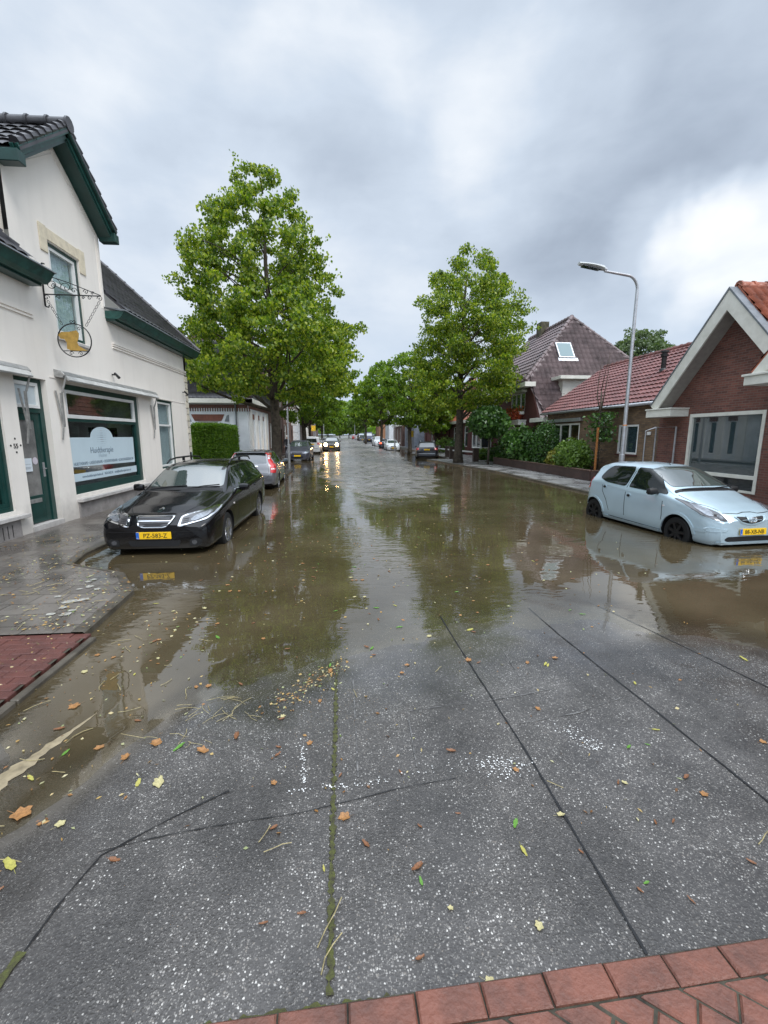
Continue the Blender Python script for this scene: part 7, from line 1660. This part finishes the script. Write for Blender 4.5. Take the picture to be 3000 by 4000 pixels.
# a pedestrian in dark clothes on the far left pavement
def person():
    x = float(at(1121, 1720, 34.5)[0]); y = 34.5; z = .10; root = thing('person', 'person in dark clothes standing on the left pavement behind the dark grey family car', 'person', (x, y, z))
    J = {'pelvis': (0, 0, .93, .125), 'waist': (0, 0, 1.08, .12), 'chest': (0, 0, 1.30, .145), 'neckb': (0, 0, 1.46, .07), 'neck': (0, -.01, 1.53, .052), 'head': (0, -.02, 1.62, .085), 'top': (0, -.02, 1.70, .07),
         'shL': (-.17, 0, 1.42, .062), 'elL': (-.22, .02, 1.14, .042), 'wrL': (-.21, -.06, .90, .03), 'haL': (-.21, -.08, .81, .032), 'shR': (.17, 0, 1.42, .062), 'elR': (.23, .03, 1.15, .042), 'wrR': (.20, -.08, .93, .03), 'haR': (.20, -.11, .84, .032),
         'hiL': (-.10, 0, .87, .095), 'knL': (-.11, -.02, .48, .06), 'anL': (-.12, .02, .09, .042), 'toL': (-.13, -.14, .04, .035), 'hiR': (.10, 0, .87, .095), 'knR': (.12, .01, .48, .06), 'anR': (.13, .05, .09, .042), 'toR': (.15, -.11, .04, .035)}
    E_ = [('pelvis', 'waist'), ('waist', 'chest'), ('chest', 'neckb'), ('neckb', 'neck'), ('neck', 'head'), ('head', 'top'), ('chest', 'shL'), ('shL', 'elL'), ('elL', 'wrL'), ('wrL', 'haL'), ('chest', 'shR'), ('shR', 'elR'), ('elR', 'wrR'), ('wrR', 'haR'), ('pelvis', 'hiL'), ('hiL', 'knL'), ('knL', 'anL'), ('anL', 'toL'), ('pelvis', 'hiR'), ('hiR', 'knR'), ('knR', 'anR'), ('anR', 'toR')]
    ks = list(J); me = bpy.data.meshes.new('body'); me.from_pydata([(J[k][0] + x, J[k][1] + y, J[k][2] + z) for k in ks], [(ks.index(a), ks.index(b)) for a, b in E_], [])
    o = bpy.data.objects.new('body', me); col.objects.link(o); m = o.modifiers.new('s', 'SKIN'); sv = me.skin_vertices[0].data
    for i, k in enumerate(ks): sv[i].radius = (J[k][3], J[k][3] * .8)
    sv[0].use_root = True; ss = o.modifiers.new('u', 'SUBSURF'); ss.levels = 1; ss.render_levels = 1
    dg = bpy.context.evaluated_depsgraph_get(); m2 = bpy.data.meshes.new_from_object(o.evaluated_get(dg)); bpy.data.objects.remove(o)
    sk = mat('skin', (.45, .27, .20), .5, var=0); dk = mat('dark_clothes', (.012, .012, .018), .8, var=.2); m2.materials.clear(); m2.materials.append(dk); m2.materials.append(sk)
    for f in m2.polygons: f.material_index = 1 if (f.center.z > z + 1.50 or (f.center.z < z + .90 and abs(f.center.x - x) > .165 and f.center.z > z + .7)) else 0; f.use_smooth = True
    link('body', m2, root)
    hb = MB(); hb.lathe([(.0, .10), (.06, .085), (.088, .04), (.092, -.02), (.075, -.06)], (x, y - .005, z + 1.655), (0, 0, 1), 12); hb.build('hair', mat('pale_hair', (.5, .47, .42), .7, var=.1), root, smooth=True)
person()

# ---------------------------------------------------------------- fallen leaves and debris
def leaf_mesh(kind, seed):
    r_ = random.Random(seed); n = 16; pts = []
    for i in range(n):
        a = 2 * math.pi * i / n; rad = .5 * (1 + (.20 * math.cos(5 * a + .4 * math.sin(a * 2 + seed)) if kind == 'lobed' else .08 * math.cos(3 * a)) + r_.uniform(-.08, .08)) * (1.0 if kind == 'lobed' else (1.25 if abs(math.cos(a)) > .8 else .85)); pts.append((rad * math.cos(a), rad * math.sin(a) * (.9 if kind == 'lobed' else .6)))
    cu = {'lobed': .34, 'oval': .22, 'curled': .6}[kind]
    V = [(0, 0, .02)] + [(x * .55, y * .55, .03 + cu * (y * .55) ** 2 + .02 * r_.random()) for x, y in pts] + [(x, y, .01 + cu * (abs(y) ** 1.3 + .4 * abs(x) ** 2) + .05 * r_.random()) for x, y in pts]
    F = [(0, 1 + i, 1 + (i + 1) % n) for i in range(n)] + [(1 + i, 1 + n + i, 1 + n + (i + 1) % n, 1 + (i + 1) % n) for i in range(n)]
    V += [(-.45, -.012, .02), (-.45, .012, .02), (-1.0, .10, .03), (-1.0, .12, .05)]; b = len(V) - 4; F.append((b, b + 2, b + 3, b + 1))
    me = bpy.data.meshes.new('fallen_leaf'); me.from_pydata(V, [], F); me.polygons.foreach_set('use_smooth', [True] * len(F)); return me
LM = {'brown': mat('brown_leaf', (.20, .085, .035), .45, var=.3, vscale=9), 'orange': mat('orange_brown_leaf', (.33, .16, .055), .45, var=.3, vscale=9), 'yellow': mat('yellow_green_leaf', (.38, .35, .08), .45, var=.2, vscale=9),
      'green': mat('fresh_green_leaf', (.10, .24, .03), .4, var=.2, vscale=9), 'pale': mat('pale_yellow_leaf', (.45, .40, .20), .45, var=.2, vscale=9)}
KIND = [('brown', 'curled', 'small curled brown leaf'), ('orange', 'lobed', 'orange-brown lobed leaf'), ('yellow', 'oval', 'yellow-green oval leaf'), ('green', 'oval', 'fresh green oval leaf'), ('pale', 'lobed', 'pale yellow lobed leaf')]
protos = {}
for i, (c, k, lab) in enumerate(KIND):
    for j in range(3): me = leaf_mesh(k, i * 7 + j); me.materials.append(LM[c]); protos[(i, j)] = me
def drop_leaf(x, y, i, s_, rr):
    me = protos[(i, rr.randrange(3))]; g = float(road_h(x, y)); wet = g < 0; z = max(g, 0) + .003
    o = bpy.data.objects.new('fallen_leaf', me); col.objects.link(o); o.location = (x, y, z); o.rotation_euler = (rr.uniform(-.12, .12) * (0 if wet else 1), rr.uniform(-.12, .12) * (0 if wet else 1), rr.uniform(0, 6.28)); o.scale = (s_, s_ * rr.uniform(.7, 1.1), s_ * (.4 if wet else 1))
    w = 'floating on the brown flood water' if wet else 'lying on the wet asphalt'
    tag(o, KIND[i][2] + ' ' + w, 'leaf', KIND[i][2] + 's ' + w); return o
# the leaves that stand out in the photograph: photo x, y, kind, length in m
big = [(850, 2490, 3, .09), (1470, 2375, 3, .07), (1085, 2950, 0, .05), (1100, 2810, 0, .05), (610, 2905, 1, .09), (700, 2920, 3, .09), (790, 2935, 1, .10), (85, 3180, 1, .12), (40, 3380, 2, .11), (1345, 3195, 1, .075), (1330, 3030, 0, .035), (1565, 3020, 0, .04),
       (2015, 3010, 1, .05), (2190, 3185, 4, .055), (2045, 3325, 2, .06), (1645, 3445, 3, .04), (1640, 3745, 0, .04), (2105, 3620, 4, .045), (1915, 3840, 4, .05), (1070, 3235, 0, .045), (1180, 3570, 0, .04), (1030, 3610, 0, .04), (1265, 3395, 2, .035), (1430, 3300, 0, .05),
       (2100, 2770, 1, .05), (2130, 2595, 2, .06), (1590, 2600, 1, .06), (1570, 2630, 1, .05), (1460, 2560, 0, .05), (2750, 3105, 1, .05), (2935, 3370, 0, .04), (2415, 3060, 0, .04), (2525, 3450, 3, .03), (2560, 3215, 0, .035), (2630, 3210, 0, .035), (2905, 2575, 2, .09), (2480, 2670, 2, .05),
       (1210, 2905, 1, .05), (1105, 2800, 4, .05), (1290, 2600, 3, .06), (1250, 2740, 1, .05), (815, 2680, 1, .06), (440, 2380, 1, .05), (380, 2560, 1, .06), (330, 2625, 4, .07), (620, 2500, 1, .06), (2440, 3060, 4, .04), (1560, 2450, 3, .08), (1850, 2470, 0, .05), (120, 3040, 2, .07), (290, 2760, 1, .10), (490, 2960, 1, .08), (620, 3060, 4, .10), (540, 3060, 2, .06),
       (1640, 3230, 0, .03), (2270, 3330, 0, .03), (2700, 3520, 0, .035), (2500, 3480, 0, .03), (2980, 2900, 1, .05), (1760, 3550, 4, .03), (1790, 3180, 0, .03), (2530, 2910, 3, .03), (2140, 2600, 2, .05), (2060, 2590, 1, .05), (1830, 2580, 1, .07), (1870, 2590, 0, .05)]
rl = random.Random(12)
for px, py, k, s_ in big:
    r_ = ray(px, py); t = (.05 - CAMH) / r_[2]; x, y = r_[0] * t, r_[1] * t
    for _ in range(3): z = max(0, float(road_h(x, y))); t = (z - CAMH) / r_[2]; x, y = r_[0] * t, r_[1] * t
    drop_leaf(x, y, k, s_ * .72, rl)
n_ = 0
while n_ < 200:
    y = 1.5 + 12 * rl.random() ** 1.25; x = rl.gauss(-1.0 if rl.random() < .6 else .8, .9 + .14 * y)
    if y < 3.2 and x > -1.1 and rl.random() < .75: continue
    if x < kx(LK, y) + .15 or x > kx(RK, y) - .2 or abs(x + 2.9) < 1.0 and 6.8 < y < 12: continue
    drop_leaf(x, y, rl.choice([0, 0, 0, 1, 1, 2, 3, 4]), rl.uniform(.025, .058), rl); n_ += 1
# fine litter nobody could count: specks on the road, drifts against the left kerb, twigs
def litter():
    r3 = np.random.default_rng(77); pts = []
    n = 1100; y = 1.6 + 14 * r3.random(n) ** 1.15; x = r3.normal(-.3, 2.2, n); pts.append(np.stack([x, y], 1))
    n = 260; t = r3.random(n); pts.append(np.stack([-1.9 + r3.normal(0, .35, n) + .1 * t, 1.6 + 3 * t], 1))
    n = 220; t = r3.random(n) ** .8; pts.append(np.stack([-.55 + .5 * t + r3.normal(0, .06, n), 2.75 + .6 * t + r3.normal(0, .07, n)], 1))
    P2 = np.concatenate(pts); keep = [(x > kx(LK, y) + .02 and x < kx(RK, y)) for x, y in P2]; P2 = P2[keep]; z = np.maximum(road_h(P2[:, 0], P2[:, 1]), 0) + .004
    n = 2600; x = r3.uniform(-5.6, -2.4, n); y = 4.1 + 4.2 * r3.random(n) ** 1.3; m_ = [(a < kx(LK, b)) for a, b in zip(x, y)]; x, y = x[m_], y[m_]; dens = r3.random(len(x)) < (.35 + .65 * (np.sin(x * 2.1) * np.sin(y * 1.7) > 0)); x, y = x[dens], y[dens]
    Q = np.stack([x, y, np.array([ptop(b) for b in y]) + .006], 1); A = np.concatenate([np.stack([P2[:, 0], P2[:, 1], z], 1), Q])
    n = 420; x = r3.uniform(-4.2, -2.4, n); y = r3.uniform(2.2, 4.0, n); A = np.concatenate([A, np.stack([x, y, np.full(n, .098)], 1)])
    global rng; rng = r3; n = len(A); s_ = r3.uniform(.005, .017, n) * np.where(A[:, 1] > 4, 1.4, 1); th = r3.uniform(0, 6.28, n); d = np.stack([np.cos(th), np.sin(th), r3.normal(0, .15, n)], 1); w = np.stack([-np.sin(th), np.cos(th), r3.normal(0, .2, n)], 1) * r3.uniform(.15, .7, n)[:, None]
    s3 = s_[:, None]; V = np.stack([A - d * s3, A - w * s3, A + d * s3, A + w * s3 + np.array([0, 0, .004])], 1).reshape(-1, 3); V[:, 2] = np.maximum(V[:, 2], np.repeat(A[:, 2], 4) - .001); i = np.arange(n) * 4
    me = np_mesh('leaf_litter', V, np.concatenate([np.stack([i, i + 1, i + 2], 1), np.stack([i, i + 2, i + 3], 1)])); me.materials.append(leaf_mat('leaf_litter', [(.10, .045, .018), (.30, .14, .04), (.42, .28, .09), (.5, .46, .28), (.12, .18, .04)], .1)); tag(link('leaf_litter', me), kind='stuff')
    # straw and twigs
    b = MB(); rr = random.Random(5)
    def twig(x, y, L_, a, r=.0022, z=None):
        g = (max(0, float(road_h(x, y))) if z is None else z) + .006; p = [(x, y, g)]
        for k in range(3): a += rr.uniform(-.4, .4); x += math.cos(a) * L_ / 3; y += math.sin(a) * L_ / 3; p.append((x, y, g + rr.uniform(0, .006)))
        b.tube(p, r, 4)
    for k in range(26): twig(rr.gauss(-.95, .14), rr.gauss(2.72, .14), rr.uniform(.06, .20), rr.uniform(0, 6.28), .0017)
    for k in range(26): twig(rr.gauss(-1.7, .3), rr.uniform(1.7, 4), rr.uniform(.06, .2), rr.uniform(0, 6.28))
    for k in range(40): twig(rr.uniform(-4.6, -2.7), rr.uniform(4.1, 5.4), rr.uniform(.06, .22), rr.uniform(0, 6.28), .003, ptop(4.5))
    for (px, py, L_, a) in ((1030, 3330, .12, .4), (1010, 3290, .09, 1.2), (1240, 3720, .18, 1.5), (1255, 3830, .14, 1.7), (2960, 3310, .12, .6), (1700, 2600, .1, .5), (1395, 2700, .1, 1.5), (2200, 3080, .08, 2.2)):
        r_ = ray(px, py); t = (.08 - CAMH) / r_[2]; twig(r_[0] * t, r_[1] * t, L_, a, .0022)
    tag(b.build('straw_litter', mat('dry_straw', (.36, .30, .15), .7, var=.3, vscale=30)), kind='stuff')
litter()
